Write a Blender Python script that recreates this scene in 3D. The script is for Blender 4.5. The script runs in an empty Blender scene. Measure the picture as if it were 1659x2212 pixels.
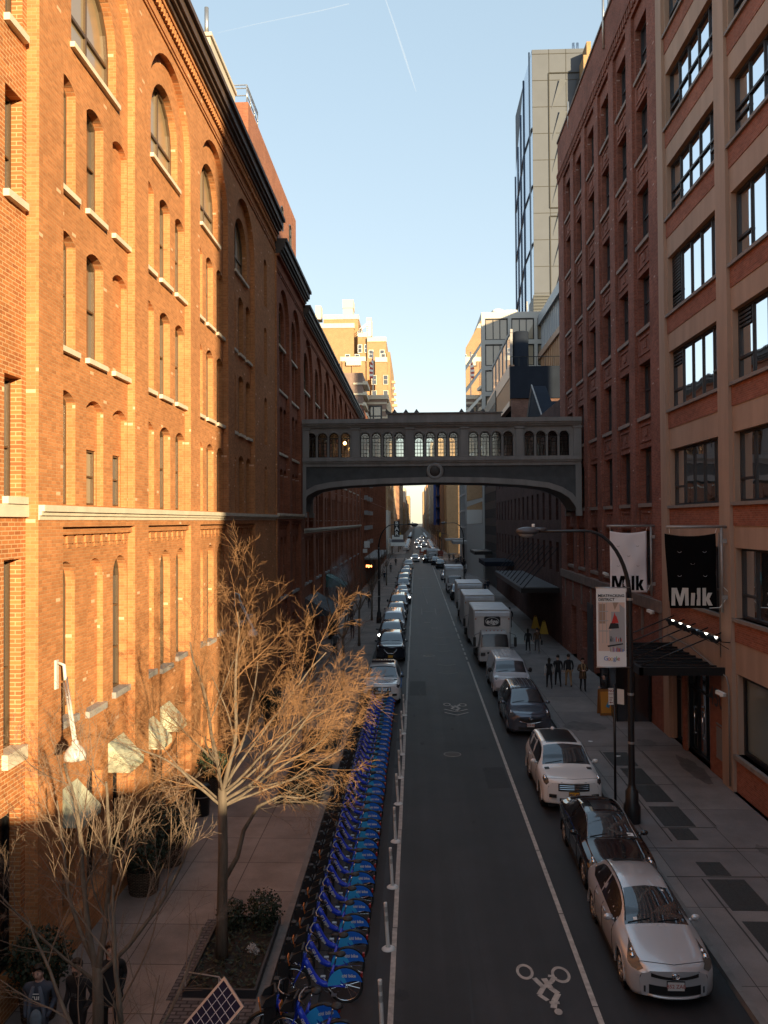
import bpy, bmesh, math, random
from mathutils import Vector, Matrix
from mathutils.geometry import delaunay_2d_cdt
R = math.radians
random.seed(7)
SC = bpy.context.scene
COL = SC.collection
# ---------------------------------------------------------------- camera
cam = bpy.data.cameras.new('camera'); camo = bpy.data.objects.new('camera', cam); COL.objects.link(camo)
camo.location = (0, 0, 9.5)
camo.rotation_euler = (Matrix.Rotation(R(2.19), 3, 'Z') @ Matrix.Rotation(R(91.1), 3, 'X') @ Matrix.Rotation(R(-.35), 3, 'Z')).to_euler()
cam.sensor_fit = 'VERTICAL'; cam.sensor_height = 24; cam.lens = 24*1789/2212; cam.shift_y = -15.3/2212
cam.clip_start = .1; cam.clip_end = 6000
SC.camera = camo
# ---------------------------------------------------------------- light
SUN_D = Vector((-.55, 1, -.215)).normalized()          # the way sunlight travels
SUN_EL = math.asin(-SUN_D.z); SUN_AZ = math.atan2(-SUN_D.x, -SUN_D.y)
w = bpy.data.worlds.new('World'); SC.world = w; w.use_nodes = True
wn = w.node_tree; bg = wn.nodes['Background']
sky = wn.nodes.new('ShaderNodeTexSky'); sky.sky_type = 'NISHITA'; sky.sun_disc = False
sky.sun_elevation = SUN_EL; sky.sun_rotation = SUN_AZ
sky.air_density = 1.0; sky.dust_density = .4; sky.ozone_density = 1.5
hs = wn.nodes.new('ShaderNodeHueSaturation'); hs.inputs['Saturation'].default_value = 1.2; wn.links.new(sky.outputs[0], hs.inputs['Color']); gm = wn.nodes.new('ShaderNodeGamma'); gm.inputs[1].default_value = .36; wn.links.new(hs.outputs[0], gm.inputs[0]); wn.links.new(gm.outputs[0], bg.inputs[0]); bg.inputs[1].default_value = .14
sl = bpy.data.lights.new('sun', 'SUN'); sl.energy = 2.6; sl.angle = R(.9); sl.color = (1, .79, .47)
so = bpy.data.objects.new('sun', sl); COL.objects.link(so)
so.rotation_euler = SUN_D.to_track_quat('-Z', 'Y').to_euler(); so.location = (40, -60, 60)
SC.view_settings.view_transform = 'Standard'; SC.view_settings.look = 'None'; SC.view_settings.gamma = 1
SC.view_settings.exposure = 2.1
SC.cycles.max_bounces = 6; SC.cycles.diffuse_bounces = 3; SC.cycles.glossy_bounces = 3
SC.cycles.transparent_max_bounces = 6; SC.cycles.caustics_reflective = False
# ---------------------------------------------------------------- materials
MATS = {}
def principled(name):
    m = bpy.data.materials.new(name); m.use_nodes = True
    return m, m.node_tree, m.node_tree.nodes['Principled BSDF']
def node(nt, t, **k):
    n = nt.nodes.new(t)
    for a, b in k.items(): setattr(n, a, b)
    return n
def mat(name, col, rough=.7, metal=0, var=.0, scale=3.0, bump=0, emit=None, es=0, spec=None, coat=0, streak=False):
    if name in MATS: return MATS[name]
    m, nt, p = principled(name)
    p.inputs['Base Color'].default_value = (*col, 1); p.inputs['Roughness'].default_value = rough
    p.inputs['Metallic'].default_value = metal
    if spec is not None: p.inputs['Specular IOR Level'].default_value = spec
    if coat: p.inputs['Coat Weight'].default_value = coat; p.inputs['Coat Roughness'].default_value = .03
    if var or bump:
        g = node(nt, 'ShaderNodeNewGeometry'); mp = node(nt, 'ShaderNodeMapping')
        if streak: mp.inputs['Scale'].default_value = (1, 1, .15)
        nt.links.new(g.outputs['Position'], mp.inputs[0])
        nz = node(nt, 'ShaderNodeTexNoise'); nz.inputs['Scale'].default_value = scale; nz.inputs['Detail'].default_value = 7
        nz.inputs['Roughness'].default_value = .65
        nt.links.new(mp.outputs[0], nz.inputs['Vector'])
        if var:
            mr = node(nt, 'ShaderNodeMapRange'); mr.inputs['From Min'].default_value = .3; mr.inputs['From Max'].default_value = .7
            mr.inputs['To Min'].default_value = 1-var; mr.inputs['To Max'].default_value = 1+var
            nt.links.new(nz.outputs['Fac'], mr.inputs[0])
            mx = node(nt, 'ShaderNodeVectorMath', operation='SCALE'); mx.inputs[0].default_value = col
            nt.links.new(mr.outputs[0], mx.inputs['Scale']); nt.links.new(mx.outputs[0], p.inputs['Base Color'])
        if bump:
            nz2 = node(nt, 'ShaderNodeTexNoise'); nz2.inputs['Scale'].default_value = scale*14; nz2.inputs['Detail'].default_value = 4
            nt.links.new(g.outputs['Position'], nz2.inputs['Vector'])
            b = node(nt, 'ShaderNodeBump'); b.inputs['Strength'].default_value = bump; b.inputs['Distance'].default_value = .02
            nt.links.new(nz2.outputs['Fac'], b.inputs['Height']); nt.links.new(b.outputs[0], p.inputs['Normal'])
    if emit:
        p.inputs['Emission Color'].default_value = (*emit, 1); p.inputs['Emission Strength'].default_value = es
    MATS[name] = m; return m
def brick_mat(name, c1, c2, mortar, var=.25, fleck=.0, bw=.21, bh=.072, msize=.009, bump=.5, big=.5):
    """brickwork laid by world position on any upright face"""
    m, nt, p = principled(name); L = nt.links.new
    g = node(nt, 'ShaderNodeNewGeometry'); sp = node(nt, 'ShaderNodeSeparateXYZ'); L(g.outputs['Position'], sp.inputs[0])
    sn = node(nt, 'ShaderNodeSeparateXYZ'); L(g.outputs['True Normal'], sn.inputs[0])
    ab = node(nt, 'ShaderNodeMath', operation='ABSOLUTE'); L(sn.outputs[1], ab.inputs[0])
    gt = node(nt, 'ShaderNodeMath', operation='GREATER_THAN'); L(ab.outputs[0], gt.inputs[0]); gt.inputs[1].default_value = .5
    mx = node(nt, 'ShaderNodeMix'); L(gt.outputs[0], mx.inputs[0]); L(sp.outputs[1], mx.inputs[2]); L(sp.outputs[0], mx.inputs[3])
    cb = node(nt, 'ShaderNodeCombineXYZ'); L(mx.outputs[0], cb.inputs[0]); L(sp.outputs[2], cb.inputs[1])
    # a slight wobble so that the courses are not ruled
    bt = node(nt, 'ShaderNodeTexBrick'); bt.offset = .5; bt.squash = 1
    L(cb.outputs[0], bt.inputs['Vector'])
    bt.inputs['Scale'].default_value = 1; bt.inputs['Brick Width'].default_value = bw; bt.inputs['Row Height'].default_value = bh
    bt.inputs['Mortar Size'].default_value = msize; bt.inputs['Mortar Smooth'].default_value = .25; bt.inputs['Bias'].default_value = -.1
    bt.inputs['Color1'].default_value = (*c1, 1); bt.inputs['Color2'].default_value = (*c2, 1); bt.inputs['Mortar'].default_value = (*mortar, 1)
    nz = node(nt, 'ShaderNodeTexNoise'); nz.inputs['Scale'].default_value = big; nz.inputs['Detail'].default_value = 6; nz.inputs['Roughness'].default_value = .7
    L(g.outputs['Position'], nz.inputs['Vector'])
    mr = node(nt, 'ShaderNodeMapRange'); L(nz.outputs['Fac'], mr.inputs[0]); mr.inputs['From Min'].default_value = .32; mr.inputs['From Max'].default_value = .68
    mr.inputs['To Min'].default_value = 1-var; mr.inputs['To Max'].default_value = 1+var
    # per-brick tone: white noise on the brick's cell
    dv = node(nt, 'ShaderNodeVectorMath', operation='DIVIDE'); L(cb.outputs[0], dv.inputs[0]); dv.inputs[1].default_value = (bw, bh, 1)
    fl = node(nt, 'ShaderNodeVectorMath', operation='FLOOR'); L(dv.outputs[0], fl.inputs[0])
    wn_ = node(nt, 'ShaderNodeTexWhiteNoise'); L(fl.outputs[0], wn_.inputs['Vector'])
    m2 = node(nt, 'ShaderNodeMapRange'); L(wn_.outputs['Value'], m2.inputs[0]); m2.inputs['To Min'].default_value = .87; m2.inputs['To Max'].default_value = 1.13
    ml = node(nt, 'ShaderNodeMath', operation='MULTIPLY'); L(mr.outputs[0], ml.inputs[0]); L(m2.outputs[0], ml.inputs[1])
    sc = node(nt, 'ShaderNodeVectorMath', operation='SCALE'); L(bt.outputs['Color'], sc.inputs[0]); L(ml.outputs[0], sc.inputs['Scale'])
    out = sc.outputs[0]
    if fleck:
        f2 = node(nt, 'ShaderNodeMath', operation='GREATER_THAN'); L(wn_.outputs['Value'], f2.inputs[0]); f2.inputs[1].default_value = 1-fleck
        mm = node(nt, 'ShaderNodeMix', data_type='RGBA'); L(f2.outputs[0], mm.inputs[0]); L(out, mm.inputs[6]); mm.inputs[7].default_value = (*[min(.8, a*1.3+.13) for a in mortar], 1)
        out = mm.outputs[2]
    L(out, p.inputs['Base Color']); p.inputs['Roughness'].default_value = .88; p.inputs['Specular IOR Level'].default_value = .25
    b = node(nt, 'ShaderNodeBump'); b.inputs['Strength'].default_value = bump; b.inputs['Distance'].default_value = .012
    iv = node(nt, 'ShaderNodeMath', operation='SUBTRACT'); iv.inputs[0].default_value = 1; L(bt.outputs['Fac'], iv.inputs[1])
    ad = node(nt, 'ShaderNodeMath', operation='MULTIPLY_ADD'); L(wn_.outputs['Value'], ad.inputs[0]); ad.inputs[1].default_value = .5; L(iv.outputs[0], ad.inputs[2])
    L(ad.outputs[0], b.inputs['Height']); L(b.outputs[0], p.inputs['Normal'])
    MATS[name] = m; return m
def glass_mat(name, tint, refl=.5, rough=.02, wob=.0):
    m, nt, p = principled(name); L = nt.links.new
    p.inputs['Base Color'].default_value = (*tint, 1); p.inputs['Roughness'].default_value = .3; p.inputs['Specular IOR Level'].default_value = .6
    gl = node(nt, 'ShaderNodeBsdfGlossy'); gl.inputs['Roughness'].default_value = rough; gl.inputs['Color'].default_value = (.92, .95, 1, 1)
    fr = node(nt, 'ShaderNodeLayerWeight'); fr.inputs['Blend'].default_value = .35
    mr = node(nt, 'ShaderNodeMapRange'); L(fr.outputs['Fresnel'], mr.inputs[0]); mr.inputs['To Min'].default_value = refl*.35; mr.inputs['To Max'].default_value = min(1, refl*1.6)
    mix = node(nt, 'ShaderNodeMixShader'); L(mr.outputs[0], mix.inputs[0]); L(p.outputs[0], mix.inputs[1]); L(gl.outputs[0], mix.inputs[2])
    L(mix.outputs[0], nt.nodes['Material Output'].inputs['Surface'])
    if wob:
        g = node(nt, 'ShaderNodeNewGeometry'); nz = node(nt, 'ShaderNodeTexNoise'); nz.inputs['Scale'].default_value = .8; nz.inputs['Detail'].default_value = 1
        L(g.outputs['Position'], nz.inputs['Vector']); b = node(nt, 'ShaderNodeBump'); b.inputs['Strength'].default_value = wob; b.inputs['Distance'].default_value = .05
        L(nz.outputs['Fac'], b.inputs['Height']); L(b.outputs[0], gl.inputs['Normal'])
    MATS[name] = m; return m
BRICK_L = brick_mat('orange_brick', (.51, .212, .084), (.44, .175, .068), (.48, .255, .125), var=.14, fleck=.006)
BRICK_LP = brick_mat('orange_brick_pavilion', (.50, .19, .065), (.36, .12, .045), (.60, .36, .19), var=.12, fleck=.006, bw=.25, bh=.085, msize=.012)
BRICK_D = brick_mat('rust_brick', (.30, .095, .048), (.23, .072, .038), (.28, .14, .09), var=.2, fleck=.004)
BRICK_R = brick_mat('red_brick', (.27, .092, .06), (.19, .062, .045), (.26, .15, .12), var=.25, fleck=.004)
BRICK_S = brick_mat('spandrel_brick', (.32, .105, .065), (.25, .08, .05), (.3, .17, .12), var=.2)
BRICK_K = brick_mat('dark_brick', (.10, .045, .038), (.07, .034, .03), (.12, .08, .07), var=.3)
BRICK_K2 = brick_mat('old_mixed_brick', (.15, .075, .06), (.10, .055, .045), (.16, .11, .09), var=.4)
BRICK_G = brick_mat('gold_brick', (.38, .23, .12), (.32, .19, .095), (.4, .28, .17), var=.1)
CONC = mat('concrete', (.40, .27, .20), .85, var=.16, scale=1.2, bump=.25, streak=True)
STONE = mat('cream_stone', (.66, .58, .46), .8, var=.12, scale=2, bump=.2)
STONE_G = mat('grey_stone', (.34, .32, .31), .85, var=.15, scale=2, bump=.2)
BRONZE = mat('bronze_frame', (.11, .07, .04), .45, .2)
BLACKF = mat('black_metal', (.016, .016, .018), .4, .3)
DKPAINT = mat('dark_paint', (.03, .03, .034), .5)
CORNICE = mat('cornice_metal', (.055, .045, .042), .55, var=.25, scale=2)
SHEET = mat('blue_black_sheet', (.018, .023, .035), .85, var=.15, scale=.8, spec=.1)
GLASS_L = glass_mat('dark_window_glass', (.03, .026, .022), .35, wob=.03)
GLASS_B = glass_mat('blinds_behind_glass', (.30, .23, .14), .22, wob=.03)
GLASS_R = glass_mat('sky_window_glass', (.02, .022, .028), .85, wob=.08)
GLASS_K = glass_mat('black_glass', (.008, .008, .01), .35)
GLASS_T = glass_mat('tower_glass', (.05, .09, .16), .42)
GLASS_R2 = glass_mat('dim_window_glass', (.09, .085, .07), .5, wob=.15)
GLASS_SHOP = glass_mat('papered_shop_glass', (.17, .19, .16), .12, rough=.2)
GLASS_L2 = glass_mat('sash_glass', (.012, .013, .018), .22, wob=.03)
CREAMP = mat('cream_panel', (.55, .48, .38), .6)
WHITE = mat('white_paint', (.78, .77, .74), .5, var=.06, scale=4)
STEEL = mat('steel', (.45, .45, .46), .35, .8)
CHROME = mat('chrome', (.8, .8, .82), .12, 1)
RUBBER = mat('rubber', (.018, .018, .018), .8)
# ---------------------------------------------------------------- object helpers
def tag(o, label=None, cat=None, group=None, kind=None):
    if label: o['label'] = label
    if cat: o['category'] = cat
    if group: o['group'] = group
    if kind: o['kind'] = kind
    return o
def empty(name, loc=(0, 0, 0), rz=0, label=None, cat=None, group=None):
    o = bpy.data.objects.new(name, None); COL.objects.link(o); o.location = loc; o.rotation_euler = (0, 0, rz)
    o.empty_display_size = .2
    return tag(o, label, cat, group)
class MB:
    """collects shapes and links them as ONE mesh object"""
    def __init__(s): s.v = []; s.f = []; s.m = []; s.k = 0; s.sm = []; s.smooth = False
    def face(s, pts, k=None):
        n = len(s.v); s.v += [tuple(p) for p in pts]; s.f.append(tuple(range(n, n+len(pts)))); s.m.append(s.k if k is None else k); s.sm.append(s.smooth)
    def add(s, vs, fs, k=None):
        n = len(s.v); s.v += [tuple(p) for p in vs]
        for f in fs: s.f.append(tuple(i+n for i in f)); s.m.append(s.k if k is None else k); s.sm.append(s.smooth)
    def box(s, x0, x1, y0, y1, z0, z1, k=None):
        if x0 > x1: x0, x1 = x1, x0
        if y0 > y1: y0, y1 = y1, y0
        if z0 > z1: z0, z1 = z1, z0
        v = [(x0, y0, z0), (x1, y0, z0), (x1, y1, z0), (x0, y1, z0), (x0, y0, z1), (x1, y0, z1), (x1, y1, z1), (x0, y1, z1)]
        s.add(v, [(0, 3, 2, 1), (4, 5, 6, 7), (0, 1, 5, 4), (1, 2, 6, 5), (2, 3, 7, 6), (3, 0, 4, 7)], k); return s
    def obox(s, c, sx, sy, sz, rot, k=None):
        """box of full sizes about c turned by euler rot"""
        m = Matrix.LocRotScale(Vector(c), Matrix.Rotation(rot[2], 3, 'Z') @ Matrix.Rotation(rot[1], 3, 'Y') @ Matrix.Rotation(rot[0], 3, 'X'), None)
        v = [m @ Vector((a*sx/2, b*sy/2, e*sz/2)) for a, b, e in ((-1, -1, -1), (1, -1, -1), (1, 1, -1), (-1, 1, -1), (-1, -1, 1), (1, -1, 1), (1, 1, 1), (-1, 1, 1))]
        s.add(v, [(0, 3, 2, 1), (4, 5, 6, 7), (0, 1, 5, 4), (1, 2, 6, 5), (2, 3, 7, 6), (3, 0, 4, 7)], k); return s
    def tube(s, pts, rad, n=8, cap=True, k=None):
        """tube through pts, rad a number or a list"""
        P = [Vector(p) for p in pts]; rr = rad if isinstance(rad, (list, tuple)) else [rad]*len(P)
        rings = []; ref = None; base = len(s.v)
        for i, p in enumerate(P):
            d = (P[min(i+1, len(P)-1)]-P[max(i-1, 0)])
            if d.length < 1e-9: d = Vector((0, 0, 1))
            d.normalize()
            if ref is None: ref = Vector((0, 0, 1)) if abs(d.z) < .9 else Vector((1, 0, 0))
            a = (ref-d*ref.dot(d)); 
            if a.length < 1e-6: a = d.orthogonal()
            a.normalize(); b = d.cross(a); ref = a
            for j in range(n):
                t = 2*math.pi*j/n; s.v.append(tuple(p+(a*math.cos(t)+b*math.sin(t))*rr[i]))
        kk = s.k if k is None else k
        for i in range(len(P)-1):
            for j in range(n):
                j2 = (j+1) % n
                s.f.append((base+i*n+j, base+i*n+j2, base+(i+1)*n+j2, base+(i+1)*n+j)); s.m.append(kk); s.sm.append(n > 4)
        if cap:
            s.f.append(tuple(base+j for j in reversed(range(n)))); s.m.append(kk); s.sm.append(False)
            e = base+(len(P)-1)*n; s.f.append(tuple(e+j for j in range(n))); s.m.append(kk); s.sm.append(False)
        return s
    def lathe(s, prof, c=(0, 0, 0), n=16, axis='Z', k=None):
        base = len(s.v); kk = s.k if k is None else k
        for r_, h in prof:
            for j in range(n):
                t = 2*math.pi*j/n; q = (r_*math.cos(t), r_*math.sin(t), h)
                if axis == 'X': q = (h, q[0], q[1])
                if axis == 'Y': q = (q[0], h, q[1])
                s.v.append((q[0]+c[0], q[1]+c[1], q[2]+c[2]))
        for i in range(len(prof)-1):
            for j in range(n):
                j2 = (j+1) % n; s.f.append((base+i*n+j, base+i*n+j2, base+(i+1)*n+j2, base+(i+1)*n+j)); s.m.append(kk); s.sm.append(True)
        return s
    def prism(s, poly, mp, d0, d1, k=None):
        """poly (list of 2D) extruded from d0 to d1; mp(a,b,d) gives the point"""
        n = len(poly); A = [mp(a, b, d0) for a, b in poly]; B = [mp(a, b, d1) for a, b in poly]
        s.add(A+B, [tuple(range(n)), tuple(reversed(range(n, 2*n)))]+[(i, (i+1) % n, (i+1) % n+n, i+n) for i in range(n)], k); return s
    def sphere(s, c, r, n=12, m=8, k=None, sc=(1, 1, 1)):
        base = len(s.v); kk = s.k if k is None else k
        for i in range(m+1):
            a = math.pi*i/m
            for j in range(n):
                t = 2*math.pi*j/n; s.v.append((c[0]+r*sc[0]*math.sin(a)*math.cos(t), c[1]+r*sc[1]*math.sin(a)*math.sin(t), c[2]+r*sc[2]*math.cos(a)))
        for i in range(m):
            for j in range(n):
                j2 = (j+1) % n; s.f.append((base+i*n+j, base+(i+1)*n+j, base+(i+1)*n+j2, base+i*n+j2)); s.m.append(kk); s.sm.append(True)
        return s
    def split(s, name, mats, parent=None):
        """one object for each separate piece"""
        par = list(range(len(s.v)))
        def fd(a):
            while par[a] != a: par[a] = par[par[a]]; a = par[a]
            return a
        for f in s.f:
            for i in f[1:]: par[fd(i)] = fd(f[0])
        G = {}
        for fi, f in enumerate(s.f): G.setdefault(fd(f[0]), []).append(fi)
        out = []
        for fl in G.values():
            q = MB(); mp = {}
            for fi in fl:
                for i in s.f[fi]:
                    if i not in mp: mp[i] = len(q.v); q.v.append(s.v[i])
                q.f.append(tuple(mp[i] for i in s.f[fi])); q.m.append(s.m[fi]); q.sm.append(s.sm[fi])
            out.append(q.build(name, mats, parent))
        return out
    def build(s, name, mats, parent=None, loc=None, clean=False, bevel=0):
        me = bpy.data.meshes.new(name)
        me.from_pydata(s.v, [], s.f)
        if not isinstance(mats, (list, tuple)): mats = [mats]
        for m in mats: me.materials.append(m)
        me.polygons.foreach_set('material_index', [min(k, len(mats)-1) for k in s.m]); me.polygons.foreach_set('use_smooth', s.sm)
        me.validate(); me.update()
        if clean:
            bm = bmesh.new(); bm.from_mesh(me); bmesh.ops.remove_doubles(bm, verts=bm.verts, dist=1e-4); bmesh.ops.recalc_face_normals(bm, faces=bm.faces); bm.to_mesh(me); bm.free()
        o = bpy.data.objects.new(name, me); COL.objects.link(o)
        if parent: o.parent = parent
        if loc: o.location = loc
        if bevel:
            b = o.modifiers.new('bevel', 'BEVEL'); b.width = bevel; b.segments = 2; b.limit_method = 'ANGLE'
        return o
def inst(src, name, parent=None, loc=(0, 0, 0), rot=None):
    o = bpy.data.objects.new(name, src.data); COL.objects.link(o); o.parent = parent; o.location = loc
    if rot: o.rotation_euler = rot
    return o
def copy_tree(o, parent=None):
    c = o.copy(); COL.objects.link(c); c.parent = parent
    for ch in o.children: copy_tree(ch, c)
    return c
def struct(name, mb, m):
    o = mb.build(name, m); o['kind'] = 'structure'; return o
FONTC = {}
def text_mb(mb, body, size, mp, k=0, bold=0.0, align='CENTER', squash=1.0, depth=None):
    """letters as flat faces; mp(a,b) gives the point in space"""
    key = (body, bold, align)
    if key not in FONTC:
        c = bpy.data.curves.new('t', 'FONT'); c.body = body; c.size = 1; c.align_x = align; c.align_y = 'CENTER'; c.offset = bold; c.resolution_u = 3
        o = bpy.data.objects.new('t', c); COL.objects.link(o)
        dg = bpy.context.evaluated_depsgraph_get(); me = o.evaluated_get(dg).to_mesh()
        FONTC[key] = ([tuple(v.co) for v in me.vertices], [tuple(p.vertices) for p in me.polygons])
        o.to_mesh_clear(); bpy.data.objects.remove(o); bpy.data.curves.remove(c)
    vs, fs = FONTC[key]
    mb.add([mp(x*size*squash, y*size) for x, y, z in vs], fs, k)
def arch(s0, s1, z0, zs, rise, n=10):
    """opening from sill z0 up to the springing zs with a segmental head of that rise"""
    pts = [(s0, z0), (s1, z0), (s1, zs)]
    if rise > .001:
        h = (s1-s0)/2; c = (s0+s1)/2; r_ = (h*h+rise*rise)/(2*rise); cz = zs+rise-r_; a0 = math.asin(min(1, h/r_))
        if rise > h*.999: a0 = math.pi/2
        for i in range(1, n): 
            a = a0-2*a0*i/n; pts.append((c+r_*math.sin(a), cz+r_*math.cos(a)))
    pts.append((s0, zs)); return pts
class Face:
    """an upright wall plane: s runs along it, z is up, d is depth into the wall"""
    def __init__(s, mp): s.mp = mp; s.mb = MB()
    def layer(s, outline, holes, d, k=0):
        V = []; E = []; F = []
        def ring(p):
            n = len(V); V.extend([Vector(q) for q in p]); return list(range(n, n+len(p)))
        o = ring(outline); E = [(o[i], o[(i+1) % len(o)]) for i in range(len(o))]
        for h in holes:
            r_ = ring(h); E += [(r_[i], r_[(i+1) % len(r_)]) for i in range(len(r_))]
        vo, eo, fo, *_ = delaunay_2d_cdt(V, E, [], 1, 1e-5)
        def inside(p, poly):
            c = False; x, y = p; j = len(poly)-1
            for i in range(len(poly)):
                xi, yi = poly[i]; xj, yj = poly[j]
                if (yi > y) != (yj > y) and x < (xj-xi)*(y-yi)/(yj-yi)+xi: c = not c
                j = i
            return c
        bb = [(min(p[0] for p in h), max(p[0] for p in h), min(p[1] for p in h), max(p[1] for p in h)) for h in holes]
        fs = []
        for f in fo:
            cx = sum(vo[i][0] for i in f)/len(f); cy = sum(vo[i][1] for i in f)/len(f)
            if not inside((cx, cy), outline): continue
            if any(b[0] <= cx <= b[1] and b[2] <= cy <= b[3] and inside((cx, cy), h) for b, h in zip(bb, holes)): continue
            fs.append(tuple(f))
        s.mb.add([s.mp(v[0], v[1], d) for v in vo], fs, k)
    def reveal(s, poly, d0, d1, k=0, bottom=True):
        n = len(poly)
        for i in range(n):
            a = poly[i]; b = poly[(i+1) % n]
            if not bottom and i == 0: continue
            s.mb.face([s.mp(*a, d0), s.mp(*b, d0), s.mp(*b, d1), s.mp(*a, d1)], k)
    def box(s, s0, s1, z0, z1, d0, d1, k=0):
        a = s.mp(s0, z0, d0); b = s.mp(s1, z1, d1); s.mb.box(a[0], b[0], a[1], b[1], a[2], b[2], k)
def rect(a, b, c, d): return [(a, c), (b, c), (b, d), (a, d)]
WC = {}
def window(parent, mp, s0, s1, z0, zs, rise, d, frame=BRONZE, glass=GLASS_L, bars_v=(), bars_h=(.5,), fw=.07, dep=.08, pane=True, name='window'):
    """a framed window; mp as for Face. The pane is a sub-part of the window."""
    mb = MB(); W = s1-s0; top = zs+rise
    o = arch(s0, s1, z0, zs, rise, 8)
    c = ((s0+s1)/2, (z0+top)/2)
    inn = [(s0+fw, z0+fw), (s1-fw, z0+fw)]+[(c[0]+(p[0]-c[0])*(1-2*fw/W), p[1]-fw) for p in o[2:]]
    n = len(o)
    for i in range(n):
        j = (i+1) % n
        mb.face([mp(*o[i], d), mp(*o[j], d), mp(*inn[j], d), mp(*inn[i], d)])
        mb.face([mp(*inn[i], d), mp(*inn[j], d), mp(*inn[j], d+dep), mp(*inn[i], d+dep)])
    def ht(x):
        if rise < .001: return zs
        h = W/2; r_ = (h*h+rise*rise)/(2*rise); return zs+rise-r_+math.sqrt(max(0, r_*r_-(x-c[0])**2))
    def bx(a, b, e, g, dd):
        p = mp(a, e, dd); q = mp(b, g, d+dep); mb.box(p[0], q[0], p[1], q[1], p[2], q[2])
    for t in bars_h:
        z = z0+(top-z0)*t; bx(s0+fw*.5, s1-fw*.5, z-fw*.4, z+fw*.4, d+.012)
    for t in bars_v:
        x = s0+W*t; bx(x-fw*.4, x+fw*.4, z0+fw*.5, ht(x)-fw*.5, d+.016)
    w_ = mb.build(name, frame, parent)
    if pane:
        pb = MB(); pb.face([mp(*q, d+dep*.9) for q in o]); pb.build('pane', glass, w_)
    return w_
LEFT = lambda s, z, d: (-7.5-d, s, z)
RIGHT = lambda s, z, d: (10.8+d, s, z)
# ================================================================ the ground
def ground_mat(name, c, var, scale, bump, patch=None, joints=None, rough=.85, stain=None):
    m, nt, p = principled(name); L = nt.links.new
    g = node(nt, 'ShaderNodeNewGeometry')
    def nz(sc_, det=8, str_=None):
        n = node(nt, 'ShaderNodeTexNoise'); n.inputs['Scale'].default_value = sc_; n.inputs['Detail'].default_value = det; n.inputs['Roughness'].default_value = .65
        if str_:
            mp = node(nt, 'ShaderNodeMapping'); mp.inputs['Scale'].default_value = str_; L(g.outputs['Position'], mp.inputs[0]); L(mp.outputs[0], n.inputs['Vector'])
        else: L(g.outputs['Position'], n.inputs['Vector'])
        return n
    a = nz(scale); mr = node(nt, 'ShaderNodeMapRange'); L(a.outputs['Fac'], mr.inputs[0]); mr.inputs['From Min'].default_value = .35; mr.inputs['From Max'].default_value = .65
    mr.inputs['To Min'].default_value = 1-var; mr.inputs['To Max'].default_value = 1+var
    f = nz(60, 2); mf = node(nt, 'ShaderNodeMapRange'); L(f.outputs['Fac'], mf.inputs[0]); mf.inputs['From Min'].default_value = .3; mf.inputs['From Max'].default_value = .7; mf.inputs['To Min'].default_value = .75; mf.inputs['To Max'].default_value = 1.25
    ml = node(nt, 'ShaderNodeMath', operation='MULTIPLY'); L(mr.outputs[0], ml.inputs[0]); L(mf.outputs[0], ml.inputs[1])
    fac = ml.outputs[0]
    if patch:   # long wheel tracks and repairs
        t = nz(1, 3, patch); mt = node(nt, 'ShaderNodeMapRange'); L(t.outputs['Fac'], mt.inputs[0]); mt.inputs['From Min'].default_value = .42; mt.inputs['From Max'].default_value = .58; mt.inputs['To Min'].default_value = .8; mt.inputs['To Max'].default_value = 1.2
        m3 = node(nt, 'ShaderNodeMath', operation='MULTIPLY'); L(fac, m3.inputs[0]); L(mt.outputs[0], m3.inputs[1]); fac = m3.outputs[0]
    s_ = node(nt, 'ShaderNodeVectorMath', operation='SCALE'); s_.inputs[0].default_value = c; L(fac, s_.inputs['Scale']); out = s_.outputs[0]
    if joints:
        sp = node(nt, 'ShaderNodeSeparateXYZ'); L(g.outputs['Position'], sp.inputs[0]); cb = node(nt, 'ShaderNodeCombineXYZ'); L(sp.outputs[1], cb.inputs[0]); L(sp.outputs[0], cb.inputs[1])
        bt = node(nt, 'ShaderNodeTexBrick'); bt.offset = 0; L(cb.outputs[0], bt.inputs['Vector']); bt.inputs['Scale'].default_value = 1
        bt.inputs['Brick Width'].default_value = joints[0]; bt.inputs['Row Height'].default_value = joints[1]; bt.inputs['Mortar Size'].default_value = .012; bt.inputs['Mortar Smooth'].default_value = .1
        bt.inputs['Color1'].default_value = (1, 1, 1, 1); bt.inputs['Color2'].default_value = (.72, .74, .78, 1); bt.inputs['Mortar'].default_value = (.25, .24, .23, 1)
        mm = node(nt, 'ShaderNodeMix', data_type='RGBA', blend_type='MULTIPLY'); mm.inputs[0].default_value = 1; L(out, mm.inputs[6]); L(bt.outputs['Color'], mm.inputs[7]); out = mm.outputs[2]
    L(out, p.inputs['Base Color']); p.inputs['Roughness'].default_value = rough
    b = node(nt, 'ShaderNodeBump'); b.inputs['Strength'].default_value = bump; b.inputs['Distance'].default_value = .015; L(f.outputs['Fac'], b.inputs['Height']); L(b.outputs[0], p.inputs['Normal'])
    MATS[name] = m; return m
ASPH = ground_mat('asphalt', (.024, .0225, .0245), .32, .35, .5, patch=(1.1, .02, 1), rough=.62)
ASPH_L = ground_mat('bike_lane_asphalt', (.038, .032, .031), .2, .5, .5, patch=(.9, .05, 1), rough=.75)
WALK_L = ground_mat('left_paving', (.29, .225, .19), .22, .8, .35, joints=(1.75, 1.55))
WALK_R = ground_mat('right_paving', (.25, .215, .20), .16, .7, .35, joints=(3.4, 2.25))
KERB = mat('kerb_stone', (.19, .17, .16), .85, var=.2, scale=3, bump=.3)
EARTH = ground_mat('city_ground', (.12, .11, .1), .2, .3, .3)
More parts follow.
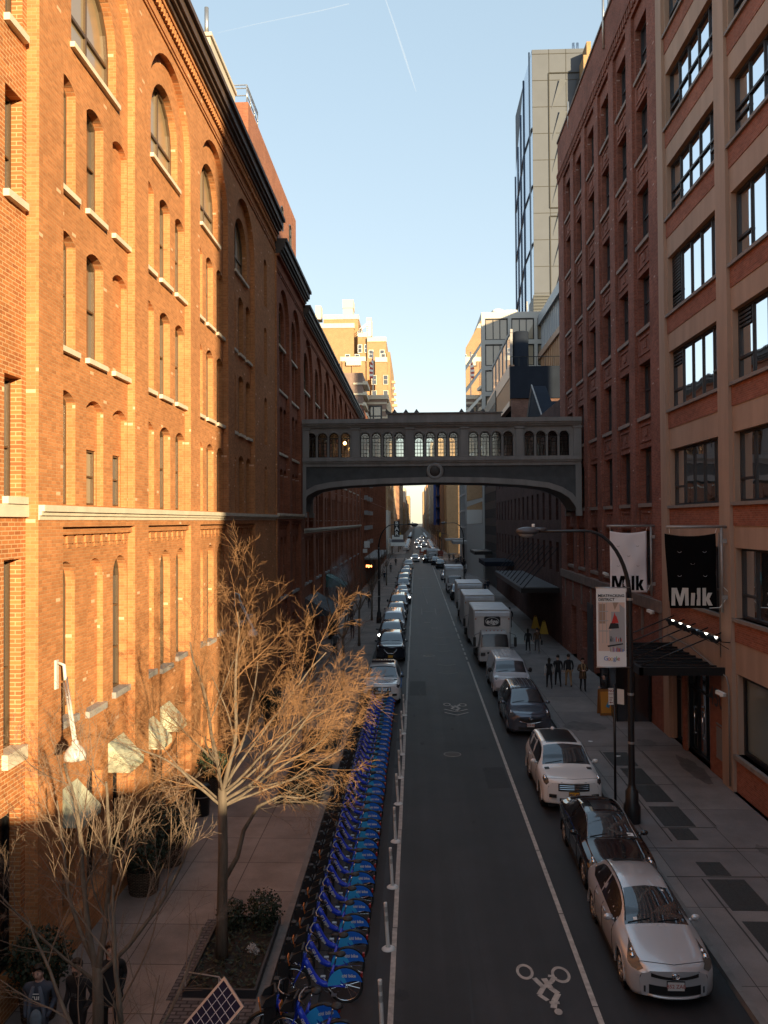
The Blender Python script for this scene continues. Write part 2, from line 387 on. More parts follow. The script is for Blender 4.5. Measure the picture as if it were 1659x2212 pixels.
g = MB(); g.face([(-900, -200, -.03), (900, -200, -.03), (900, 2600, -.03), (-900, 2600, -.03)]); struct('ground', g, EARTH)
g = MB(); g.face([(-.9, -60, 0), (6.32, -60, 0), (6.32, 1400, 0), (-.9, 1400, 0)]); struct('road', g, ASPH)
g = MB(); g.face([(-3.02, -60, 0), (-.9, -60, 0), (-.9, 1400, 0), (-3.02, 1400, 0)]); struct('parking_lane', g, ASPH_L)
g = MB(); g.face([(-60, 207, .004), (-3.2, 207, .004), (-3.2, 234, .004), (-60, 234, .004)]); g.face([(6.5, 207, .004), (60, 207, .004), (60, 234, .004), (6.5, 234, .004)])
struct('crossing_avenue', g, ASPH)
for nm, x0, x1, m_ in (('left_pavement', -8.2, -3.15, WALK_L), ('right_pavement', 6.45, 11.6, WALK_R)):
    g = MB()
    for y0, y1 in ((-12, 206), (235, 1400)): g.box(x0, x1, y0, y1, -.02, .15)
    struct(nm, g, m_)
for nm, x0, x1 in (('left_kerb', -3.15, -3.0), ('right_kerb', 6.3, 6.45)):
    g = MB()
    for y0, y1 in ((-12, 206), (235, 1400)): 
        y = y0
        while y < min(y1, 130): g.box(x0, x1, y+.004, min(y1, y+1.8)-.004, -.02, .153); y += 1.8
        if y < y1: g.box(x0, x1, y, y1, -.02, .153)
    struct(nm, g, KERB)
PAINT = mat('worn_road_paint', (.44, .40, .36), .8, var=.35, scale=5)
LP_ = mat('faded_road_paint', (.20, .185, .17), .8, var=.5, scale=7)
g = MB()
y = -5
while y < 200:
    g.face([(-.60, y, .005), (-.49, y, .005), (-.49-.0004*y, y+6.1, .005), (-.60-.0004*y, y+6.1, .005)]); y += 6.13
struct('left_lane_line', g, PAINT)
g = MB(); y = 5
while y < 205:
    if y < 52: ln, gp = 3.8, .03
    elif y < 66: ln, gp = 1.2, .8
    elif y < 72: ln, gp = 3, 1
    else: ln, gp = 4, .5
    g.face([(3.38, y, .005), (3.49, y, .005), (3.49, y+ln, .005), (3.38, y+ln, .005)]); y += ln+gp
struct('right_lane_line', g, PAINT)
def ringm(g, cx, cy, z, ax, ay, wd, n=28):
    for i in range(n):
        a = 2*math.pi*i/n; b = 2*math.pi*(i+1)/n
        P = lambda t, k: (cx+(ax-k)*math.cos(t), cy+(ay-k*ay/ax)*math.sin(t), z)
        g.face([P(a, 0), P(b, 0), P(b, wd), P(a, wd)])
def strip(g, pts, wd, z):
    for a, b in zip(pts, pts[1:]):
        a = Vector((*a, z)); b = Vector((*b, z)); d = (b-a).normalized(); n = Vector((-d.y, d.x, 0))*wd/2
        g.face([a+n, b+n, b-n, a-n])
def sharrow(cx, cy, k, name='road_marking'):
    """bicycle with chevrons, read by riders coming towards the camera"""
    g = MB(); z = .006
    ringm(g, cx-.52*k, cy+.55*k, z, .25*k, .42*k, .08*k); ringm(g, cx+.50*k, cy+.42*k, z, .27*k, .44*k, .08*k)
    for pts, wd in ((((-.30, .22), (-.10, -.25), (-.28, -.62)), .15), (((-.10, -.25), (.16, .02), (.30, .30)), .15), (((-.02, .2), (.10, -.3), (.26, -.55)), .17), (((.26, -.55), (.10, -.9), (.02, -1.25)), .17), (((-.28, -.62), (-.08, -.9)), .13), (((-.05, -1.0), (.22, -1.0)), .12), (((.30, .30), (.12, .34)), .12)):
        strip(g, [(cx+a*k, cy+b*k) for a, b in pts], wd*k, z); z += .0007
    g.face([(cx+(.12+.11*math.cos(q))*k, cy+(-1.42+.15*math.sin(q))*k, z) for q in [i*.628 for i in range(10)]])
    if cy > 20:
        for q in (-1.6, -2.5): strip(g, [(cx-.75*k, cy+(q+.75)*k), (cx, cy+q*k), (cx+.75*k, cy+(q+.75)*k)], .13*k, z)
    o = struct(name, g, PAINT if cy < 50 else LP_); return o
sharrow(2.6, 17.3, .72); sharrow(1.95, 42.6, .78)
g = MB()
for q in (51.5, 54.5, 60.3, 63.6, 67.5, 70.5): strip(g, [(1.35, q+.5), (1.95, q), (2.55, q+.5)], .1, .006)
ringm(g, 1.6, 73.5, .006, .3, .6, .08); struct('road_marking', g, LP_)
g = MB(); strip(g, [(.55, 87), (2.0, 87)], .25, .006); strip(g, [(.55, 84), (.55, 90)], .1, .006); strip(g, [(2.0, 84), (2.0, 90)], .1, .006)
strip(g, [(.7, 77.6), (1.3, 77.6)], .5, .006); strip(g, [(.3, 118), (2.2, 118)], .3, .006); strip(g, [(.3, 136), (1.4, 136)], .5, .006); strip(g, [(.95, 120), (.95, 110), (1.3, 95)], .1, .006); struct('road_marking', g, LP_)
g = MB()
for i in range(11): g.face([(-2.7+i*.85, 206, .006), (-2.25+i*.85, 206, .006), (-2.25+i*.85, 210, .006), (-2.7+i*.85, 210, .006)])
struct('crosswalk_marking', g, PAINT)
# dark asphalt seams and patches
g = MB()
TAR = mat('tar_seam', (.022, .021, .022), .6, var=.2)
for pts in ([(-.9, 28.2), (3.3, 28.9)], [(-1.5, 27.6), (-.8, 27.9)], [(-.55, 34.6), (3.4, 36)], [(1.0, 14.5), (1.05, 18.5), (.95, 22)], [(2.4, 62), (1.2, 62.4)], [(2.3, 68), (.9, 67.7)]):
    strip(g, pts, .05, .0045)
strip(g, [(1.1, 66), (2.3, 66.3)], .35, .0045)
rd = random.Random(77)
for k in range(16):
    x = rd.uniform(-.3, 3.1); y = rd.uniform(13, 110); strip(g, [(x, y), (x+rd.uniform(-.3, .3), y+rd.uniform(.8, 3)), (x+rd.uniform(-.4, .4), y+rd.uniform(3, 6))], .025, .0045)
struct('tar_seams', g, TAR)
g = MB()
def blot(cx, cy, rx, ry, seed):
    r2 = random.Random(seed); n = 30; g.face([(cx+rx*math.cos(6.283*i/n)*(1+r2.uniform(-.18, .18)), cy+ry*math.sin(6.283*i/n)*(1+r2.uniform(-.18, .18)), .003) for i in range(n)])
for k in range(40):
    x = rd.choice([rd.uniform(4.3, 5.9), rd.uniform(-.3, 3.2), rd.uniform(-.9, -.3)]); blot(x, rd.uniform(13, 90), rd.uniform(.04, .16), rd.uniform(.06, .3), k)
g.face([(2.5, 29.6, .003), (3.3, 29.7, .003), (3.3, 32.2, .003), (2.5, 32.1, .003)]); g.face([(-.4, 45.2, .003), (.5, 45.2, .003), (.5, 49.2, .003), (-.4, 49.2, .003)]); g.face([(4.0, 14.2, .003), (5.1, 14.2, .003), (5.1, 15.5, .003), (4.0, 15.5, .003)])
struct('asphalt_patches', g, mat('old_patch', (.020, .019, .021), .7, var=.3, scale=6))
# manhole covers
IRON = mat('cast_iron', (.11, .10, .095), .55, .4, var=.3, scale=30, bump=.5)
def manhole(x, y, r_, lab):
    t = empty('manhole_cover', (x, y, 0), label=lab, cat='manhole cover')
    a = MB(); a.lathe([(r_, 0), (r_, .008), (r_*.86, .010), (r_*.86, 0)], n=28); a.build('rim', mat('worn_iron', (.24, .22, .2), .5, .4, var=.3, scale=20), t)
    a = MB(); a.lathe([(0.001, .009), (r_*.84, .009)], n=28)
    for i in range(5):
        q = (i-2)*r_*.3; h = math.sqrt(max(.01, (r_*.8)**2-q*q)); a.box(-h, h, q-.015, q+.015, .009, .013)
    a.build('lid', IRON, t)
manhole(1.42, 33.9, .36, 'round iron manhole cover in the road beside the white sport utility car')
manhole(.86, 58.4, .40, 'pale manhole cover in the middle of the road beyond the bicycle marking')
manhole(4.0, 14.9, .16, 'small iron cover in the road beside the silver hatchback') 
# right pavement: cellar slabs, joints and stains
HATCH = mat('cellar_hatch_steel', (.045, .043, .042), .6, .2, var=.25, scale=12, bump=.5)
HJ = mat('pavement_joint', (.05, .045, .042), .9)
hx = [(7.43, 31.96, .95, 1.8, 0), (7.6, 29.75, .8, 1.85, 0), (7.55, 27.9, .9, 1.72, 0), (7.5, 25.7, .95, 1.75, 0), (7.55, 24.63, .62, .9, 0), (7.55, 22.2, .65, .85, 0), (7.48, 20.24, .95, 1.72, 0), (7.5, 17.9, .95, 1.8, 0)]
words = ['farthest of the row, half behind the lamp post', 'second farthest, behind the sign pole', 'third farthest, beyond the lamp post', 'large one just right of the lamp post foot', 'small square one nearest the lamp post foot', 'small one beside the black sedan bonnet', 'large one beside the silver hatchback roof', 'nearest one beside the silver hatchback door']
for (x, y, sx, sy, _), wd in zip(hx, words):
    g = MB(); g.box(x, x+sx, y, y+sy, .15, .158); g.box(x+sx*.49, x+sx*.51, y+.02, y+sy-.02, .158, .162)
    tag(g.build('cellar_hatch', HATCH), 'steel cellar hatch, '+wd, 'cellar hatch', 'cellar hatches in the right pavement')
g = MB()
for pts in ([(7.36, 11), (7.36, 22.0)], [(7.36, 24.5), (7.36, 34)], [(9.05, 25.7), (9.05, 34)], [(7.36, 25.6), (9.05, 25.6)], [(7.36, 29.7), (9.05, 29.7)], [(6.5, 22.1), (10.8, 22.15)], [(6.5, 34.6), (10.8, 34.8)], [(6.5, 24.0), (10.8, 24.05)]):
    strip(g, pts, .045, .156)
struct('pavement_joints', g, HJ)
g = MB()
STN = mat('damp_stain', (.12, .105, .10), .7, var=.3, scale=3)
def blob(g, cx, cy, rx, ry, z, seed):
    rd = random.Random(seed); n = 26; g.face([(cx+rx*math.cos(6.283*i/n)*(1+rd.uniform(-.22, .22)), cy+ry*math.sin(6.283*i/n)*(1+rd.uniform(-.22, .22)), z) for i in range(n)])
blob(g, 9.75, 23.9, .2, .4, .154, 1); blob(g, 10.3, 31.6, .35, 1.6, .154, 2); blob(g, 7.6, 38.0, .9, .9, .154, 3); blob(g, 9.6, 35.2, .4, .6, .154, 9)
struct('pavement_stains', g, STN)
g = MB(); g.box(6.5, 8.9, 63, 80, .15, .156); struct('fresh_concrete_slab', g, mat('fresh_concrete', (.34, .33, .31), .85, var=.1))
g = MB(); blob(g, 7.3, 35.4, .10, .09, .158, 4); tag(g.build('litter', WHITE), 'white scrap of litter on the pavement beside the grey minivan', 'litter')
g = MB(); blob(g, 7.9, 33.2, .12, .08, .164, 5); tag(g.build('litter', WHITE), 'white scrap of litter on the farthest cellar hatch', 'litter')
# left pavement edge: granite setts beside the tree pits
SETT = brick_mat('granite_setts', (.17, .145, .14), (.11, .095, .095), (.06, .05, .05), var=.2, bw=.22, bh=.12, msize=.02)
nt_ = SETT.node_tree
for l in list(nt_.links):   # lay the setts on the flat: x and y
    if l.to_node.type == 'COMBXYZ' and l.to_socket.name == 'Y':
        src = l.from_node; nt_.links.remove(l); nt_.links.new(src.outputs[1], [n for n in nt_.nodes if n.type == 'COMBXYZ'][0].inputs[1])
for l in list(nt_.links):
    if l.to_node.type == 'COMBXYZ' and l.to_socket.name == 'X':
        src = [n for n in nt_.nodes if n.type == 'SEPXYZ'][0]; nt_.links.remove(l); nt_.links.new(src.outputs[0], [n for n in nt_.nodes if n.type == 'COMBXYZ'][0].inputs[0])
g = MB(); g.box(-4.85, -3.16, 4, 16.2, .15, .157); g.box(-4.95, -4.66, 16.2, 19.5, .15, .157); struct('sett_paving', g, SETT)
# ---------------------------------------------------------------- the raised walkway the photo is taken from
t = empty('elevated_walkway', (0, -8, 0), label='steel and concrete elevated walkway the view looks out from', cat='viaduct')

g = MB(); g.box(-30, 40, -7, 7.2, 6.2, 7.35); g.build('deck', DKPAINT, t)
g = MB()
for x in (-18, -9.5, 8.2, 18): g.box(x-.4, x+.4, -5, 5, 0, 6.2)
g.split('support', BLACKF, t)
for nm, a in (('blocker', (-40, 70, -4, 4, 0, 15.5)),):  # unseen brick mass, added so that low sun cannot pass under the deck
    b = empty('added_brick_blocker', (0, -56, 0), label='low brick warehouse added unseen behind the viewpoint to stop sunlight under the deck', cat='building')
    g = MB(); g.box(*a); g.build('wall', BRICK_K, b)
CORNICE_B = mat('brown_cornice', (.085, .055, .042), .6, var=.35, scale=2)
# ================================================================ left: long brick factory
SILL = STONE
def sill(parent, mp, s0, s1, z, out=.09, th=.12, back=.12, m=STONE, name='sill'):
    a = mp(s0-.06, z-th, -out); b = mp(s1+.06, z, back); g = MB(); g.box(a[0], b[0], a[1], b[1], a[2], b[2]); return g.build(name, m, parent)
def band(face, s0, s1, z, k, steps=((.0, .09, .02), (.09, .17, .07), (.17, .30, .13))):
    for a, b, o in steps: face.box(s0, s1, z-.30+a, z-.30+b-.002, 0, -o, k)
fac = empty('brick_factory', (0, 0, 0), label='long orange brick factory with giant arches and a dark cornice, on the left', cat='building')
def factory_section(Y0, Y1, recs, top, x0, sills, archz, bandz, low=True, blind=(), detail=True, brick=BRICK_L, cw=1.05, endcap=True, narrow=None):
    """one stretch of the facade: recs are (near, far) edges of the giant arched recesses"""
    mp = lambda s, z, d: (x0-d, s, z)
    W = Face(mp); D1 = .2
    zsr, zcr = archz      # sill of the big window, springing of the giant arch
    big = []; lowr = []
    for a, b in recs:
        big.append(arch(a, b, bandz+.02, zcr, (b-a)/2*.98, 16))
        if low: lowr.append(rect(a, b, .9, bandz-.45))
    nr = []
    if narrow:
        for s in narrow:
            for z_s in sills+[zsr]: nr.append(arch(s-.4, s+.4, z_s, z_s+2.2, .18, 6))
    W.layer(rect(Y0, Y1, 0, top), big+lowr+nr, 0)
    for p in nr:
        W.reveal(p, 0, .22); window(fac, mp, p[0][0]+.004, p[1][0]-.004, p[0][1], p[0][1]+2.2, .18, .2, bars_h=(.5,)); 
    for (a, b), bp in zip(recs, big):
        c = (a+b)/2; W.reveal(bp, 0, D1)
        holes = []; R_ = (b-a)/2
        r2 = R_*.62
        wa = arch(c-r2, c+r2, zsr, zcr, r2*.98, 14); holes.append((wa, zsr, zcr, r2*.98, 'big'))
        for q, zs_ in enumerate(sills):
            for j in (-1, 0, 1):
                w2 = cw/2; s = c+j*(R_-w2-.06 if R_ > 1.9 else R_*.62); 
                if R_ < 1.9: w2 = .34
                z1_ = zs_ if q else bandz+.04
                holes.append((arch(s-w2, s+w2, z1_, [12.22, 15.75, 19.24][q]-(9.86-bandz), .2, 6), z1_, [12.22, 15.75, 19.24][q]-(9.86-bandz), .2, (recs.index((a, b)), q, j)))
        W.layer(bp, [h[0] for h in holes], D1)
        for h, z0_, zs_, rise, key in holes:
            isb = key != 'big' and key in blind
            small = key != 'big' and isinstance(blind, dict) and blind.get(key) == 'small'
            dd = D1+(.16 if isb and detail else .24)
            W.reveal(h, D1, dd)
            s0_, s1_ = h[0][0], h[1][0]
            if isb:
                if small:
                    hw = (s1_-s0_)*.42; c_ = (s0_+s1_)/2; o = rect(c_-hw, c_+hw, z0_+.02, z0_+1.35)
                    W.layer(h, [o], dd); W.reveal(o, dd, dd+.05); window(fac, mp, c_-hw+.003, c_+hw-.003, z0_+.02, z0_+1.35, 0, dd+.04, bars_h=(.52,), fw=.05, glass=GLASS_L if key[2] else GLASS_B)
                else: W.layer(h, [], dd)
            elif key == 'big':
                window(fac, mp, s0_+.004, s1_-.004, z0_, zs_, rise, dd-.03, bars_v=(.5,), bars_h=(.36,), fw=.1, glass=GLASS_B if detail else GLASS_L)
            else:
                window(fac, mp, s0_+.004, s1_-.004, z0_, zs_, rise, dd-.03, bars_h=(.5,), fw=.06)
            if key == 'big' or (key[1] > 0): sill(fac, lambda s, z, d: mp(s, z, d+D1), s0_, s1_, z0_+.004, back=dd-D1-.03, out=.11)
        if low:
            lh = []; bot = .9; dsp = D1+.003
            for j in (-1, 0, 1):
                w2 = cw/2-.02; s = c+j*(R_-w2-.08 if R_ > 1.9 else R_*.62); 
                if R_ < 1.9: w2 = .33
                lh.append((arch(s-w2, s+w2, 5.2 if (j or not detail) else 5.1, 8.66-w2, w2*.98, 12), j))
            ri = recs.index((a, b))
            doors = []
            if detail:
                for j in (-1, 0, 1): s = c+j*(R_-cw/2-.08); doors.append(arch(s-.48, s+.48, .92, 3.45, .2, 6))
            elif R_ > 1.9:
                doors.append(arch(c-1.3, c+1.3, .92, 3.6, .3, 6))
            W.layer(lowr[ri], [h[0] for h in lh]+doors, D1)
            W.reveal(lowr[ri], 0, D1)
            for h, j in lh:
                dd = D1+.24; W.reveal(h, D1, dd)
                w2 = (h[1][0]-h[0][0])/2
                if ('low', ri, j) in blind: W.layer(h, [], D1+.14)
                else: window(fac, mp, h[0][0]+.004, h[1][0]-.004, h[0][1], 8.66-w2, w2*.98, dd-.03, bars_h=(.3, .62), fw=.06)
                sill(fac, lambda s, z, d: mp(s, z, d+D1), h[0][0], h[1][0], h[0][1]+.004, out=.10, th=.15, back=.2, m=STONE_G)
            for dpoly in doors:
                W.reveal(dpoly, D1, D1+.3)
                d_ = window(fac, mp, dpoly[0][0]+.003, dpoly[1][0]-.003, .93, 3.45, .2 if detail else .3, D1+.25, frame=BLACKF, glass=GLASS_K, bars_v=(.5,), bars_h=(.12, .72), fw=.07, name='door')
            # corbel table under the band
            n = max(4, int((b-a)/.5)); wd = (b-a)/n
            for i in range(n):
                s = a+wd*(i+.5); W.box(s-wd*.32, s+wd*.32, bandz-.82, bandz-.62, D1, D1-.05); W.box(s-wd*.18, s+wd*.18, bandz-.92, bandz-.82, D1, D1-.03)
            W.box(a+.003, b-.003, bandz-.62, bandz-.50, D1, D1-.12)
    # moulding strings and dentils under the cornice
    W.box(Y0+.01, Y1-.01, top-.95, top-.87, 0, -.05); W.box(Y0+.01, Y1-.01, top-.78, top-.72, 0, -.05)
    if detail:
        n = int((Y1-Y0)/.22)
        for i in range(n): s = Y0+(i+.5)*(Y1-Y0)/n; W.box(s-.06, s+.06, top-.38, top-.14, 0, -.12)
    W.box(Y0+.01, Y1-.01, top-.14, top, 0, -.16)
    W.mb.build('wall', brick, fac)
    g = Face(mp); band(g, Y0, Y1, bandz, 0); g.mb.build('stone_band', STONE, fac)
    g = Face(mp)
    for z0_, z1_, o in ((0, .16, .24), (.16, .30, .36), (.30, .62, .46), (.62, .8, .58)): g.box(Y0, Y1, top+z0_, top+z1_-.003, .3, -o)
    g.mb.build('cornice', CORNICE_B if detail else CORNICE, fac)
blindB = {}
for i in range(5):
    if i == 0: blindB.update({(0, 2, 1): 1, (0, 1, 1): 1, (0, 0, 0): 'small', (0, 0, 1): 'small', ('low', 0, 0): 1})
    else: blindB.update({(i, q, -1): 1 for q in range(3)}); blindB[('low', i, -1)] = 1
factory_section(16.2, 44.2, [(17.35, 21.88), (23.0, 27.4), (28.6, 32.95), (34.15, 38.5)], 25.0, -7.5, [9.9, 13.35, 16.88], (20.33, 21.6), 9.86, True, blindB, True, BRICK_L, narrow=(41.3,))
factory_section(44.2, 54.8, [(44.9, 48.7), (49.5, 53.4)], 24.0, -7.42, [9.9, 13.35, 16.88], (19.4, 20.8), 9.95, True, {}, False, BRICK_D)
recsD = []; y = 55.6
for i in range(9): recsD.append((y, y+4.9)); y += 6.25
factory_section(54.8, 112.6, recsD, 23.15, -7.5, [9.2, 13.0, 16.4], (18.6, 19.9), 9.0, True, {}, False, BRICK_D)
# returns and roof bodies
g = MB(); g.box(-40, -7.501, 16.21, 44.19, 0, 24.44); 
f = MB()
f.face([(-7.5, 16.2, 0), (-7.5, 16.2, 25), (-9, 16.2, 25), (-9, 16.2, 0)]); f.face([(-7.42, 44.2, 0), (-7.42, 44.2, 24), (-7.6, 44.2, 24), (-7.6, 44.2, 0)])
f.face([(-7.5, 112.6, 0), (-7.5, 112.6, 23.15), (-28, 112.6, 23.15), (-28, 112.6, 0)])
f.box(-28, -8.4, 16.25, 44.3, .1, 24.9); f.box(-28, -8.4, 44.4, 112.5, .1, 23.8); f.build('rear_mass', BRICK_L, fac)
# penthouse behind the parapet
p = empty('rooftop_penthouse', (-12, 60, 24.6), label='red brick penthouse block with a rail, set back above the factory roof', cat='penthouse')
g = MB(); g.box(2, -5, -10.5, 9.5, 0, 10.4); g.build('wall', brick_mat('penthouse_brick', (.33, .12, .07), (.27, .095, .06), (.3, .17, .11), var=.15), p)
for s, z_ in ((-3.5, 5), (-.5, 5), (3, 3.0), (6, 3.0), (-3.5, 1.0), (2, 7), (6, 7)):
    window(p, lambda s_, z__, d: (2-d+.08, s_, z__), s-.45, s+.45, z_, z_+1.6, .2, 0, frame=DKPAINT)
g = MB()
for z_ in (.45, .9, 1.1): g.tube([(1.9, -10.4, 10.4+z_), (1.9, -7, 10.4+z_)], .035, 5); g.tube([(-4, -10.4, 10.4+z_), (1.9, -10.4, 10.4+z_)], .035, 5)
for q in (-4, -2.5, -1, .5, 1.9): g.tube([(q, -10.4, 10.4), (q, -10.4, 11.5)], .035, 5)
for q in (-9.3, -8.1, -7): g.tube([(1.9, q, 10.4), (1.9, q, 11.5)], .035, 5)
g.build('railing', STEEL, p)
p = empty('rooftop_bulkhead', (-12.5, 46, 24.6), label='cream rooftop bulkhead with slatted vent beside the penthouse', cat='bulkhead')
g = MB(); g.box(-4, 1.8, -3, 3, 0, 10.6); g.box(-4.1, 1.9, -3.1, 3.1, 10.6, 10.8); g.build('wall', CREAMP, p)
g = MB()
for i in range(10): g.box(1.8, 1.86, -2+i*.42, -1.75+i*.42, 6.5, 9.8)
g.tube([(1.5, -2.6, 10.8), (1.5, -2.6, 12.4)], .12, 8); g.build('vent', STEEL, p)
# near pavilion, set back a little
pav = empty('brick_pavilion', (0, 0, 0), label='nearest orange brick bay with square headed windows at the left edge', cat='building')
mpP = lambda s, z, d: (-7.76-d, s, z)
W = Face(mpP); hs = []
for a, b, c, d in ((15.33, 16.02, 19.2, 21.3), (15.33, 16.02, 15.83, 17.9), (15.33, 16.02, 10.0, 12.35), (15.33, 16.02, 5.15, 8.8), (15.2, 16.02, .9, 4.0),
                   (12.2, 14.0, 19.2, 21.3), (12.2, 14.0, 15.83, 17.9), (12.2, 14.0, 10.0, 12.35), (12.2, 14.0, 5.15, 8.8), (12.2, 14.0, .9, 4.0)):
    hs.append(rect(a, b, c, d)); dr = c < 2
    window(pav, mpP, a+.003, b-.003, c+.003, d-.003, 0, .22, frame=BLACKF if dr else BRONZE, glass=GLASS_K if dr else GLASS_L, bars_v=(.62,), bars_h=(.42,), fw=.05, name='door' if dr else 'window')
    if not dr: sill(pav, mpP, a, b, c+.01, out=.12, th=.14 if c > 6 else .28, back=.2)
W.layer(rect(4, 16.2, 0, 25), hs, 0)
for h in hs: W.reveal(h, 0, .28)
W.mb.build('wall', BRICK_LP, pav)
g = Face(mpP); g.box(4, 16.19, 9.62, 9.86, 0, -.08); g.mb.build('stone_band', STONE, pav)
g = MB(); g.box(-28, -8.2, 4, 16.1, 0, 25.0); g.build('rear_mass', BRICK_LP, pav)
# the plainer dark block beyond the factory
blk = empty('tall_dark_brick_block', (0, 0, 0), label='dark brick office block with narrow pilasters beyond the factory, left side', cat='building')
W = Face(LEFT); hs = []
y = 114
while y < 204:
    for z_ in (2, 6.2, 10, 13.6, 17.2, 20.6): hs.append(rect(y+.5, y+1.9, z_, z_+2.3))
    y += 3.6
W.layer(rect(112.7, 206, 0, 25.2), hs, 0)
for h in hs: W.reveal(h, 0, .25)
W.mb.box(-7.5, -7.3, 112.7, 206, 24.4, 25.4); y = 113.4
while y < 205: W.mb.box(-7.5, -7.32, y, y+.5, 0, 24.4); y += 3.6
W.mb.build('wall', BRICK_D, blk)
g = MB(); g.box(-30, -7.72, 112.8, 205.9, 0, 25); g.build('window_band', GLASS_K, blk)
g = MB()
for k, yy in enumerate((120, 127, 133)):
    for j in range(8): g.box(-7.5, -6.9-.05*(j % 2), yy-.4, yy+.4, 6+j*2.2, 6.6+j*2.2)
g.split('corbel', STONE_G, blk)
# ================================================================ right: concrete frame loft building
loft = empty('concrete_loft_building', (0, 0, 0), label='concrete framed loft building with wide steel windows and brick spandrels, nearest on the right', cat='building')
FL = [(37.0, 34.6), (32.85, 30.5), (28.75, 26.4), (24.75, 22.45), (20.75, 18.3), (16.68, 14.2), (12.48, 10.08), (8.5, 6.1)]
BAYS = [(29.95, 36.1), (22.75, 28.95), (15.6, 21.8), (8.45, 14.65), (-.9, 7.4)]
W = Face(RIGHT); BS = Face(RIGHT); SL = Face(RIGHT)
holes = []
for a, b in BAYS:
    holes.append(rect(a, b, .0 if a > 29 else .15, 38.2))
W.layer(rect(-1.6, 36.9, 0, 39), holes, 0)
for h in holes: W.reveal(h, 0, .14)
for bi, (a, b) in enumerate(BAYS):
    op = []
    for fi, (zt, zb) in enumerate(FL):
        op.append(rect(a+.12, b-.12, zb, zt))
    gr = [rect(a+.12, b-.12, 1.45, 4.2)] if bi else [rect(34.45, 36.0, .15, 3.95), rect(31.5, 34.4, .15, 3.95)]
    # concrete spandrel beams, with brick panels under each sill
    W.layer(rect(a, b, .15 if bi else .1, 38.2), op+gr, .14)
    for h in op+gr: W.reveal(h, .14, .42)
    for fi, (zt, zb) in enumerate(FL): BS.box(a+.002, b-.002, zb-.82, zb-.12, .138, .115)
    if bi: BS.box(a+.002, b-.002, .16, 1.3, .138, .115)
    else: BS.box(29.96, 31.45, .16, 4.0, .138, .10); BS.box(34.02, 34.4, .16, 3.9, .13, .02)
    for fi, (zt, zb) in enumerate(FL): SL.box(a+.004, b-.004, zb-.12, zb, .35, .02)
    if bi: SL.box(a+.004, b-.004, 1.3, 1.45, .35, .0)
    if a < 14: continue
    for fi, (zt, zb) in enumerate(FL):
        n = 5
        w_ = window(loft, RIGHT, a+.13, b-.13, zb+.003, zt-.003, 0, .33, frame=DKPAINT, glass=GLASS_R if zt > 14 else GLASS_R2, bars_v=[i/n for i in range(1, n)], bars_h=(), fw=.085)
        # one or two low opening lights, or louvres in the farthest pane
        m = MB(); L_ = (b-a-.26)/n
        def bar(s0, s1, z0, z1):
            p_ = RIGHT(s0, z0, .325); q_ = RIGHT(s1, z1, .39); m.box(p_[0], q_[0], p_[1], q_[1], p_[2], q_[2])
        for j in ((0, 4) if fi % 2 else (4,)): bar(a+.13+j*L_, a+.13+(j+1)*L_, zb+.75, zb+.83)
        if fi in (2, 3): bar(a+.13, b-.13, zb+1.1, zb+1.18)
        if fi == 4 and not bi:
            for q in range(18): bar(b-.13-L_+.08, b-.2, zb+.1+q*.13, zb+.16+q*.13)
        if fi == 5:
            for q in range(4): bar(b-.13-L_+.08, b-.2, zt-.65+q*.14, zt-.58+q*.14)
        m.build('casement', DKPAINT, w_)
    if bi: 
        window(loft, RIGHT, a+.13, b-.13, 1.453, 4.197, 0, .33, frame=BLACKF, glass=GLASS_SHOP, bars_v=(), bars_h=(), fw=.16, name='shop_window')
W.mb.box(10.8, 34, -1.6, 36.9, 38.4, 39.2)
W.mb.build('frame_wall', CONC, loft); BS.mb.split('brick_panel', BRICK_S, loft)
SL.mb.split('sill', mat('sill_concrete', (.24, .2, .18), .8, var=.2), loft)
g = MB(); g.box(11.27, 34, -1.55, 36.85, .05, 38.9); g.box(10.82, 11.3, -1.6, -1.56, 0, 38.9); g.build('inner_mass', mat('dark_interior', (.025, .023, .022), .9), loft)
# entrance doors, louvre, number
d = window(loft, RIGHT, 31.503, 34.397, .16, 3.94, 0, .3, frame=BLACKF, glass=GLASS_K, bars_v=(.33, .66), bars_h=(.68,), fw=.09, name='entrance_door')
g = MB(); 
for s in (32.5, 33.4): g.tube([(10.98, s, 1.0), (10.98, s, 2.1)], .022, 6); g.tube([(10.98, s, 1.05), (11.1, s, 1.05)], .016, 5); g.tube([(10.98, s, 2.05), (11.1, s, 2.05)], .016, 5)
g.build('handle', CHROME, d)
window(loft, RIGHT, 34.453, 35.997, .16, 3.94, 0, .3, frame=BLACKF, glass=GLASS_K, bars_v=(.5,), bars_h=(.68,), fw=.09, name='side_light')
g = MB()
for i in range(11): g.obox((10.86, 30.25, .95+i*.1), .02, .85, .075, (0, .5, 0))
g.box(10.85, 10.9, 29.8+.16, 30.7, .85, .9); g.box(10.85, 10.9, 29.96, 30.7, 2.05, 2.1)
g.build('louvre_vent', mat('louvre_grey', (.22, .2, .19), .6), loft)
g2 = MB(); text_mb(g2, '450', .95, lambda a, b: (10.885, 30.72-a, 2.95+b), bold=.015)
g2.build('door_number', mat('number_black', (.012, .012, .012), .4), loft)
# conduits on the pier
g = MB(); g.tube([(10.74, 29.1, .3), (10.74, 29.1, 3.7), (10.74, 29.3, 4.0), (10.72, 33, 4.5), (10.72, 36, 4.55)], .03, 6); g.tube([(10.76, 29.9, 9.0), (10.76, 29.9, 4.6)], .02, 5)
g.build('conduit', mat('conduit_grey', (.2, .17, .15), .6), loft)
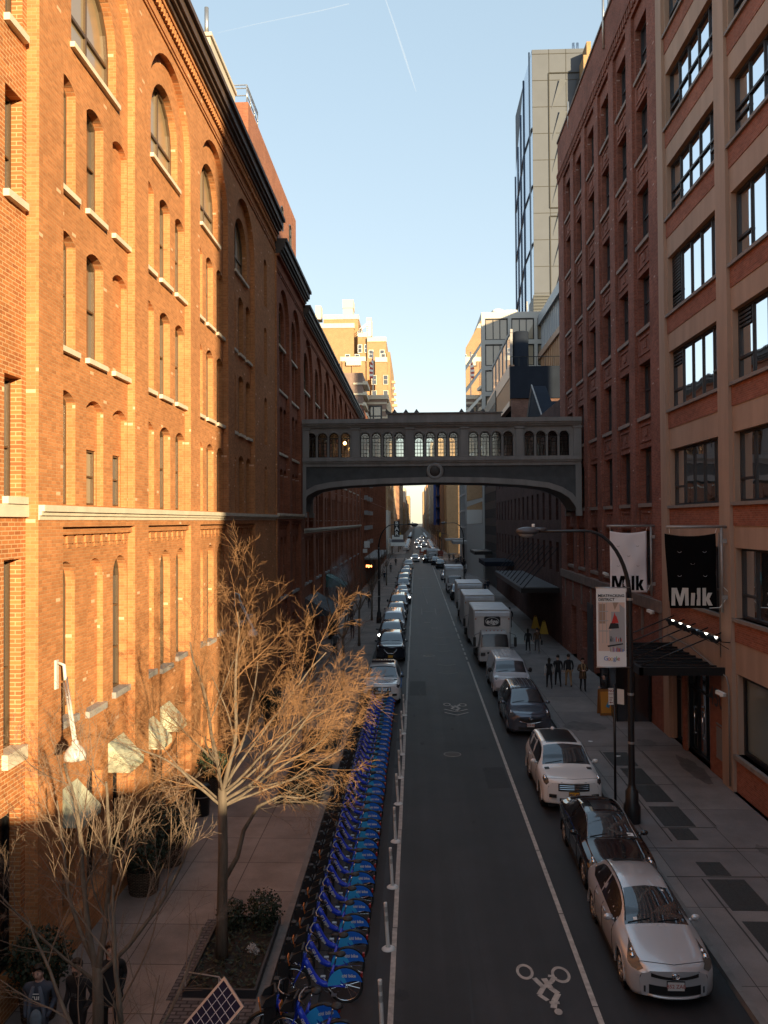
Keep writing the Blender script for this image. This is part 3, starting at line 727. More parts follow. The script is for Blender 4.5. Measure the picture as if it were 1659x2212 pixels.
# ---------------------------------------------------------------- red brick loft
rb = empty('red_brick_loft_building', (0, 0, 0), label='tall red brick loft building with a grid of deep sash windows beyond the concrete one', cat='building')
W = Face(RIGHT); RW = [(33.5, 30.9), (29.5, 26.9), (25.4, 22.75), (21.25, 18.6), (17.0, 14.4), (12.9, 10.25), (8.95, 6.35)]
cols = [(38.55+3.78*i, 40.75+3.78*i) for i in range(6)]
rec = [rect(a-.25, b+.25, 5.9, 34.3) for a, b in cols]
grd = [(38.7, 41.6, .15, 3.4), (43.0, 44.4, .15, 3.9), (45.9, 47.6, 1.2, 3.9), (49.3, 51, .15, 3.6), (53, 54.6, 1.2, 3.6), (56.5, 58.3, .15, 3.6)]
W.layer(rect(36.9, 62, 0, 37.6), rec+[rect(*q) for q in grd], 0)
for (a, b), rc in zip(cols, rec):
    W.reveal(rc, 0, .15)
    hs = [rect(a, b, zb, zt) for zt, zb in RW]
    W.layer(rc, hs, .15)
    for (zt, zb), h in zip(RW, hs):
        W.reveal(h, .15, .5)
        window(rb, RIGHT, a+.003, b-.003, zb+.003, zt-.003, 0, .42, frame=DKPAINT, glass=GLASS_L2, bars_v=(.5,), bars_h=(.52,), fw=.11)
        sill(rb, lambda s, z, d: RIGHT(s, z, d+.15), a, b, zb+.01, out=.12, th=.18, m=mat('brown_sill', (.27, .2, .17), .8, var=.2))
        c = (a+b)/2   # decorative brick panels between floors
        if zb > 7:
            for q0, q1 in ((a+.15, a+.28), (b-.28, b-.15)): W.box(q0, q1, zb-1.1, zb-.45, .15, .10)
            W.box(a+.15, b-.15, zb-1.22, zb-1.1, .15, .10); W.box(a+.15, b-.15, zb-.45, zb-.36, .15, .10); W.box(c-.25, c+.25, zb-.95, zb-.6, .15, .11)
for q in grd:
    W.reveal(rect(*q), 0, .4)
    window(rb, RIGHT, q[0]+.003, q[1]-.003, q[2]+.01, q[3]-.003, 0, .35, frame=BLACKF, glass=GLASS_K, bars_v=(.5,), bars_h=(.7,), fw=.08, name='door' if q[2] < 1 else 'ground_window')
n = 60
for i in range(n):   # corbelled brick under the parapet
    s = 37+(i+.5)*25/n; W.box(s-.11, s+.11, 34.55, 35.0, 0, -.09)
W.box(36.95, 61.95, 35.0, 35.2, 0, -.12)
W.mb.box(10.82, 34, 61.6, 62.0, 0, 37.6); W.mb.box(10.85, 34, 36.92, 37.2, 37, 37.6)
W.mb.build('wall', BRICK_R, rb)
g = MB(); g.box(11.32, 34, 36.95, 61.9, .05, 37.2); g.build('inner_mass', MATS['dark_interior'], rb)
g = Face(RIGHT); g.box(36.95, 61.95, 5.35, 5.88, 0, -.12); g.box(36.95, 61.95, 37.6, 37.75, .4, -.08)
for k in range(9): g.box(37.0+k*2.9, 37.3+k*2.9, 4.0, 5.35, 0, -.06)
g.mb.split('stone_trim', mat('brown_stone', (.2, .15, .13), .85, var=.25, scale=2), rb)
g = Face(RIGHT); g.box(42, 61.9, .16, 3.98, -.0, -.05) if 0 else None
g.box(44.6, 45.7, .16, 4.3, 0, -.05); g.box(47.8, 49.1, .16, 4.3, 0, -.05); g.box(51.2, 52.8, .16, 4.3, 0, -.05); g.mb.split('grey_cladding', mat('grey_cladding', (.06, .06, .065), .6, var=.1), rb)
g = MB()
for x, z_ in ((11.2, 39.4), (11.5, 38.6)): g.tube([(x, 47, 37.6), (x, 47, z_)], .12, 8)
g.tube([(10.75, 46.6, 36), (10.75, 46.6, 40)], .07, 6); g.tube([(10.8, 57.6, 36.8), (10.8, 57.6, 38.6)], .06, 5); g.split('flue_pipe', STEEL, rb)
# ---------------------------------------------------------------- dark glazed vestibule and canopy
v = empty('glass_vestibule', (0, 0, 0), label='black glass entrance vestibule standing against the brick wall on the pavement', cat='vestibule')
g = MB(); g.box(9.25, 10.79, 38.9, 42.2, .15, 3.15); g.build('glazing', GLASS_K, v)
g = MB()
for x, y in ((9.25, 38.9), (9.25, 40.5), (9.25, 42.2), (10.0, 38.9), (10.75, 38.9)): g.box(x-.04, x+.04, y-.04, y+.04, .15, 3.2)
g.box(9.2, 10.79, 38.85, 42.25, 3.15, 3.3); g.build('frame', BLACKF, v)
cn = empty('entrance_canopy', (0, 0, 0), label='flat black steel canopy over the loft entrance with slanting tie rods', cat='canopy')
g = MB()
for a, b in (((7.9, 29.6), (7.9, 35.6)), ((7.9, 29.6), (10.78, 29.6)), ((7.9, 35.6), (10.78, 35.6))):
    g.box(min(a[0], b[0])-.06, max(a[0], b[0])+.06 if a[0] == b[0] else 10.79, min(a[1], b[1])-.05, max(a[1], b[1])+.05, 4.0, 4.28)
for i in range(1, 8): g.box(7.97, 10.79, 29.65+i*.742-.03, 29.65+i*.742+.03, 4.05, 4.22)
g.build('frame', BLACKF, cn)
g = MB(); g.box(7.97, 10.79, 29.66, 35.54, 4.13, 4.16); g.build('roof_sheet', GLASS_K, cn)
for i in range(5):
    g = MB(); y = 30+i*1.33; g.tube([(8.0, y, 4.26), (10.7, y-.4, 5.5)], .025, 6); g.build('tie_rod', BLACKF, cn)
# floodlights over the canopy
FLM = mat('floodlight_glow', (.9, .9, .85), .3, emit=(1, .95, .8), es=1.8)
lbls = ['nearest', 'second nearest', 'third nearest, unlit', 'third farthest', 'second farthest', 'farthest']
for i in range(6):
    y = 28.95+i*.95
    t = empty('floodlight', (10.25, y, 5.35), label='small %s floodlight, %s of the six in a row above the black canopy' % ('black', lbls[i]), cat='floodlight', group='floodlights above the canopy')
    g = MB(); g.obox((0, 0, 0), .2, .34, .12, (0, -.5, .3)); g.tube([(.06, 0, .0), (.28, .1, -.1), (.545, .1, -.12)], .018, 5)
    g.obox((-.14, 0, .09), .02, .4, .16, (0, -.6, .3)); g.build('housing', BLACKF, t)
    g = MB(); g.obox((-.04, -.05, .075), .12, .2, .02, (0, -.5, .3)); g.build('lens', FLM if i != 2 else GLASS_K, t)
    g = MB(); g.tube([(-.01, .0, -.05), (.5, .1, -.35)], .012, 4); g.build('bracket', BLACKF, t)
def camera_box(x, y, z, lab):
    t = empty('security_camera', (x, y, z), label=lab, cat='security camera')
    g = MB(); g.obox((-.2, -.05, .1), .14, .34, .12, (.2, 0, .5)); g.build('housing', WHITE, t)
    g = MB(); g.tube([(.0, 0, 0), (-.2, 0, -.02), (-.2, 0, .06)], .025, 6); g.build('bracket', WHITE, t)
camera_box(10.72, 29.3, 3.35, 'white security camera on the pier under the near corner of the canopy')
camera_box(10.6, 37.4, 5.3, 'white security camera on the brick wall left of the floodlights')
camera_box(10.68, 46.4, 6.4, 'white security camera high on the red brick wall above the grey panels')
# ---------------------------------------------------------------- flags on brackets
def banner_cloth(nx, nz, mp, sag, seed):
    rd = random.Random(seed); V = []; Fc = []
    for j in range(nz+1):
        for i in range(nx+1):
            a = i/nx; b = j/nz
            dy = .05*math.sin(5*a+seed)*math.sin(3.2*b)+.03*math.sin(11*(a-b)+seed)*(1-abs(2*a-1))+.02*math.sin(9*(a+b))
            V.append(mp(a, b-sag*(4*a*(1-a))*(1-b)*.0, dy, sag*4*a*(1-a)*(1-b)))
    for j in range(nz):
        for i in range(nx): q = j*(nx+1)+i; Fc.append((q, q+1, q+nx+2, q+nx+1))
    return V, Fc
MILK = [[(0, 0), (.09, 0), (.10, .72), (.185, 0), (.245, 0), (.33, .72), (.335, 0), (.425, 0), (.41, 1), (.28, 1), (.215, .45), (.15, 1), (.02, 1)],
        [(.475, 0), (.565, 0), (.565, .72), (.475, .72)], [(.615, 0), (.705, 0), (.705, 1), (.615, 1)],
        [(.755, 0), (.845, 0), (.845, .28), (.90, 0), (1.0, 0), (.925, .38), (.995, .72), (.895, .72), (.845, .44), (.845, 1), (.755, 1)]]
def flag(x0, x1, y, z0, z1, col, tcol, lab, barx, lean):
    t = empty('hanging_flag', (0, y, 0), label=lab, cat='flag')
    def mp(a, b, dy, sg): return (x0+(x1-x0)*a-lean*(b)*0+lean*(1-b)*(1-a), dy, z1-(z1-z0)*b-sg)
    V, F_ = banner_cloth(18, 26, mp, .10, 1.3 if lean else 2.1)
    g = MB(); g.smooth = True; g.add(V, F_); o = g.build('cloth', col, t)
    s = o.modifiers.new('thickness', 'SOLIDIFY'); s.thickness = .006
    # lettering rides on the cloth
    def tm(px, pz):
        a = (px-x0)/(x1-x0); b = (z1-pz)/(z1-z0)
        dy = .05*math.sin(5*a+(1.3 if lean else 2.1))*math.sin(3.2*b)+.03*math.sin(11*(a-b)+(1.3 if lean else 2.1))*(1-abs(2*a-1))+.02*math.sin(9*(a+b))
        return (px, dy-.02, pz)
    g = MB(); W_ = x1-x0; cx = (x0+x1)/2
    u_ = W_*.88; hh = (z1-z0)*.235; bx_ = x0+W_*.03; bz = z0+(z1-z0)*.035
    for poly in MILK:
        # each letter is cut fine enough to lie on the cloth
        vo, eo, fo, *_ = delaunay_2d_cdt([Vector(p) for p in poly], [(i, (i+1) % len(poly)) for i in range(len(poly))], [], 1, 1e-5)
        g.add([tm(bx_+v_.x*u_, bz+v_.y*hh) for v_ in vo], [tuple(f) for f in fo])
    g.build('lettering', tcol, t)
    g = MB()
    for a, b in ((.22, .76), (.75, .76), (.5, .6), (.22, .44), (.75, .44)): 
        px = x0+W_*a; pz = z0+(z1-z0)*b; pts = [tm(px+.06*math.cos(q), pz+.045*math.sin(q)) for q in [math.pi*(1+i/8) for i in range(9)]]
        g.tube(pts, .008, 4)
    g.build('wind_slit', mat('slit_shade', (.35, .33, .33), .8) if lean == 0 else mat('slit_pale', (.3, .3, .32), .8), t)
    g = MB(); g.tube([(10.79, 0, z1+.22), (barx, 0, z1+.22)], .05, 6); g.tube([(10.62, 0, z1+.22), (10.62, 0, z0-.15)], .05, 6)
    g.box(10.6, 10.79, -.05, .05, z1-.35, z1-.2); g.box(10.6, 10.79, -.05, .05, z0+.3, z0+.45)
    g.build('bracket', mat('galvanised_steel', (.33, .31, .3), .5, .4, var=.2), t)
    g = MB(); g.tube([(x0+.02, 0, z1), (x0, 0, z1+.2)], .01, 4); g.tube([(x1-.02, 0, z1), (x1+.05, 0, z1+.2)], .01, 4)
    if lean: g.tube([(x1-.25, -.03, z0), (x1+.1, -.03, z0+.02), (x1+.45, -.03, z0+.5), (10.6, 0, z0+.8)], .014, 4)
    else: g.tube([(x1, 0, z0+.05), (10.6, 0, z0+.4)], .01, 4)
    g.build('rope', WHITE, t)
CW_ = mat('flag_white', (.86, .81, .83), .8); CB_ = mat('flag_black', (.004, .004, .0045), .95, spec=.1)
flag(8.78, 10.42, 37.9, 6.2, 8.98, CW_, CB_, 'white hanging flag with black lettering on a steel bracket', 8.65, 0)
flag(8.82, 10.42, 29.25, 6.4, 9.0, CB_, mat('flag_letters', (.62, .57, .52), .8), 'black hanging flag with cream lettering on a steel bracket', 8.72, -.16)
# ================================================================ the covered footbridge
BY0, BY1 = 54.3, 58.0
br = empty('covered_footbridge', (0, 0, 0), label='grey covered footbridge with arched windows joining the two brick buildings over the street', cat='bridge')
BCON = mat('bridge_stone', (.25, .235, .225), .8, var=.2, scale=1.5, bump=.2, streak=True)
BPAN = mat('bridge_dark_panel', (.075, .078, .082), .7, var=.2, scale=2)
PANE_T, nt, p_ = principled('see_through_pane')
tr = node(nt, 'ShaderNodeBsdfTransparent'); tr.inputs[0].default_value = (.86, .88, .84, 1); gl = node(nt, 'ShaderNodeBsdfGlossy'); gl.inputs['Roughness'].default_value = .05
mx = node(nt, 'ShaderNodeMixShader'); mx.inputs[0].default_value = .1; nt.links.new(tr.outputs[0], mx.inputs[1]); nt.links.new(gl.outputs[0], mx.inputs[2]); nt.links.new(mx.outputs[0], nt.nodes['Material Output'].inputs[0])
soff = [(-7.42, 10.15), (-7.36, 10.7), (-7.1, 11.2), (-6.5, 11.52), (-5.6, 11.7), (-4.4, 11.82), (-2, 11.93), (1.3, 12.0), (4.6, 11.93), (7, 11.78), (8.6, 11.58), (9.4, 11.3), (9.95, 10.95), (10.3, 10.5), (10.5, 10.1)]
def off(k): 
    out = []
    for i, p in enumerate(soff):
        a = Vector(soff[max(0, i-1)]); b = Vector(soff[min(len(soff)-1, i+1)]); d = (b-a).normalized(); out.append((p[0]-d.y*k, p[1]+d.x*k))
    return out
groups = [(-7.18, 4), (-3.62, 4), (-.06, 4), (3.5, 4), (7.14, 4)]
wins = []
for x0, n in groups:
    for i in range(n): wins.append((x0+i*.755, x0+i*.755+.62))
for nm, yy, sg in (('front_wall', BY0, 1), ('back_wall', BY1, -1)):
    mp = lambda s, z, d: (s, yy+sg*d, z)
    W = Face(mp)
    hs = [arch(a, b, 13.70, 15.0, .3, 10) for a, b in wins]
    W.layer(rect(-7.49, 10.79, 13.3, 15.9), hs, .06)
    for h in hs: W.reveal(h, .06, .22)
    for a, b in wins:   # moulded heads
        c = (a+b)/2; pts = [(c+.36*math.cos(t), 15.0+.36*math.sin(t)) for t in [math.pi*i/10 for i in range(11)]]
        W.mb.tube([mp(x, z, .05) for x, z in pts], .035, 5)
        W.box(a-.07, a-.0, 13.7, 15.0, .06, .02)
    for x in (-7.49, -4.16, -.60, 2.96, 6.55, 10.3):
        W.box(x, x+.5, 13.7, 15.5, .06, -.08); W.box(x-.06, x+.56, 15.5, 15.62, .06, -.14); W.box(x+.12, x+.38, 13.85, 15.4, .0, -.11)
    W.box(-7.49, 10.79, 13.42, 13.68, .0, -.18); W.box(-7.49, 10.79, 13.3, 13.42, .0, -.1)
    W.box(-7.49, 10.79, 15.66, 15.78, .06, -.1); W.box(-7.49, 10.79, 15.78, 15.9, .06, -.22)
    for i in range(60):
        s = -7.3+i*.305; W.box(s-.05, s+.05, 15.62, 15.7, .06, -.06)
    W.box(-7.49, 10.79, 15.9, 16.18, .06, -.32); W.box(-1.8, 5.6, 16.18, 16.5, .06, -.25); W.box(-1.9, 5.7, 16.5, 16.56, .06, -.35)
    W.box(-7.49, 10.79, 13.08, 13.3, .06, -.02)
    # archivolt
    o1 = off(.36); W.mb.prism(soff+list(reversed(o1)), mp, -.1, .12)
    W.box(-7.49, -7.2, 10.0, 13.1, .06, -.08); W.box(10.42, 10.79, 10.0, 13.1, .06, -.08); W.box(-7.49, -7.15, 9.75, 10.05, .06, -.2); W.box(10.4, 10.79, 9.75, 10.1, .06, -.2)
    W.mb.build(nm, BCON, br)
    g = MB(); pl = [(-7.45, 10.2)]+soff[1:-1]+[(10.5, 10.3), (10.75, 13.2), (-7.45, 13.2)]
    V = [mp(x, z, .08) for x, z in pl]; vo, eo, fo, *_ = delaunay_2d_cdt([Vector(q) for q in pl], [(i, (i+1) % len(pl)) for i in range(len(pl))], [], 1, 1e-5)
    g.add([mp(v_[0], v_[1], .08) for v_ in vo], [tuple(f) for f in fo])
    for i in range(90):
        s = -7.1+i*.2; g.box(s-.012, s+.012, yy+sg*.08-.02*sg, yy+sg*.06-.0, 12.35, 13.1) if nm == 'front_wall' else None
    g.build('girder_panel', BPAN, br)
    for a, b in wins:
        m = MB(); 
        for t in (.33, .66): x = a+(b-a)*t; m.box(x-.012, x+.012, yy+sg*.14-.012, yy+sg*.14+.012, 13.7, 14.95)
        for z_ in (13.95, 14.2, 14.45, 14.68): m.box(a, b, yy+sg*.14-.011, yy+sg*.14+.011, z_-.012, z_+.012)
        m.box(a, b, yy+sg*.14-.02, yy+sg*.14+.02, 14.92, 14.98)
        c = (a+b)/2
        m.tube([(c+.14*math.cos(t), yy+sg*.14, 15.0+.14*math.sin(t)) for t in [math.pi*i/8 for i in range(9)]], .014, 4)
        for t in (.5, math.pi/2, math.pi-.5): m.tube([(c+.14*math.cos(t), yy+sg*.14, 15+.14*math.sin(t)), (c+.3*math.cos(t), yy+sg*.14, 15+.3*math.sin(t))], .012, 4)
        m.tube([(x, yy+sg*.14, z) for x, z in arch(a+.02, b-.02, 13.71, 15.0, .28, 8)]+[(a+.02, yy+sg*.14, 13.71)], .03, 4)
        w_ = m.build('window', BLACKF, br)
        q = MB(); q.face([(x, yy+sg*.16, z) for x, z in arch(a, b, 13.7, 15.0, .3, 8)]); q.build('pane', PANE_T, w_)
g = MB(); g.box(-7.49, 10.79, BY0+.2, BY1-.2, 13.05, 13.5); g.box(-7.49, 10.79, BY0-.05, BY1+.05, 15.92, 16.17)
for a, b in zip(soff, soff[1:]): g.face([(a[0], BY0+.1, a[1]), (b[0], BY0+.1, b[1]), (b[0], BY1-.1, b[1]), (a[0], BY1-.1, a[1])])
g.build('floor_and_roof', mat('bridge_inside', (.12, .11, .1), .85), br)
g = MB(); g.lathe([(0.001, -.16), (.27, -.16), (.31, -.13), (.34, -.1)], (1.27, BY0, 12.72), 24, 'Y'); g.build('roundel', mat('roundel_bronze', (.05, .04, .035), .6), br)
g = MB(); g.lathe([(.33, -.1), (.36, -.15), (.5, -.13), (.56, -.08), (.56, .08)], (1.27, BY0, 12.72), 28, 'Y'); g.build('roundel_ring', BCON, br)
for i, x in enumerate((-1.35, -.6, .1, 3.05, 3.75, 4.45)):
    g = MB(); g.lathe([(.17, 0), (.17, .06), (.11, .14), (.03, .26), (.001, .28)], (x, BY0+.1, 16.56), 10); g.build('crest', CORNICE, br)
g = MB(); g.prism([(0, 0), (.25, 0), (.3, .12), (.1, .22), (-.05, .4), (-.1, .2)], lambda a, b, d: (-1.85+a, BY0+.05+d, 16.5+b), 0, .15); g.build('crest', CORNICE, br)
lampg = mat('warm_lamp_glow', (1, .7, .3), .5, emit=(1, .55, .15), es=9)
t = empty('hanging_lamp', (-4.75, 55.6, 14.75), label='glowing amber lamp hanging inside the bridge behind its left windows', cat='lamp')
g = MB(); g.sphere((0, 0, 0), .11, 10, 6); g.build('globe', lampg, t); g = MB(); g.tube([(0, 0, .1), (0, 0, 1.15)], .012, 5); g.build('cord', BLACKF, t)
# ================================================================ beyond the bridge
def block(name, lab, x0, x1, y0, y1, h, m, face='-X', win=None, wm=GLASS_K, top=None, cat='building'):
    """a far building: wall mass, with real recessed window openings on its street side"""
    t = empty(name, (0, 0, 0), label=lab, cat=cat)
    g = MB()
    mass = (x0, x1, y0, y1)
    fx = x0 if face == '-X' else x1; s = 1 if face == '-X' else -1
    mp = lambda q, z, d: (fx+s*d, q, z)
    W = Face(mp); W.mb = g
    hs = []
    if win:
        nw, ww, fl, wh, z0 = win; st = (y1-y0)/nw; z = z0
        while z+wh < h-.6:
            for i in range(nw): c = y0+st*(i+.5); hs.append(rect(c-ww/2, c+ww/2, z, z+wh))
            z += fl
    W.layer(rect(y0, y1, 0, h), hs, 0)
    for q in hs: W.reveal(q, 0, .3)
    g.face([(x0, y0, 0), (x1, y0, 0), (x1, y0, h), (x0, y0, h)]); g.face([(x0, y1, 0), (x1, y1, 0), (x1, y1, h), (x0, y1, h)]); g.face([(x0, y0, h), (x1, y0, h), (x1, y1, h), (x0, y1, h)])
    if top: g.box(fx-.5 if s > 0 else x0, x1 if s > 0 else fx+.5, y0-.2, y1, h, h+top)
    g.build('wall', m, t)
    if hs:
        q = MB(); q.face([mp(y0+.1, .1, .28), mp(y1-.1, .1, .28), mp(y1-.1, h-.1, .28), mp(y0+.1, h-.1, .28)]); q.build('glazing', wm, t)
    return t
def front_windows(t, y, xs, zs, ww, wh, frame=STONE, glass=GLASS_L, mb=None):
    for x in xs:
        for z in zs:
            window(t, lambda s, z_, d: (s, y-.1+d, z_), x, x+ww, z, z+wh, 0, 0, frame=frame, glass=glass, bars_h=(.5,), fw=.16, dep=.05)
# right side, low and dark under the bridge
b1 = block('dark_brick_market_block', 'low dark brick market block beyond the red loft, under the right end of the bridge', 10.8, 30, 62.1, 112, 18.5, BRICK_K, win=(15, 1.2, 4.0, 2.3, 5.5))
g = MB(); g.prism([(71.7, 18.5), (82, 18.5), (77.6, 22.0)], lambda a, b, d: (d, a, b), 10.95, 12.2)
g.prism([(73.5, 18.5), (82, 18.5), (77.8, 20.6)], lambda a, b, d: (d, a, b), 12.2, 15); g.build('gable_roof', SHEET, b1)
g = MB(); g.tube([(10.9, 71.6, 18.5), (10.9, 77.6, 22.1), (10.9, 82.1, 18.5)], .07, 4); g.build('roof_edge', STONE_G, b1)
# modern terraced building over it
tb = empty('modern_terraced_building', (0, 0, 0), label='modern terraced building with copper fins, slanting glass bands and a dark blank box', cat='building')
COPPER = mat('copper_fin', (.50, .27, .15), .4, .1); CBAND = mat('copper_band', (.38, .23, .16), .4)
g = MB(); g.box(11.0, 26, 95.5, 96.2, 23.5, 27.2); g.box(11.6, 26, 96.2, 128, 23.2, 27.1); g.box(12.0, 13.1, 96.6, 119, 27.1, 31.4); g.build('dark_box', SHEET, tb)
g = MB(); g.box(11.1, 26, 95.7, 96, 18.4, 23.49); g.build('brick_base', BRICK_K2, tb)
g = MB(); g.box(10.95, 11.55, 96.21, 126, 26.0, 27.5); g.box(10.95, 11.55, 96.21, 126, 22.7, 23.3); g.build('copper_band', CBAND, tb)
for i in range(40):
    g = MB(); y = 96.4+i*.74; g.box(11.0, 11.2, y, y+.26, 23.3, 26.0); g.build('fin', COPPER, tb)
g = MB(); g.box(11.5, 11.59, 96.3, 125.5, 23.3, 26.0); g.build('shade_panel', BLACKF, tb)
g = MB(); g.box(11.2, 11.27, 96.6, 119, 27.6, 31.3); g.build('glass_screen', GLASS_T, tb)
g = MB(); g.box(11.12, 11.4, 96.4, 119, 31.3, 31.7)
for i in range(6): g.box(11.12, 11.4, 96.5+i*4.5, 96.9+i*4.5, 27.5, 31.3)
g.build('screen_frame', STONE_G, tb)
g = MB(); g.tube([(11.05, 95.6, 28.3), (17, 95.6, 28.3)], .05, 5); g.tube([(11.05, 95.6, 27.2), (11.05, 95.6, 28.3)], .05, 5)
for i in range(6): g.tube([(12+i, 95.6, 27.2), (12+i, 95.6, 28.3)], .03, 4)
g.build('railing', BLACKF, tb)
g = MB(); g.lathe([(.9, 27.2), (.9, 31.4), (.001, 31.5)], (12.4, 96.9, 0), 14); g.build('corner_drum', SHEET, tb)
# the set back upper storeys
ub = empty('set_back_glass_building', (0, 0, 0), label='set back building with a long glass band, orange fins and a pale white edge', cat='building')
g = MB(); g.box(20.0, 20.1, 100, 155, 35.7, 40.2); g.build('glass_band', GLASS_T, ub)
for i in range(34):
    g = MB(); y = 101+i*1.6; g.box(19.85, 20.0, y, y+.16, 35.7, 40.2); g.build('mullion', STEEL, ub)
g = MB(); g.box(19.5, 20.6, 100, 156, 40.2, 41.7); g.box(19.5, 20.6, 155, 156, 30, 40.2); g.build('white_band', mat('pale_band', (.34, .36, .39), .5), ub)
g = MB(); g.box(19.5, 20.4, 100, 155, 34.8, 35.7); g.build('copper_band', CBAND, ub)
g = MB(); g.box(20.11, 34, 100, 154.9, 20, 41.6); g.build('upper_mass', SHEET, ub)
for i in range(34):
    g = MB(); y = 101+i*1.6; g.box(19.8, 20.0, y, y+.6, 30.0, 34.8); g.build('orange_fin', COPPER, ub)
g = MB(); g.box(21.5, 34, 100, 150, 41.7, 44.5); g.box(21.6, 27, 150.3, 156.3, 40, 50.0)
for i in range(18): g.box(21.55, 27, 150.1, 150.3, 40.4+i*.56, 40.7+i*.56)
g.build('louvre_block', mat('louvre_black', (.025, .03, .038), .5), ub)
# tower
tw = empty('glass_and_panel_tower', (0, 0, 0), label='tall grey panelled tower with a blue glass street side, beyond the right buildings', cat='tower')
TY = 157.0  # tower coordinates below were scaled about the camera from a nearer first version
g = MB(); g.box(22.7, 33.05, TY, TY+26, 30, 99.0); g.build('panel_wall', mat('tower_panel', (.095, .105, .13), .75, var=.06, scale=.3), tw)
TJ = mat('tower_joint', (.06, .058, .055), .8)
g = MB()
for i in range(14): g.box(22.7, 33.05, TY-.06, TY, 32.1+i*5.08-.05, 32.1+i*5.08+.05)
for x in (25.9, 29.1): g.box(x-.05, x+.05, TY-.06, TY, 30, 99.0)
g.build('panel_joints', TJ, tw)
for zz in (67.5, 43.2):
    for c in range(2):
        for r_ in range(4):
            x0_ = 26.15+c*3.3; z0_ = zz+r_*6.0+2; g = MB()
            g.add([(x0_+.2, TY-.04, z0_), (x0_+3.1, TY-.04, z0_+5.5), (x0_+.2, TY-.04, z0_+.5), (x0_+1.7, TY-.6, z0_+5.5), (x0_+3.1, TY-.04, z0_+5.5)], [(0, 1, 3), (0, 3, 2), (1, 4, 3)]); g.build('folded_relief', MATS['tower_panel'], tw)
g = MB()
for z0_, z1_ in ((68.6, 94.4), (43.7, 67), (30, 42.3)):
    g.tube([(25.8, TY-.1, z0_), (25.8, TY-.1, z1_)], .13, 4); g.tube([(25.8, TY-.1, z1_), (32.9, TY-.1, z1_)], .13, 4); g.tube([(25.8, TY-.1, z0_), (32.9, TY-.1, z0_)], .13, 4)
g.build('field_edge', TJ, tw)
g = MB(); g.face([(22.68, TY, 30), (22.0, TY+7, 30), (22.0, TY+7, 96.8), (22.68, TY, 98.6)]); g.face([(22.0, TY+7, 30), (22.62, TY+26, 30), (22.62, TY+26, 85.7), (22.0, TY+7, 96.8)]); g.face([(22.0, TY+7, 96.8), (22.62, TY+26, 85.7), (22.8, TY+26, 85.7), (22.9, TY+.2, 98.8)])
g.build('curtain_wall', GLASS_T, tw)
TF = mat('tower_frame', (.04, .065, .12), .4, .3)
g = MB()
for y_, z1_ in ((.2, 98.6), (7, 96.8), (13.5, 93.1), (20, 89.4), (26.5, 85.7)): x_ = 21.95+abs(y_-7)*.034; g.tube([(x_, TY+y_, 30), (x_, TY+y_, z1_)], .16, 4)
for z_ in (37.7, 48.8, 60, 71, 82): g.tube([(22.62, TY, z_+2), (21.95, TY+7, z_), (22.55, TY+26, z_-4.5)], .17, 4)
g.build('mullion', TF, tw)
for x in (31.7, 32.5):
    g = MB(); g.tube([(x, TY+6, 99.0), (x, TY+6, 103.5)], .28, 8); g.build('flue', CHROME, tw)
for x0_, x1_, z_ in ((31.6, 32.2, 95.5), (32.2, 33.0, 98.0)): g = MB(); g.box(x0_, x1_, TY-4, TY-.2, 70, z_); g.build('stepped_wing', BRICK_G, tw)
# white framed block with square windows
wf = empty('white_framed_block', (0, 0, 0), label='pale framed block with big square windows, small and far above the bridge', cat='building')
PF = mat('pale_frame', (.52, .50, .47), .6)
W = Face(lambda s, z, d: (s, 131+d, z)); hs = []
for z in range(6):
    for x in (11.15, 15.3, 19.4): hs.append(rect(x, x+3.6, 17.5+z*4.1, 20.9+z*4.1))
W.layer(rect(10.6, 24, 0, 42.4), hs, 0)
for h in hs: W.reveal(h, 0, .4); window(wf, lambda s, z, d: (s, 131+d, z), h[0][0]+.01, h[1][0]-.01, h[0][1], h[2][1], 0, .25, frame=BLACKF, glass=GLASS_B, bars_v=(.36, .66), bars_h=(), fw=.16)
W.mb.face([(10.6, 131, 0), (9.2, 150, 0), (9.2, 150, 42.4-3), (10.6, 131, 42.4)]); W.mb.face([(10.6, 131, 42.4), (24, 131, 42.4), (24, 150, 42.4), (9.2, 150, 39.4)]); W.mb.build('wall', PF, wf)
g = MB(); 
for z in range(8): g.face([(10.53, 131.3, 9+z*4.1), (9.2, 149.5, 9+z*4.1-.2), (9.2, 149.5, 12.3+z*4.1-.4), (10.53, 131.3, 12.5+z*4.1)])
g.build('side_glazing', glass_mat('pale_side_glass', (.3, .35, .4), .6), wf)
gw = block('low_glass_wing', 'pale glass wing sloping away beside the white framed block', 10.7, 20, 150.5, 172, 33, PF, win=(11, 1.7, 3.5, 3.0, 5), wm=MATS['pale_side_glass'])
g = MB(); g.box(14.5, 16.5, 133, 135, 42.4, 43.2); g.sphere((13.4, 133, 43), .7, 8, 6, sc=(1.5, 1, .6)); g.build('roof_unit', WHITE, wf)
block('striped_facade_block', 'block with tall reflective vertical strips under the bridge on the right', 10.8, 30, 132, 159, 30, BRICK_K, win=(4, 4.2, 40, 22, 5), wm=GLASS_R)
block('dark_windowed_block', 'plain dark block with small windows under the right end of the bridge', 10.85, 30, 112.1, 131, 27, DKPAINT, win=(12, .8, 2.4, 1.3, 5), wm=GLASS_K)
block('grey_office_block', 'slim grey office block next to the gridded glass facade', 10.8, 30, 173, 182, 30, STONE_G, win=(5, .8, 3.2, 1.5, 5))
block('gridded_glass_block', 'gridded glass facade near the avenue corner, right side', 10.8, 30, 182.2, 206, 33, STONE_G, win=(10, 2.1, 3.7, 3.2, 4.5), wm=GLASS_R)
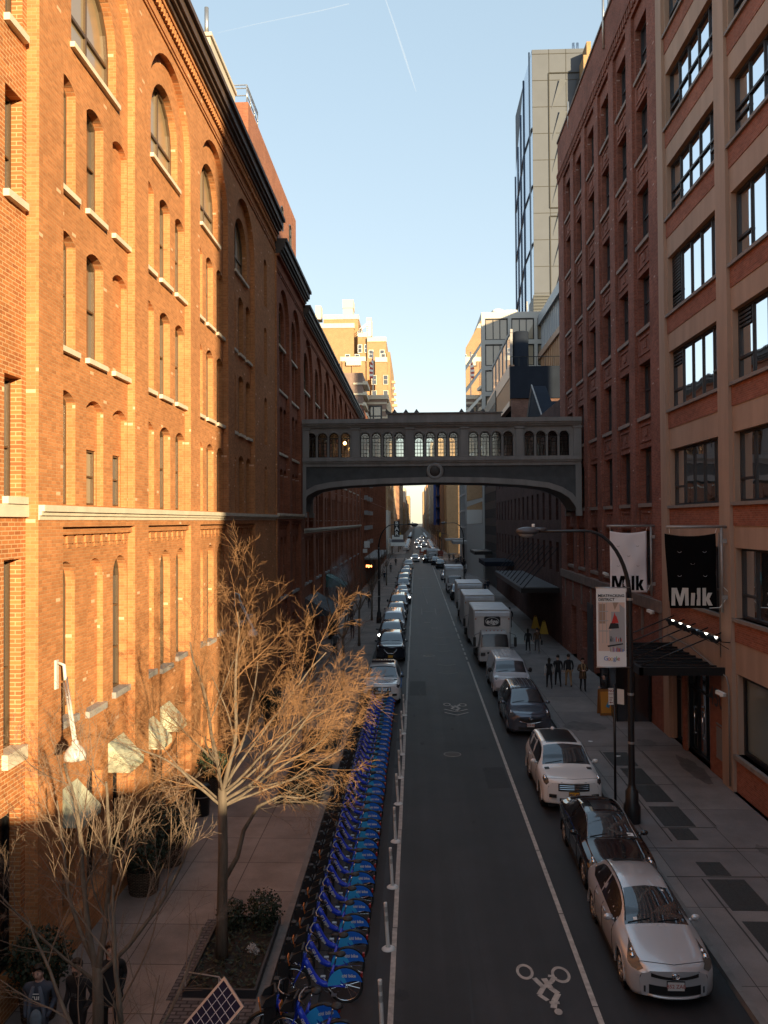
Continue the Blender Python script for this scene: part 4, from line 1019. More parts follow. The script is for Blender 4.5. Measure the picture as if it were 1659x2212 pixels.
def canopy(x0, x1, y0, y1, z, lab, rods=True, m=BLACKF, th=.5):
    t = empty('street_canopy', (0, 0, 0), label=lab, cat='canopy')
    g = MB(); g.box(x0, x1, y0, y1, z, z+th); g.build('roof', m, t)
    g = MB()
    if rods:
        n = max(2, int((y1-y0)/2.2))
        for i in range(n+1): y = y0+.1+(y1-y0-.2)*i/n; g.tube([(x0+.2, y, z+th), (x1-.06, y, z+3.4)], .035, 4)
        g.build('tie_rod', BLACKF, t)
    return t
canopy(7.9, 10.78, 63, 84, 4.0, 'long dark market canopy hung on tie rods behind the box trucks', th=.35)
g = MB(); 
for i in range(19): g.box(7.9, 10.7, 63.3+i*1.1, 63.8+i*1.1, 4.36, 4.42)
g.build('canopy_battens', mat('batten_grey', (.16, .17, .19), .5), [o for o in COL.objects if o.name.startswith('street_canopy')][0])
canopy(7.6, 10.78, 92, 101, 4.4, 'flat dark canopy with a pale top beyond the long market canopy', False, SHEET)
canopy(8.3, 10.78, 118, 128, 4.6, 'narrow dark canopy halfway to the avenue', False)
canopy(6.8, 10.78, 150, 160, 5.2, 'pale edged canopy nearer the avenue on the right', False, STONE_G)
canopy(6.7, 10.78, 184, 197, 5.0, 'pale pitched canopy at the avenue corner on the right', False, STONE_G, .3)
# far left, past the avenue
lf = block('white_based_corner_block', 'golden block with a white stone base at the far left avenue corner', -34, -8, 235, 300, 34, BRICK_G, '+X', win=(16, 2.0, 3.8, 2.2, 10))
g = MB(); g.box(-34, -7.9, 234.5, 262, 0, 12.5); g.build('white_base', mat('white_base', (.5, .48, .44), .7), lf)
q = empty('corner_brownstone', (0, 0, 0), label='brown banded corner building with a large dark window, just above the bridge left of centre', cat='building')
g = MB(); g.box(-24, -8.3, 241, 262, 30, 45); g.build('wall', mat('banded_brown', (.30, .21, .17), .8, var=.15), q)
g = MB()
for i in range(7): g.box(-24, -8.2, 240.9, 262, 31+i*2.1, 31.5+i*2.1)
g.box(-24.2, -7.7, 240.5, 262, 45, 46.2)
for i in range(6): g.box(-8.3, -7.2, 242+i*3, 243+i*3, 34, 44); g.box(-8.3, -6.9+.1*(i % 2), 242+i*3, 243+i*3, 37, 38); 
g.build('stone_band', STONE, q)
window(q, lambda s, z, d: (s, 240.8+d, z), -13.4, -9.6, 36.2, 43.2, 0, 0, frame=DKPAINT, glass=GLASS_B, bars_v=(.33,), bars_h=(.55,), fw=.45, dep=.1)
q2 = empty('ornate_stone_tower', (0, 0, 0), label='tall narrow ornate brown stone building at the end of the factory roofline', cat='building')
g = MB(); g.box(-22, -8.2-6.2, 228, 240, 0, 50.5); g.build('wall', mat('brown_weathered', (.25, .17, .14), .85, var=.2, scale=.5), q2)
g = MB()
for z in range(9):
    g.box(-14.4, -13.6+.25*(z % 3), 227.8, 240, 24+z*2.9, 24.9+z*2.9); g.box(-17, -14.4, 227.7, 228, 24+z*2.9, 24.5+z*2.9)
g.build('balcony', STONE, q2)
bg = empty('golden_apartment_building', (0, 0, 0), label='stepped golden brick apartment building glowing in the sun above the factory roofline', cat='apartment building')
g = MB(); g.box(-17.2, -10.3, 298, 340, 0, 75.5); g.box(-10.1, -8.9, 300, 352, 0, 70.9); g.box(-20.6, -17.2, 299, 345, 0, 77.4); g.box(-33.5, -20.7, 303, 345, 0, 85.0); g.box(-34.9, -22.1, 300, 345, 0, 81.1); g.box(-26.4, -17.6, 292, 345, 0, 67.3); g.box(-14.1, -9.9, 294, 350, 0, 67.3);  # block edges and tops worked back from image pixels at chosen distances
g.build('wall', BRICK_G, bg)
g = MB()
g.box(-17.1, -10.2, 297.7, 300.7, 74.3, 75.9); g.box(-20.5, -17.1, 298.7, 301.7, 76.2, 77.8); g.box(-33.5, -20.5, 302.7, 305.7, 83.8, 85.5); g.box(-34.8, -21.9, 299.7, 302.7, 79.9, 81.6); g.box(-26.4, -17.4, 291.6, 294.6, 66.1, 67.7); g.box(-14.1, -9.8, 293.6, 296.6, 66.1, 67.8); g.box(-24.2, -18.9, 291.0, 294.0, 64.5, 66.1); 
g.split('parapet', STONE, bg)
g = MB(); g.box(-26.4, -22.8, 305, 312, 84, 88.5); g.box(-26.6, -22.6, 304.8, 312, 88.5, 91.6); g.box(-17.8, -15.9, 305, 312, 78, 84.8); g.box(-33, -28, 308, 312, 84, 86.8); g.box(-36.5, -34.4, 303, 308, 84, 89); g.split('water_tank', mat('tank_cream', (.6, .52, .42), .6), bg)
g = MB()
for i in range(9): g.box(-17.6, -16, 302.6, 302.9, 76.5+i*.75, 76.8+i*.75)
g.tube([(-20, 297, 78.6), (-16.5, 297, 81.5)], .12, 4); g.tube([(-19, 297, 78.6), (-15.5, 297, 81.5)], .12, 4)
g.build('fire_stair', WHITE, bg)
front_windows(bg, 297.9, [-16.6, -12.6], [70.6-2.3], 1.7, 3, frame=WHITE)
front_windows(bg, 297.5, [-12.2], [66.8], 1.7, 3, frame=WHITE)
front_windows(bg, 291.8, [-24.6, -21.2], [70.2-4.6], 1.7, 3, frame=WHITE)
front_windows(bg, 298.8, [-20.6, -18.2], [70.5], 1.6, 3, frame=WHITE)
front_windows(bg, 302.8, [-30, -24.5, -21], [76.8], 1.7, 2.6, frame=WHITE)
front_windows(bg, 293.8, [-15.4, -11.3], [58, 52.5, 47.2], 1.8, 3.4)
for x in (-25.5, -22.1, -27.5, -16.9): 
    g = MB(); g.tube([(x, 291.4 if x > -26 else 299, 50), (x, 291.4 if x > -26 else 299, 66)], .12, 4); g.build('pipe', COPPER, bg)
for i in range(16):
    g = MB(); g.box(-8.7, -7.6+.3*(i % 2), 301+i*2.8, 302.2+i*2.8, 40+(i*7) % 22, 41+(i*7) % 22); g.build('balcony', mat('far_balcony', (.5, .33, .22), .7), bg)
fp = empty('flagpole', (-12.4, 245, 46), label='white flagpole with a striped red and white flag on the far brown roof', cat='flagpole')
g = MB(); g.tube([(0, 0, 0), (0, 0, 13.5)], .14, 6); g.sphere((0, 0, 13.6), .25, 8, 6); g.build('pole', WHITE, fp)
g = MB(); 
for i in range(9): 
    g.k = i % 2; a = i/9; b = (i+1)/9
    g.face([(-.1-1.0*math.sin(a*2.2)*1.0, -.1, 12.2-6.5*a), (.0, -.1, 12.4-1.0-5.5*a), (.0, -.1, 12.4-1-5.5*b), (-.1-1.0*math.sin(b*2.2), -.1, 12.2-6.5*b)])
o = g.build('flag', [mat('flag_red', (.45, .07, .06), .8), WHITE], fp); sld = o.modifiers.new('s', 'SOLIDIFY'); sld.thickness = .05
# far vista: both sides narrowing to the end of the street
FARW = [BRICK_G, mat('far_tan', (.45, .30, .17), .9), mat('far_rust', (.38, .2, .12), .9), mat('far_pale', (.52, .42, .32), .9)]
rd = random.Random(11); y = 302; i = 0
words = ['tan', 'rust', 'pale', 'golden']
while y < 1250:
    L_ = rd.uniform(28, 60)*(1+y/900); h = rd.choice([24, 30, 19, 38, 45]) if i else 23
    block('far_left_building', '%s brick building, number %s block along the left of the distant street' % (words[(i+1) % 4], ['first', 'second', 'third', 'fourth', 'fifth', 'sixth', 'seventh', 'eighth', 'ninth', 'tenth', 'eleventh', 'twelfth', 'thirteenth', 'fourteenth'][i % 14]), -40, -8-rd.uniform(0, 1.2), y, y+L_, h, FARW[(i+1) % 4], '+X', win=(max(4, int(L_/4)), 1.6, 3.7, 2.1, 5))
    y += L_+.3; i += 1
y = 262; i = 0
while y < 1250:
    L_ = rd.uniform(24, 60)*(1+y/900); h = [26, 20, 18, 52, 40, 60, 46, 38, 55, 40, 45][i % 11]
    block('far_right_building', '%s brick building, number %s block along the right of the distant street' % (words[(i+2) % 4], ['first', 'second', 'third', 'fourth', 'fifth', 'sixth', 'seventh', 'eighth', 'ninth', 'tenth', 'eleventh', 'twelfth', 'thirteenth', 'fourteenth'][i % 14]), 10.5+rd.uniform(-.8, 1.2), 40, y, y+L_, h, FARW[(i+2) % 4], '-X', win=(max(4, int(L_/4)), 1.6, 3.7, 2.1, 5))
    y += L_+.3; i += 1
block('golden_corner_slab', 'bare golden slab wall lit by the sun across the avenue on the right', 8.9, 30, 238, 262, 36, FARW[0])
fe = block('iron_balcony_tenement', 'dark narrow tenement with iron balconies and a heavy cornice, across the avenue', 7.9, 8.85, 262.2, 300, 25, FARW[2], top=1.2)
g = MB()
for z in range(5): g.box(6.6, 7.9, 266, 276, 6+z*3.8, 6.2+z*3.8); g.tube([(6.65, 266, 7.2+z*3.8), (6.65, 276, 7.2+z*3.8)], .06, 4); g.tube([(6.8, 267, 6+z*3.8), (6.8, 275, 9.6+z*3.8)], .08, 4)
g.build('fire_escape', BLACKF, fe)
t = empty('blue_vertical_banner', (7.1, 275, 8), label='tall blue banner hanging on the buildings across the avenue', cat='banner')
g = MB(); g.box(-1.2, 1.2, 0, .25, 0, 14.5); g.build('cloth', mat('banner_blue', (.03, .08, .35), .6), t)
# theatre style sign on the left corner
t = empty('vertical_shop_sign', (-5.1, 222, 0), label='vertical black shop sign with white capitals at the far left corner', cat='sign')
g = MB(); g.box(-.75, .75, 0, .4, 5.2, 9.4); g.build('board', BLACKF, t)
g = MB(); 
for i, ch in enumerate('BAR'): text_mb(g, ch, 1.5, lambda a, b, i=i: (a, -.02, 8.7-i*1.35+b), bold=.02)
g.build('lettering', WHITE, t)
t = empty('corner_billboard', (-4.9, 226, 0), label='white framed billboards on the corner beneath the vertical sign', cat='billboard')
g = MB(); g.box(-2.0, 2.0, 0, .5, -.0+2.6, 3.6); g.box(-1.6, 1.4, 0, .5, 4.4, 5.6); g.split('board', WHITE, t); g = MB(); g.box(-1.7, 1.6, .1, .4, 3.6, 4.4); g.build('picture_panel', mat('billboard_grey', (.12, .11, .13), .6), t)
t = empty('striped_awning', (-5.6, 232, 0), label='white scalloped shop awning at the far left corner', cat='awning'); g = MB(); g.prism([(0, 3.4), (3.2, 2.9), (0, 4.6)], lambda a, b, d: (-1.8+a, d, b), -3, 3); g.build('cloth', mat('awning_grey', (.35, .35, .36), .7), t)
# ================================================================ vehicles (all face the camera; local y=0 is the nose)
def pch(xs, ys, x):
    """smooth monotone interpolation"""
    n = len(xs)
    if x <= xs[0]: return ys[0]
    if x >= xs[-1]: return ys[-1]
    i = 0
    while x > xs[i+1]: i += 1
    h = [xs[k+1]-xs[k] for k in range(n-1)]; d = [(ys[k+1]-ys[k])/h[k] for k in range(n-1)]
    def m(k):
        if k == 0: return d[0]
        if k == n-1: return d[-1]
        if d[k-1]*d[k] <= 0: return 0
        w1 = 2*h[k]+h[k-1]; w2 = h[k]+2*h[k-1]; return (w1+w2)/(w1/d[k-1]+w2/d[k])
    t = (x-xs[i])/h[i]; a, b = m(i)*h[i], m(i+1)*h[i]
    return ys[i]*(2*t**3-3*t*t+1)+a*(t**3-2*t*t+t)+ys[i+1]*(-2*t**3+3*t*t)+b*(t**3-t*t)
T_ = [0, .2, .34, .42, .55, .66, .82, .90, 1.0]
class Body:
    """keys: y -> (ztop, zbelt, wtop, wbelt, wmax, zbot)"""
    def __init__(s, keys):
        s.ys = [k[0] for k in keys]; s.c = list(zip(*[k[1:] for k in keys])); s.L = s.ys[-1]
    def sec(s, y):
        zt, zb, wt, wb, wm, z0 = [pch(s.ys, c, y) for c in s.c]
        zm = z0+(zb-z0)*.5; dz = zt-zb
        return [(0, zt+.012), (wt*.55, zt), (wt*.92, zt-.018-dz*.03), (wt, zt-.05-dz*.08), (wb, zb), (wm, zb-(zb-z0)*.25), (wm*.985, z0+(zb-z0)*.2), (wm*.93, z0), (0, z0)]
    def P(s, y, t, off=0.0):
        sg = 1 if t >= 0 else -1; t = abs(t); S = s.sec(y); y_in = y
        x = pch(T_, [p[0] for p in S], t); z = pch(T_, [p[1] for p in S], t) if t > .15 else S[0][1]+(S[1][1]-S[0][1])*(t/.2)**2
        if off:
            e = 1e-3; n = None
            a = Vector(s.P(y, t*1.0)); b = Vector(s.P(min(y+.02, s.L), t)); c = Vector(s.P(y, min(t+.02, 1)))
            if y+.02 > s.L: b, a2 = a, Vector(s.P(y-.02, t)); n = (a-a2).cross(c-a)
            else: n = (b-a).cross(c-a)
            if n.length > 1e-9:
                n.normalize()
                if n.x*.5*(1 if x > .05 else 0)+n.z*(1 if t < .5 else 0) < 0: n = -n
                x += n.x*off; z += n.z*off; y += n.y*off
        return (sg*x, s.warp(x, y), z)
    def warp(s, x, y):
        k = getattr(s, 'nose', .30)
        return y+k*x*x*max(0, 1-y/1.1)**2-.22*x*x*max(0, 1-(s.L-y)/1.0)**2
    def shell(s, mb, wheels, wr, ny=70, nt=18):
        ys = []
        for i in range(ny+1):
            q = i/ny; ys.append(s.L*(q if .06 < q < .94 else q))
        ys = sorted(set([0, .02, .06, .12]+ys+[s.L-.12, s.L-.05, s.L-.02])); ts = sorted(set([-1+2*i/(2*nt) for i in range(2*nt+1)]))
        base = len(mb.v)
        for y in ys:
            for t in ts: mb.v.append(s.P(y, t))
        m = len(ts)
        for i in range(len(ys)-1):
            for j in range(m-1):
                yc = (ys[i]+ys[i+1])/2; p = s.P(yc, (ts[j]+ts[j+1])/2)
                if abs(p[0]) > .55 and any((yc-w)**2+(p[2]-wr)**2 < (wr+.06)**2 for w in wheels): continue
                a = base+i*m+j; mb.f.append((a, a+m, a+m+1, a+1)); mb.m.append(0); mb.sm.append(True)
        for y in (0, s.L):
            S = s.sec(y); wm = S[5][0]; xs = [wm*math.sin(math.pi/2*k/9) for k in range(-9, 10)]
            top = [(p[0], p[1]) for p in S[:6]]; bot = [(p[0], p[1]) for p in reversed(S[5:])]
            def zi(pl, x):
                pl = sorted(pl); return pch([q[0] for q in pl]+[9], [q[1] for q in pl]+[pl[-1][1]], x) if len(set(q[0] for q in pl)) == len(pl) else pl[0][1]
            for x0_, x1_ in zip(xs, xs[1:]):
                q = [(x0_, s.warp(x0_, y), zi(bot, abs(x0_))), (x1_, s.warp(x1_, y), zi(bot, abs(x1_))), (x1_, s.warp(x1_, y), zi(top, abs(x1_))), (x0_, s.warp(x0_, y), zi(top, abs(x0_)))]
                sm = mb.smooth; mb.smooth = True; mb.face(q, 0); mb.smooth = sm
    def patch(s, mb, poly, off=.006, res=.12, k=0, mirror=False):
        """a patch of the skin: poly in (y, t)"""
        y0 = min(p[0] for p in poly); y1 = max(p[0] for p in poly); t0 = min(p[1] for p in poly); t1 = max(p[1] for p in poly)
        ny = max(2, int((y1-y0)/res)); nt = max(2, int((t1-t0)/.05))
        V = [Vector(p) for p in poly]; E = []; dens = []
        n = len(V)
        for i in range(n):
            a = V[i]; b = V[(i+1) % n]; kx = max(1, int((b-a).length/.08))
            for q in range(kx): dens.append(a+(b-a)*(q/kx))
        V = dens; E = [(i, (i+1) % len(V)) for i in range(len(V))]
        V2 = V+[Vector((y0+(y1-y0)*i/ny, t0+(t1-t0)*j/nt)) for i in range(1, ny) for j in range(1, nt)]
        vo, eo, fo, *_ = delaunay_2d_cdt(V2, E, [], 1, 1e-6)
        def inside(x, y):
            c = False; j = len(poly)-1
            for i in range(len(poly)):
                xi, yi = poly[i]; xj, yj = poly[j]
                if (yi > y) != (yj > y) and x < (xj-xi)*(y-yi)/(yj-yi)+xi: c = not c
                j = i
            return c
        F_ = [tuple(f) for f in fo if inside(sum(vo[i].x for i in f)/len(f), sum(vo[i].y for i in f)/len(f))]
        sm = mb.smooth; mb.smooth = True
        mb.add([s.P(v_.x, v_.y, off) for v_ in vo], F_, k)
        if mirror: mb.add([(lambda q: (-q[0], q[1], q[2]))(s.P(v_.x, v_.y, off)) for v_ in vo], [tuple(reversed(f)) for f in F_], k)
        mb.smooth = sm
RIM = mat('alloy_rim', (.42, .42, .43), .3, .7); RIMB = mat('dark_rim', (.12, .12, .12), .4, .5)
HL = mat('headlight_lens', (.09, .09, .09), .12, coat=1); HLD = mat('headlight_dark', (.06, .06, .065), .15, coat=1); AMB = mat('amber_lens', (.5, .12, .02), .25)
GRILL = mat('grille_black', (.012, .012, .013), .45); CARG = glass_mat('car_glass', (.006, .007, .009), .08, wob=0)
PLATE = mat('plate_white', (.6, .58, .56), .5); PLATEY = mat('plate_yellow', (.72, .38, .04), .5); PLTX = mat('plate_red_letters', (.4, .12, .1), .6); NAVY = mat('plate_navy', (.02, .03, .12), .6)
HLON = mat('headlight_on', (1, 1, .95), .2, emit=(1, .95, .85), es=3)
def paint(name, c, rough=.25, metal=0.0, coat=1): return mat(name, c, rough, metal, coat=coat)
WHC = {}
def wheel(parent, x, y, r_, rim=RIM, w_=.21, out=1, spokes=7):
    key = (round(r_, 3), rim.name, out, spokes)
    if key not in WHC:
        g = MB(); g.lathe([(r_*.66, -w_/2*out), (r_*.93, -w_/2*out), (r_, -w_*.3*out), (r_, w_*.3*out), (r_*.94, w_/2*out), (r_*.68, w_/2*out), (r_*.64, w_*.25*out)], (0, 0, 0), 28, 'X'); t_ = g
        g = MB(); g.lathe([(r_*.68, w_*.48*out), (r_*.62, w_*.44*out), (r_*.60, w_*.1*out), (0.001, w_*.05*out)], (0, 0, 0), 28, 'X')
        for i in range(spokes):
            a = 2*math.pi*i/spokes; ca, sa = math.cos(a), math.sin(a)
            g.tube([(w_*.36*out, ca*r_*.1, sa*r_*.1), (w_*.42*out, ca*r_*.64, sa*r_*.64)], [r_*.10, r_*.065], 5)
        g.lathe([(r_*.14, w_*.44*out), (0.001, w_*.46*out)], (0, 0, 0), 10, 'X')
        WHC[key] = (t_, g)
    t_, g = WHC[key]
    wh = empty('wheel', (x, y, r_)); wh.parent = parent
    if isinstance(t_, MB):
        a = t_.build('tyre', RUBBER, wh); b = g.build('rim', rim, wh); WHC[key] = (a, b)
    else: inst(t_, 'tyre', wh); inst(g, 'rim', wh)
def detail(root, B, wheels, ws, col):
    yc = ws[0][0]; a_, b_ = wheels; q = MB()
    for y in (yc+.28, (yc+.28+b_-.35)/2+.1, b_-.42):
        for sg in (1, -1): q.tube([B.P(y, sg*t, .002) for t in (.56, .64, .72, .80, .84)], .007, 4)
    for sg in (1, -1): q.tube([B.P(y, sg*.835, .004) for y in (a_+.5, (a_+b_)/2, b_-.5)], .02, 4)
    q.tube([B.P(.10+.20*abs(a), a, .003) for a in [-.36+.036*i for i in range(21)]], .006, 4); q.build('panel_gap', GRILL, root)
    q = MB()
    for y in ((yc+.28+b_-.35)/2-.12, b_-.6):
        for sg in (1, -1): p = B.P(y, sg*.60, .012); q.obox(p, .03, .18, .03, (0, 0, 0))
    q.split('door_handle', col, root)
    q = MB(); y0 = yc+.03
    q.tube([B.P(y0+.02*i, -.30+i*.06, .018) for i in range(5)], .010, 4); q.tube([B.P(y0+.02*i, .02+i*.06, .018) for i in range(5)], .010, 4); q.build('wiper', GRILL, root)
def car(name, loc, lab, cat, keys, col, wheels, wr, glassw, sides, heads, rim=RIM, extras=None, mirror_at=None, plate=PLATE, plate_txt='', grille=None, hlm=HL, rot=0, mirc=None, tall=False, group=None):
    root = empty(name, loc, rot, lab, cat, group)
    B = Body(keys); g = MB(); B.shell(g, wheels, wr)
    wmx = max(k[5] for k in keys)
    # wheel arches and dark wells
    for w_ in wheels:
        for sg in (1, -1):
            xw = abs(B.P(w_, .82)[0]); 
            pts = [(sg*(xw-.012), w_+(wr+.075)*math.cos(a), wr+(wr+.075)*math.sin(a)) for a in [math.pi*(i/16) for i in range(-1, 18)]]
            g.tube(pts, .032, 6, k=0)
            g.lathe([(wr+.1, sg*(xw-.30)), (0.001, sg*(xw-.30))], (0, w_, wr), 20, 'X', k=1)
            g.lathe([(wr+.09, sg*(xw-.30)), (wr+.085, sg*(xw-.02))], (0, w_, wr), 20, 'X', k=1)
    g.box(-wmx*.8, wmx*.8, .25, B.L-.25, .16, .30, k=1)
    g.build('body', [col, GRILL], root)
    ws, rw = glassw
    q = MB(); B.patch(q, ws); q.build('windshield', CARG, root)
    if rw: q = MB(); B.patch(q, rw); q.build('rear_window', CARG, root)
    for sp in sides: q = MB(); B.patch(q, sp, mirror=True, off=.005); q.split('side_window', CARG, root)
    detail(root, B, wheels, ws, col)
    for sg in (1, -1):
        q = MB(); hp = [(y, t*sg) for y, t in heads]; B.patch(q, hp, off=.010, res=.05); 
        h_ = q.build('headlight', hlm, root)
        c = (sum(p[0] for p in hp)/len(hp), sum(p[1] for p in hp)/len(hp)); P_ = B.P(*c, .0)
        q = MB(); q.sphere((P_[0], P_[1]-.006, P_[2]+.012), .062, 10, 6); P2 = B.P(c[0]+.16, c[1]-.02*(1 if c[1]>0 else -1)); q.sphere((P2[0], P2[1], P2[2]+.008), .045, 10, 6); q.build('bulb', CHROME, h_)
    for w_ in wheels:
        xw = abs(B.P(w_, .82)[0])-.115
        for sg in (1, -1): wheel(root, sg*xw, w_, wr, rim, out=sg)
    ym, zm = mirror_at
    for sg in (1, -1):
        xw = abs(B.P(ym, .50)[0]); q = MB()
        q.sphere((sg*(xw+.17), ym, zm+.05), .1, 10, 7, sc=(1.05, .55, .72 if not tall else 1.4)); q.tube([(sg*(xw-.02), ym+.02, zm-.03), (sg*(xw+.12), ym+.01, zm+.02)], .03, 6)
        q.build('mirror', mirc or col, root)
    if plate:
        z_ = grille['plate'] if grille and 'plate' in grille else .5
        q = MB(); q.box(-.16, .16, -.03, -.005, z_-.08, z_+.08); p_ = q.build('licence_plate', plate, root)
        if plate_txt: q = MB(); text_mb(q, plate_txt, .10, lambda a, b: (a, -.033, z_+b), bold=.02); q.build('plate_lettering', PLTX if plate is PLATE else NAVY, p_)
        q = MB(); q.box(-.175, .175, -.022, -.004, z_-.095, z_+.095); q.build('plate_holder', GRILL, p_)
    if extras: extras(root, B)
    return root
def smile(B, mb, y, w, z0, z1, droop, n=14, rnd=.12):
    y -= .004
    """a curved slot across the nose following its plan"""
    A = []; C_ = []
    for i in range(n+1):
        a = -1+2*i/n; x = a*w; yy = B.warp(abs(x), 0)+y; z = droop*(a*a)
        A.append((x, yy, z1+z)); C_.append((x, yy, z0+z*.6))
    for i in range(n): mb.face([A[i], A[i+1], C_[i+1], C_[i]])
# ---- silver hatchback
SILV = paint('silver_paint', (.60, .59, .60), .3, .4)
K_H = [(0, .70, .62, .52, .62, .66, .20), (.04, .74, .64, .58, .70, .74, .18), (.15, .80, .66, .66, .79, .82, .17), (.45, .88, .74, .70, .83, .86, .17), (1.0, .985, .86, .70, .83, .872, .19), (1.22, 1.03, .89, .70, .83, .873, .19), (1.75, 1.27, .92, .60, .82, .873, .19), (2.15, 1.42, .94, .56, .82, .873, .19), (2.6, 1.485, .96, .55, .81, .873, .19), (3.2, 1.46, .985, .54, .80, .873, .20), (3.8, 1.35, 1.01, .52, .79, .865, .21), (4.2, 1.18, 1.02, .52, .77, .84, .24), (4.40, 1.08, .98, .55, .72, .80, .3), (4.46, 1.0, .92, .5, .66, .74, .34)]
def ex_h(root, B):
    q = MB(); smile(B, q, -.012, .46, .55, .60, .06, rnd=.12); q.build('grille', GRILL, root)
    q = MB(); smile(B, q, -.014, .50, .25, .42, .02, rnd=.16); q.build('lower_intake', GRILL, root)
    q = MB(); pts = [(-.52+.104*i, -.03+.13*abs(-1+.2*i)**3, .215+.01*abs(-1+.2*i)) for i in range(11)]; q.tube(pts, .028, 6); q.build('front_spoiler', SILV, root)
    q = MB(); q.tube([(.07*math.cos(a), -.03, .625+.048*math.sin(a)) for a in [i*math.pi/8 for i in range(17)]], .009, 5); q.tube([(.035*math.cos(a), -.03, .63+.03*math.sin(a)) for a in [i*math.pi/8 for i in range(17)]], .007, 5); q.tube([(-.05, -.03, .655), (.05, -.03, .655)], .008, 5); q.build('badge', CHROME, root)
    q = MB(); q.tube([(x, 3.85, B.P(3.85, 0)[2]+.01+a) for x, a in ((0, 0), (0, .05))], [.04, .01], 6); q.build('antenna_fin', GRILL, root)
    q = MB()
    for sg in (1, -1): q.tube([B.P(y, sg*.33, .012) for y in [1.35+.2*i for i in range(14)]], .012, 5)
    q.build('roof_trim', GRILL, root)
    q = MB(); B.patch(q, [(1.33, -.24), (1.33, -.20), (1.40, -.20), (1.40, -.24)], off=.012); B.patch(q, [(2.0, .2), (2.0, .23), (2.05, .23), (2.05, .2)], off=.012); q.split('sticker', WHITE, root)
    q = MB()
    for sg in (1, -1): q.obox((sg*.60, .13, .33), .12, .03, .12, (0, 0, sg*.6))
    q.build('fog_lamp', HLD, root)
Body.nose = .30
car('silver_hatchback', (4.98, 16.45, 0), 'silver hatchback with a sloping roof, nearest parked car on the right', 'car', K_H, SILV, (.93, 3.63), .315,
    ([(1.25, -.36), (1.25, .36), (2.12, .30), (2.16, 0), (2.12, -.30)], [(3.5, -.24), (3.5, .24), (4.2, .26), (4.2, -.26)]),
    [[(1.55, .45), (1.75, .40), (2.12, .405), (2.5, .41), (2.8, .41), (2.8, .535), (1.5, .535)], [(2.87, .41), (3.3, .415), (3.72, .44), (3.95, .50), (3.6, .535), (2.87, .535)]],
    [(.03, .54), (.05, .40), (.22, .335), (.90, .385), (.66, .46), (.3, .54)], extras=ex_h, mirror_at=(1.62, .95), plate=PLATE, plate_txt='852 ZA8', grille={'plate': .44})
# ---- black sedan
BLK = paint('black_paint', (.008, .009, .012), .12)
K_S = [(0, .70, .60, .55, .66, .70, .22), (.05, .76, .64, .62, .76, .80, .20), (.2, .84, .70, .68, .84, .87, .18), (.6, .91, .80, .72, .87, .90, .18), (1.2, .99, .88, .72, .87, .91, .19), (1.42, 1.03, .90, .71, .87, .91, .19), (1.95, 1.28, .93, .60, .86, .91, .19), (2.35, 1.42, .94, .57, .85, .91, .19), (2.9, 1.45, .96, .57, .85, .91, .19), (3.5, 1.40, .98, .56, .84, .91, .2), (4.05, 1.18, 1.0, .58, .83, .90, .2), (4.3, 1.10, 1.0, .66, .82, .89, .22), (4.75, 1.06, .98, .66, .78, .86, .26), (4.85, .98, .9, .6, .7, .8, .3)]
def ex_s(root, B):
    q = MB(); smile(B, q, -.012, .52, .46, .60, .03); q.build('grille', GRILL, root)
    q = MB(); B.patch(q, [(1.52, .22), (1.52, .30), (1.62, .30), (1.62, .22)], off=.012); q.split('sticker', WHITE, root)
    q = MB(); B.patch(q, [(2.45, -.18), (2.45, .18), (3.2, .18), (3.2, -.18)], off=.006); q.build('sunroof', CARG, root)
    q = MB(); 
    for sg in (1, -1): q.tube([B.P(y, sg*.345, .01) for y in [1.5+.2*i for i in range(13)]], .010, 5)
    q.build('roof_trim', STEEL, root)
car('black_sedan', (5.17, 20.95, 0), 'glossy black sedan parked between the silver hatchback and the white sport utility car', 'car', K_S, BLK, (.98, 3.78), .33,
    ([(1.46, -.36), (1.46, .36), (2.33, .30), (2.36, 0), (2.33, -.30)], [(3.6, -.28), (3.6, .28), (4.15, .31), (4.15, -.31)]),
    [[(1.75, .45), (2.0, .40), (2.4, .405), (2.95, .41), (2.95, .535), (1.7, .535)], [(3.02, .41), (3.5, .415), (3.9, .45), (4.05, .50), (3.8, .535), (3.02, .535)]],
    [(.07, .50), (.12, .37), (.45, .35), (.72, .40), (.5, .47), (.25, .53)], extras=ex_s, mirror_at=(1.85, .98), plate=PLATEY, grille={'plate': .42})
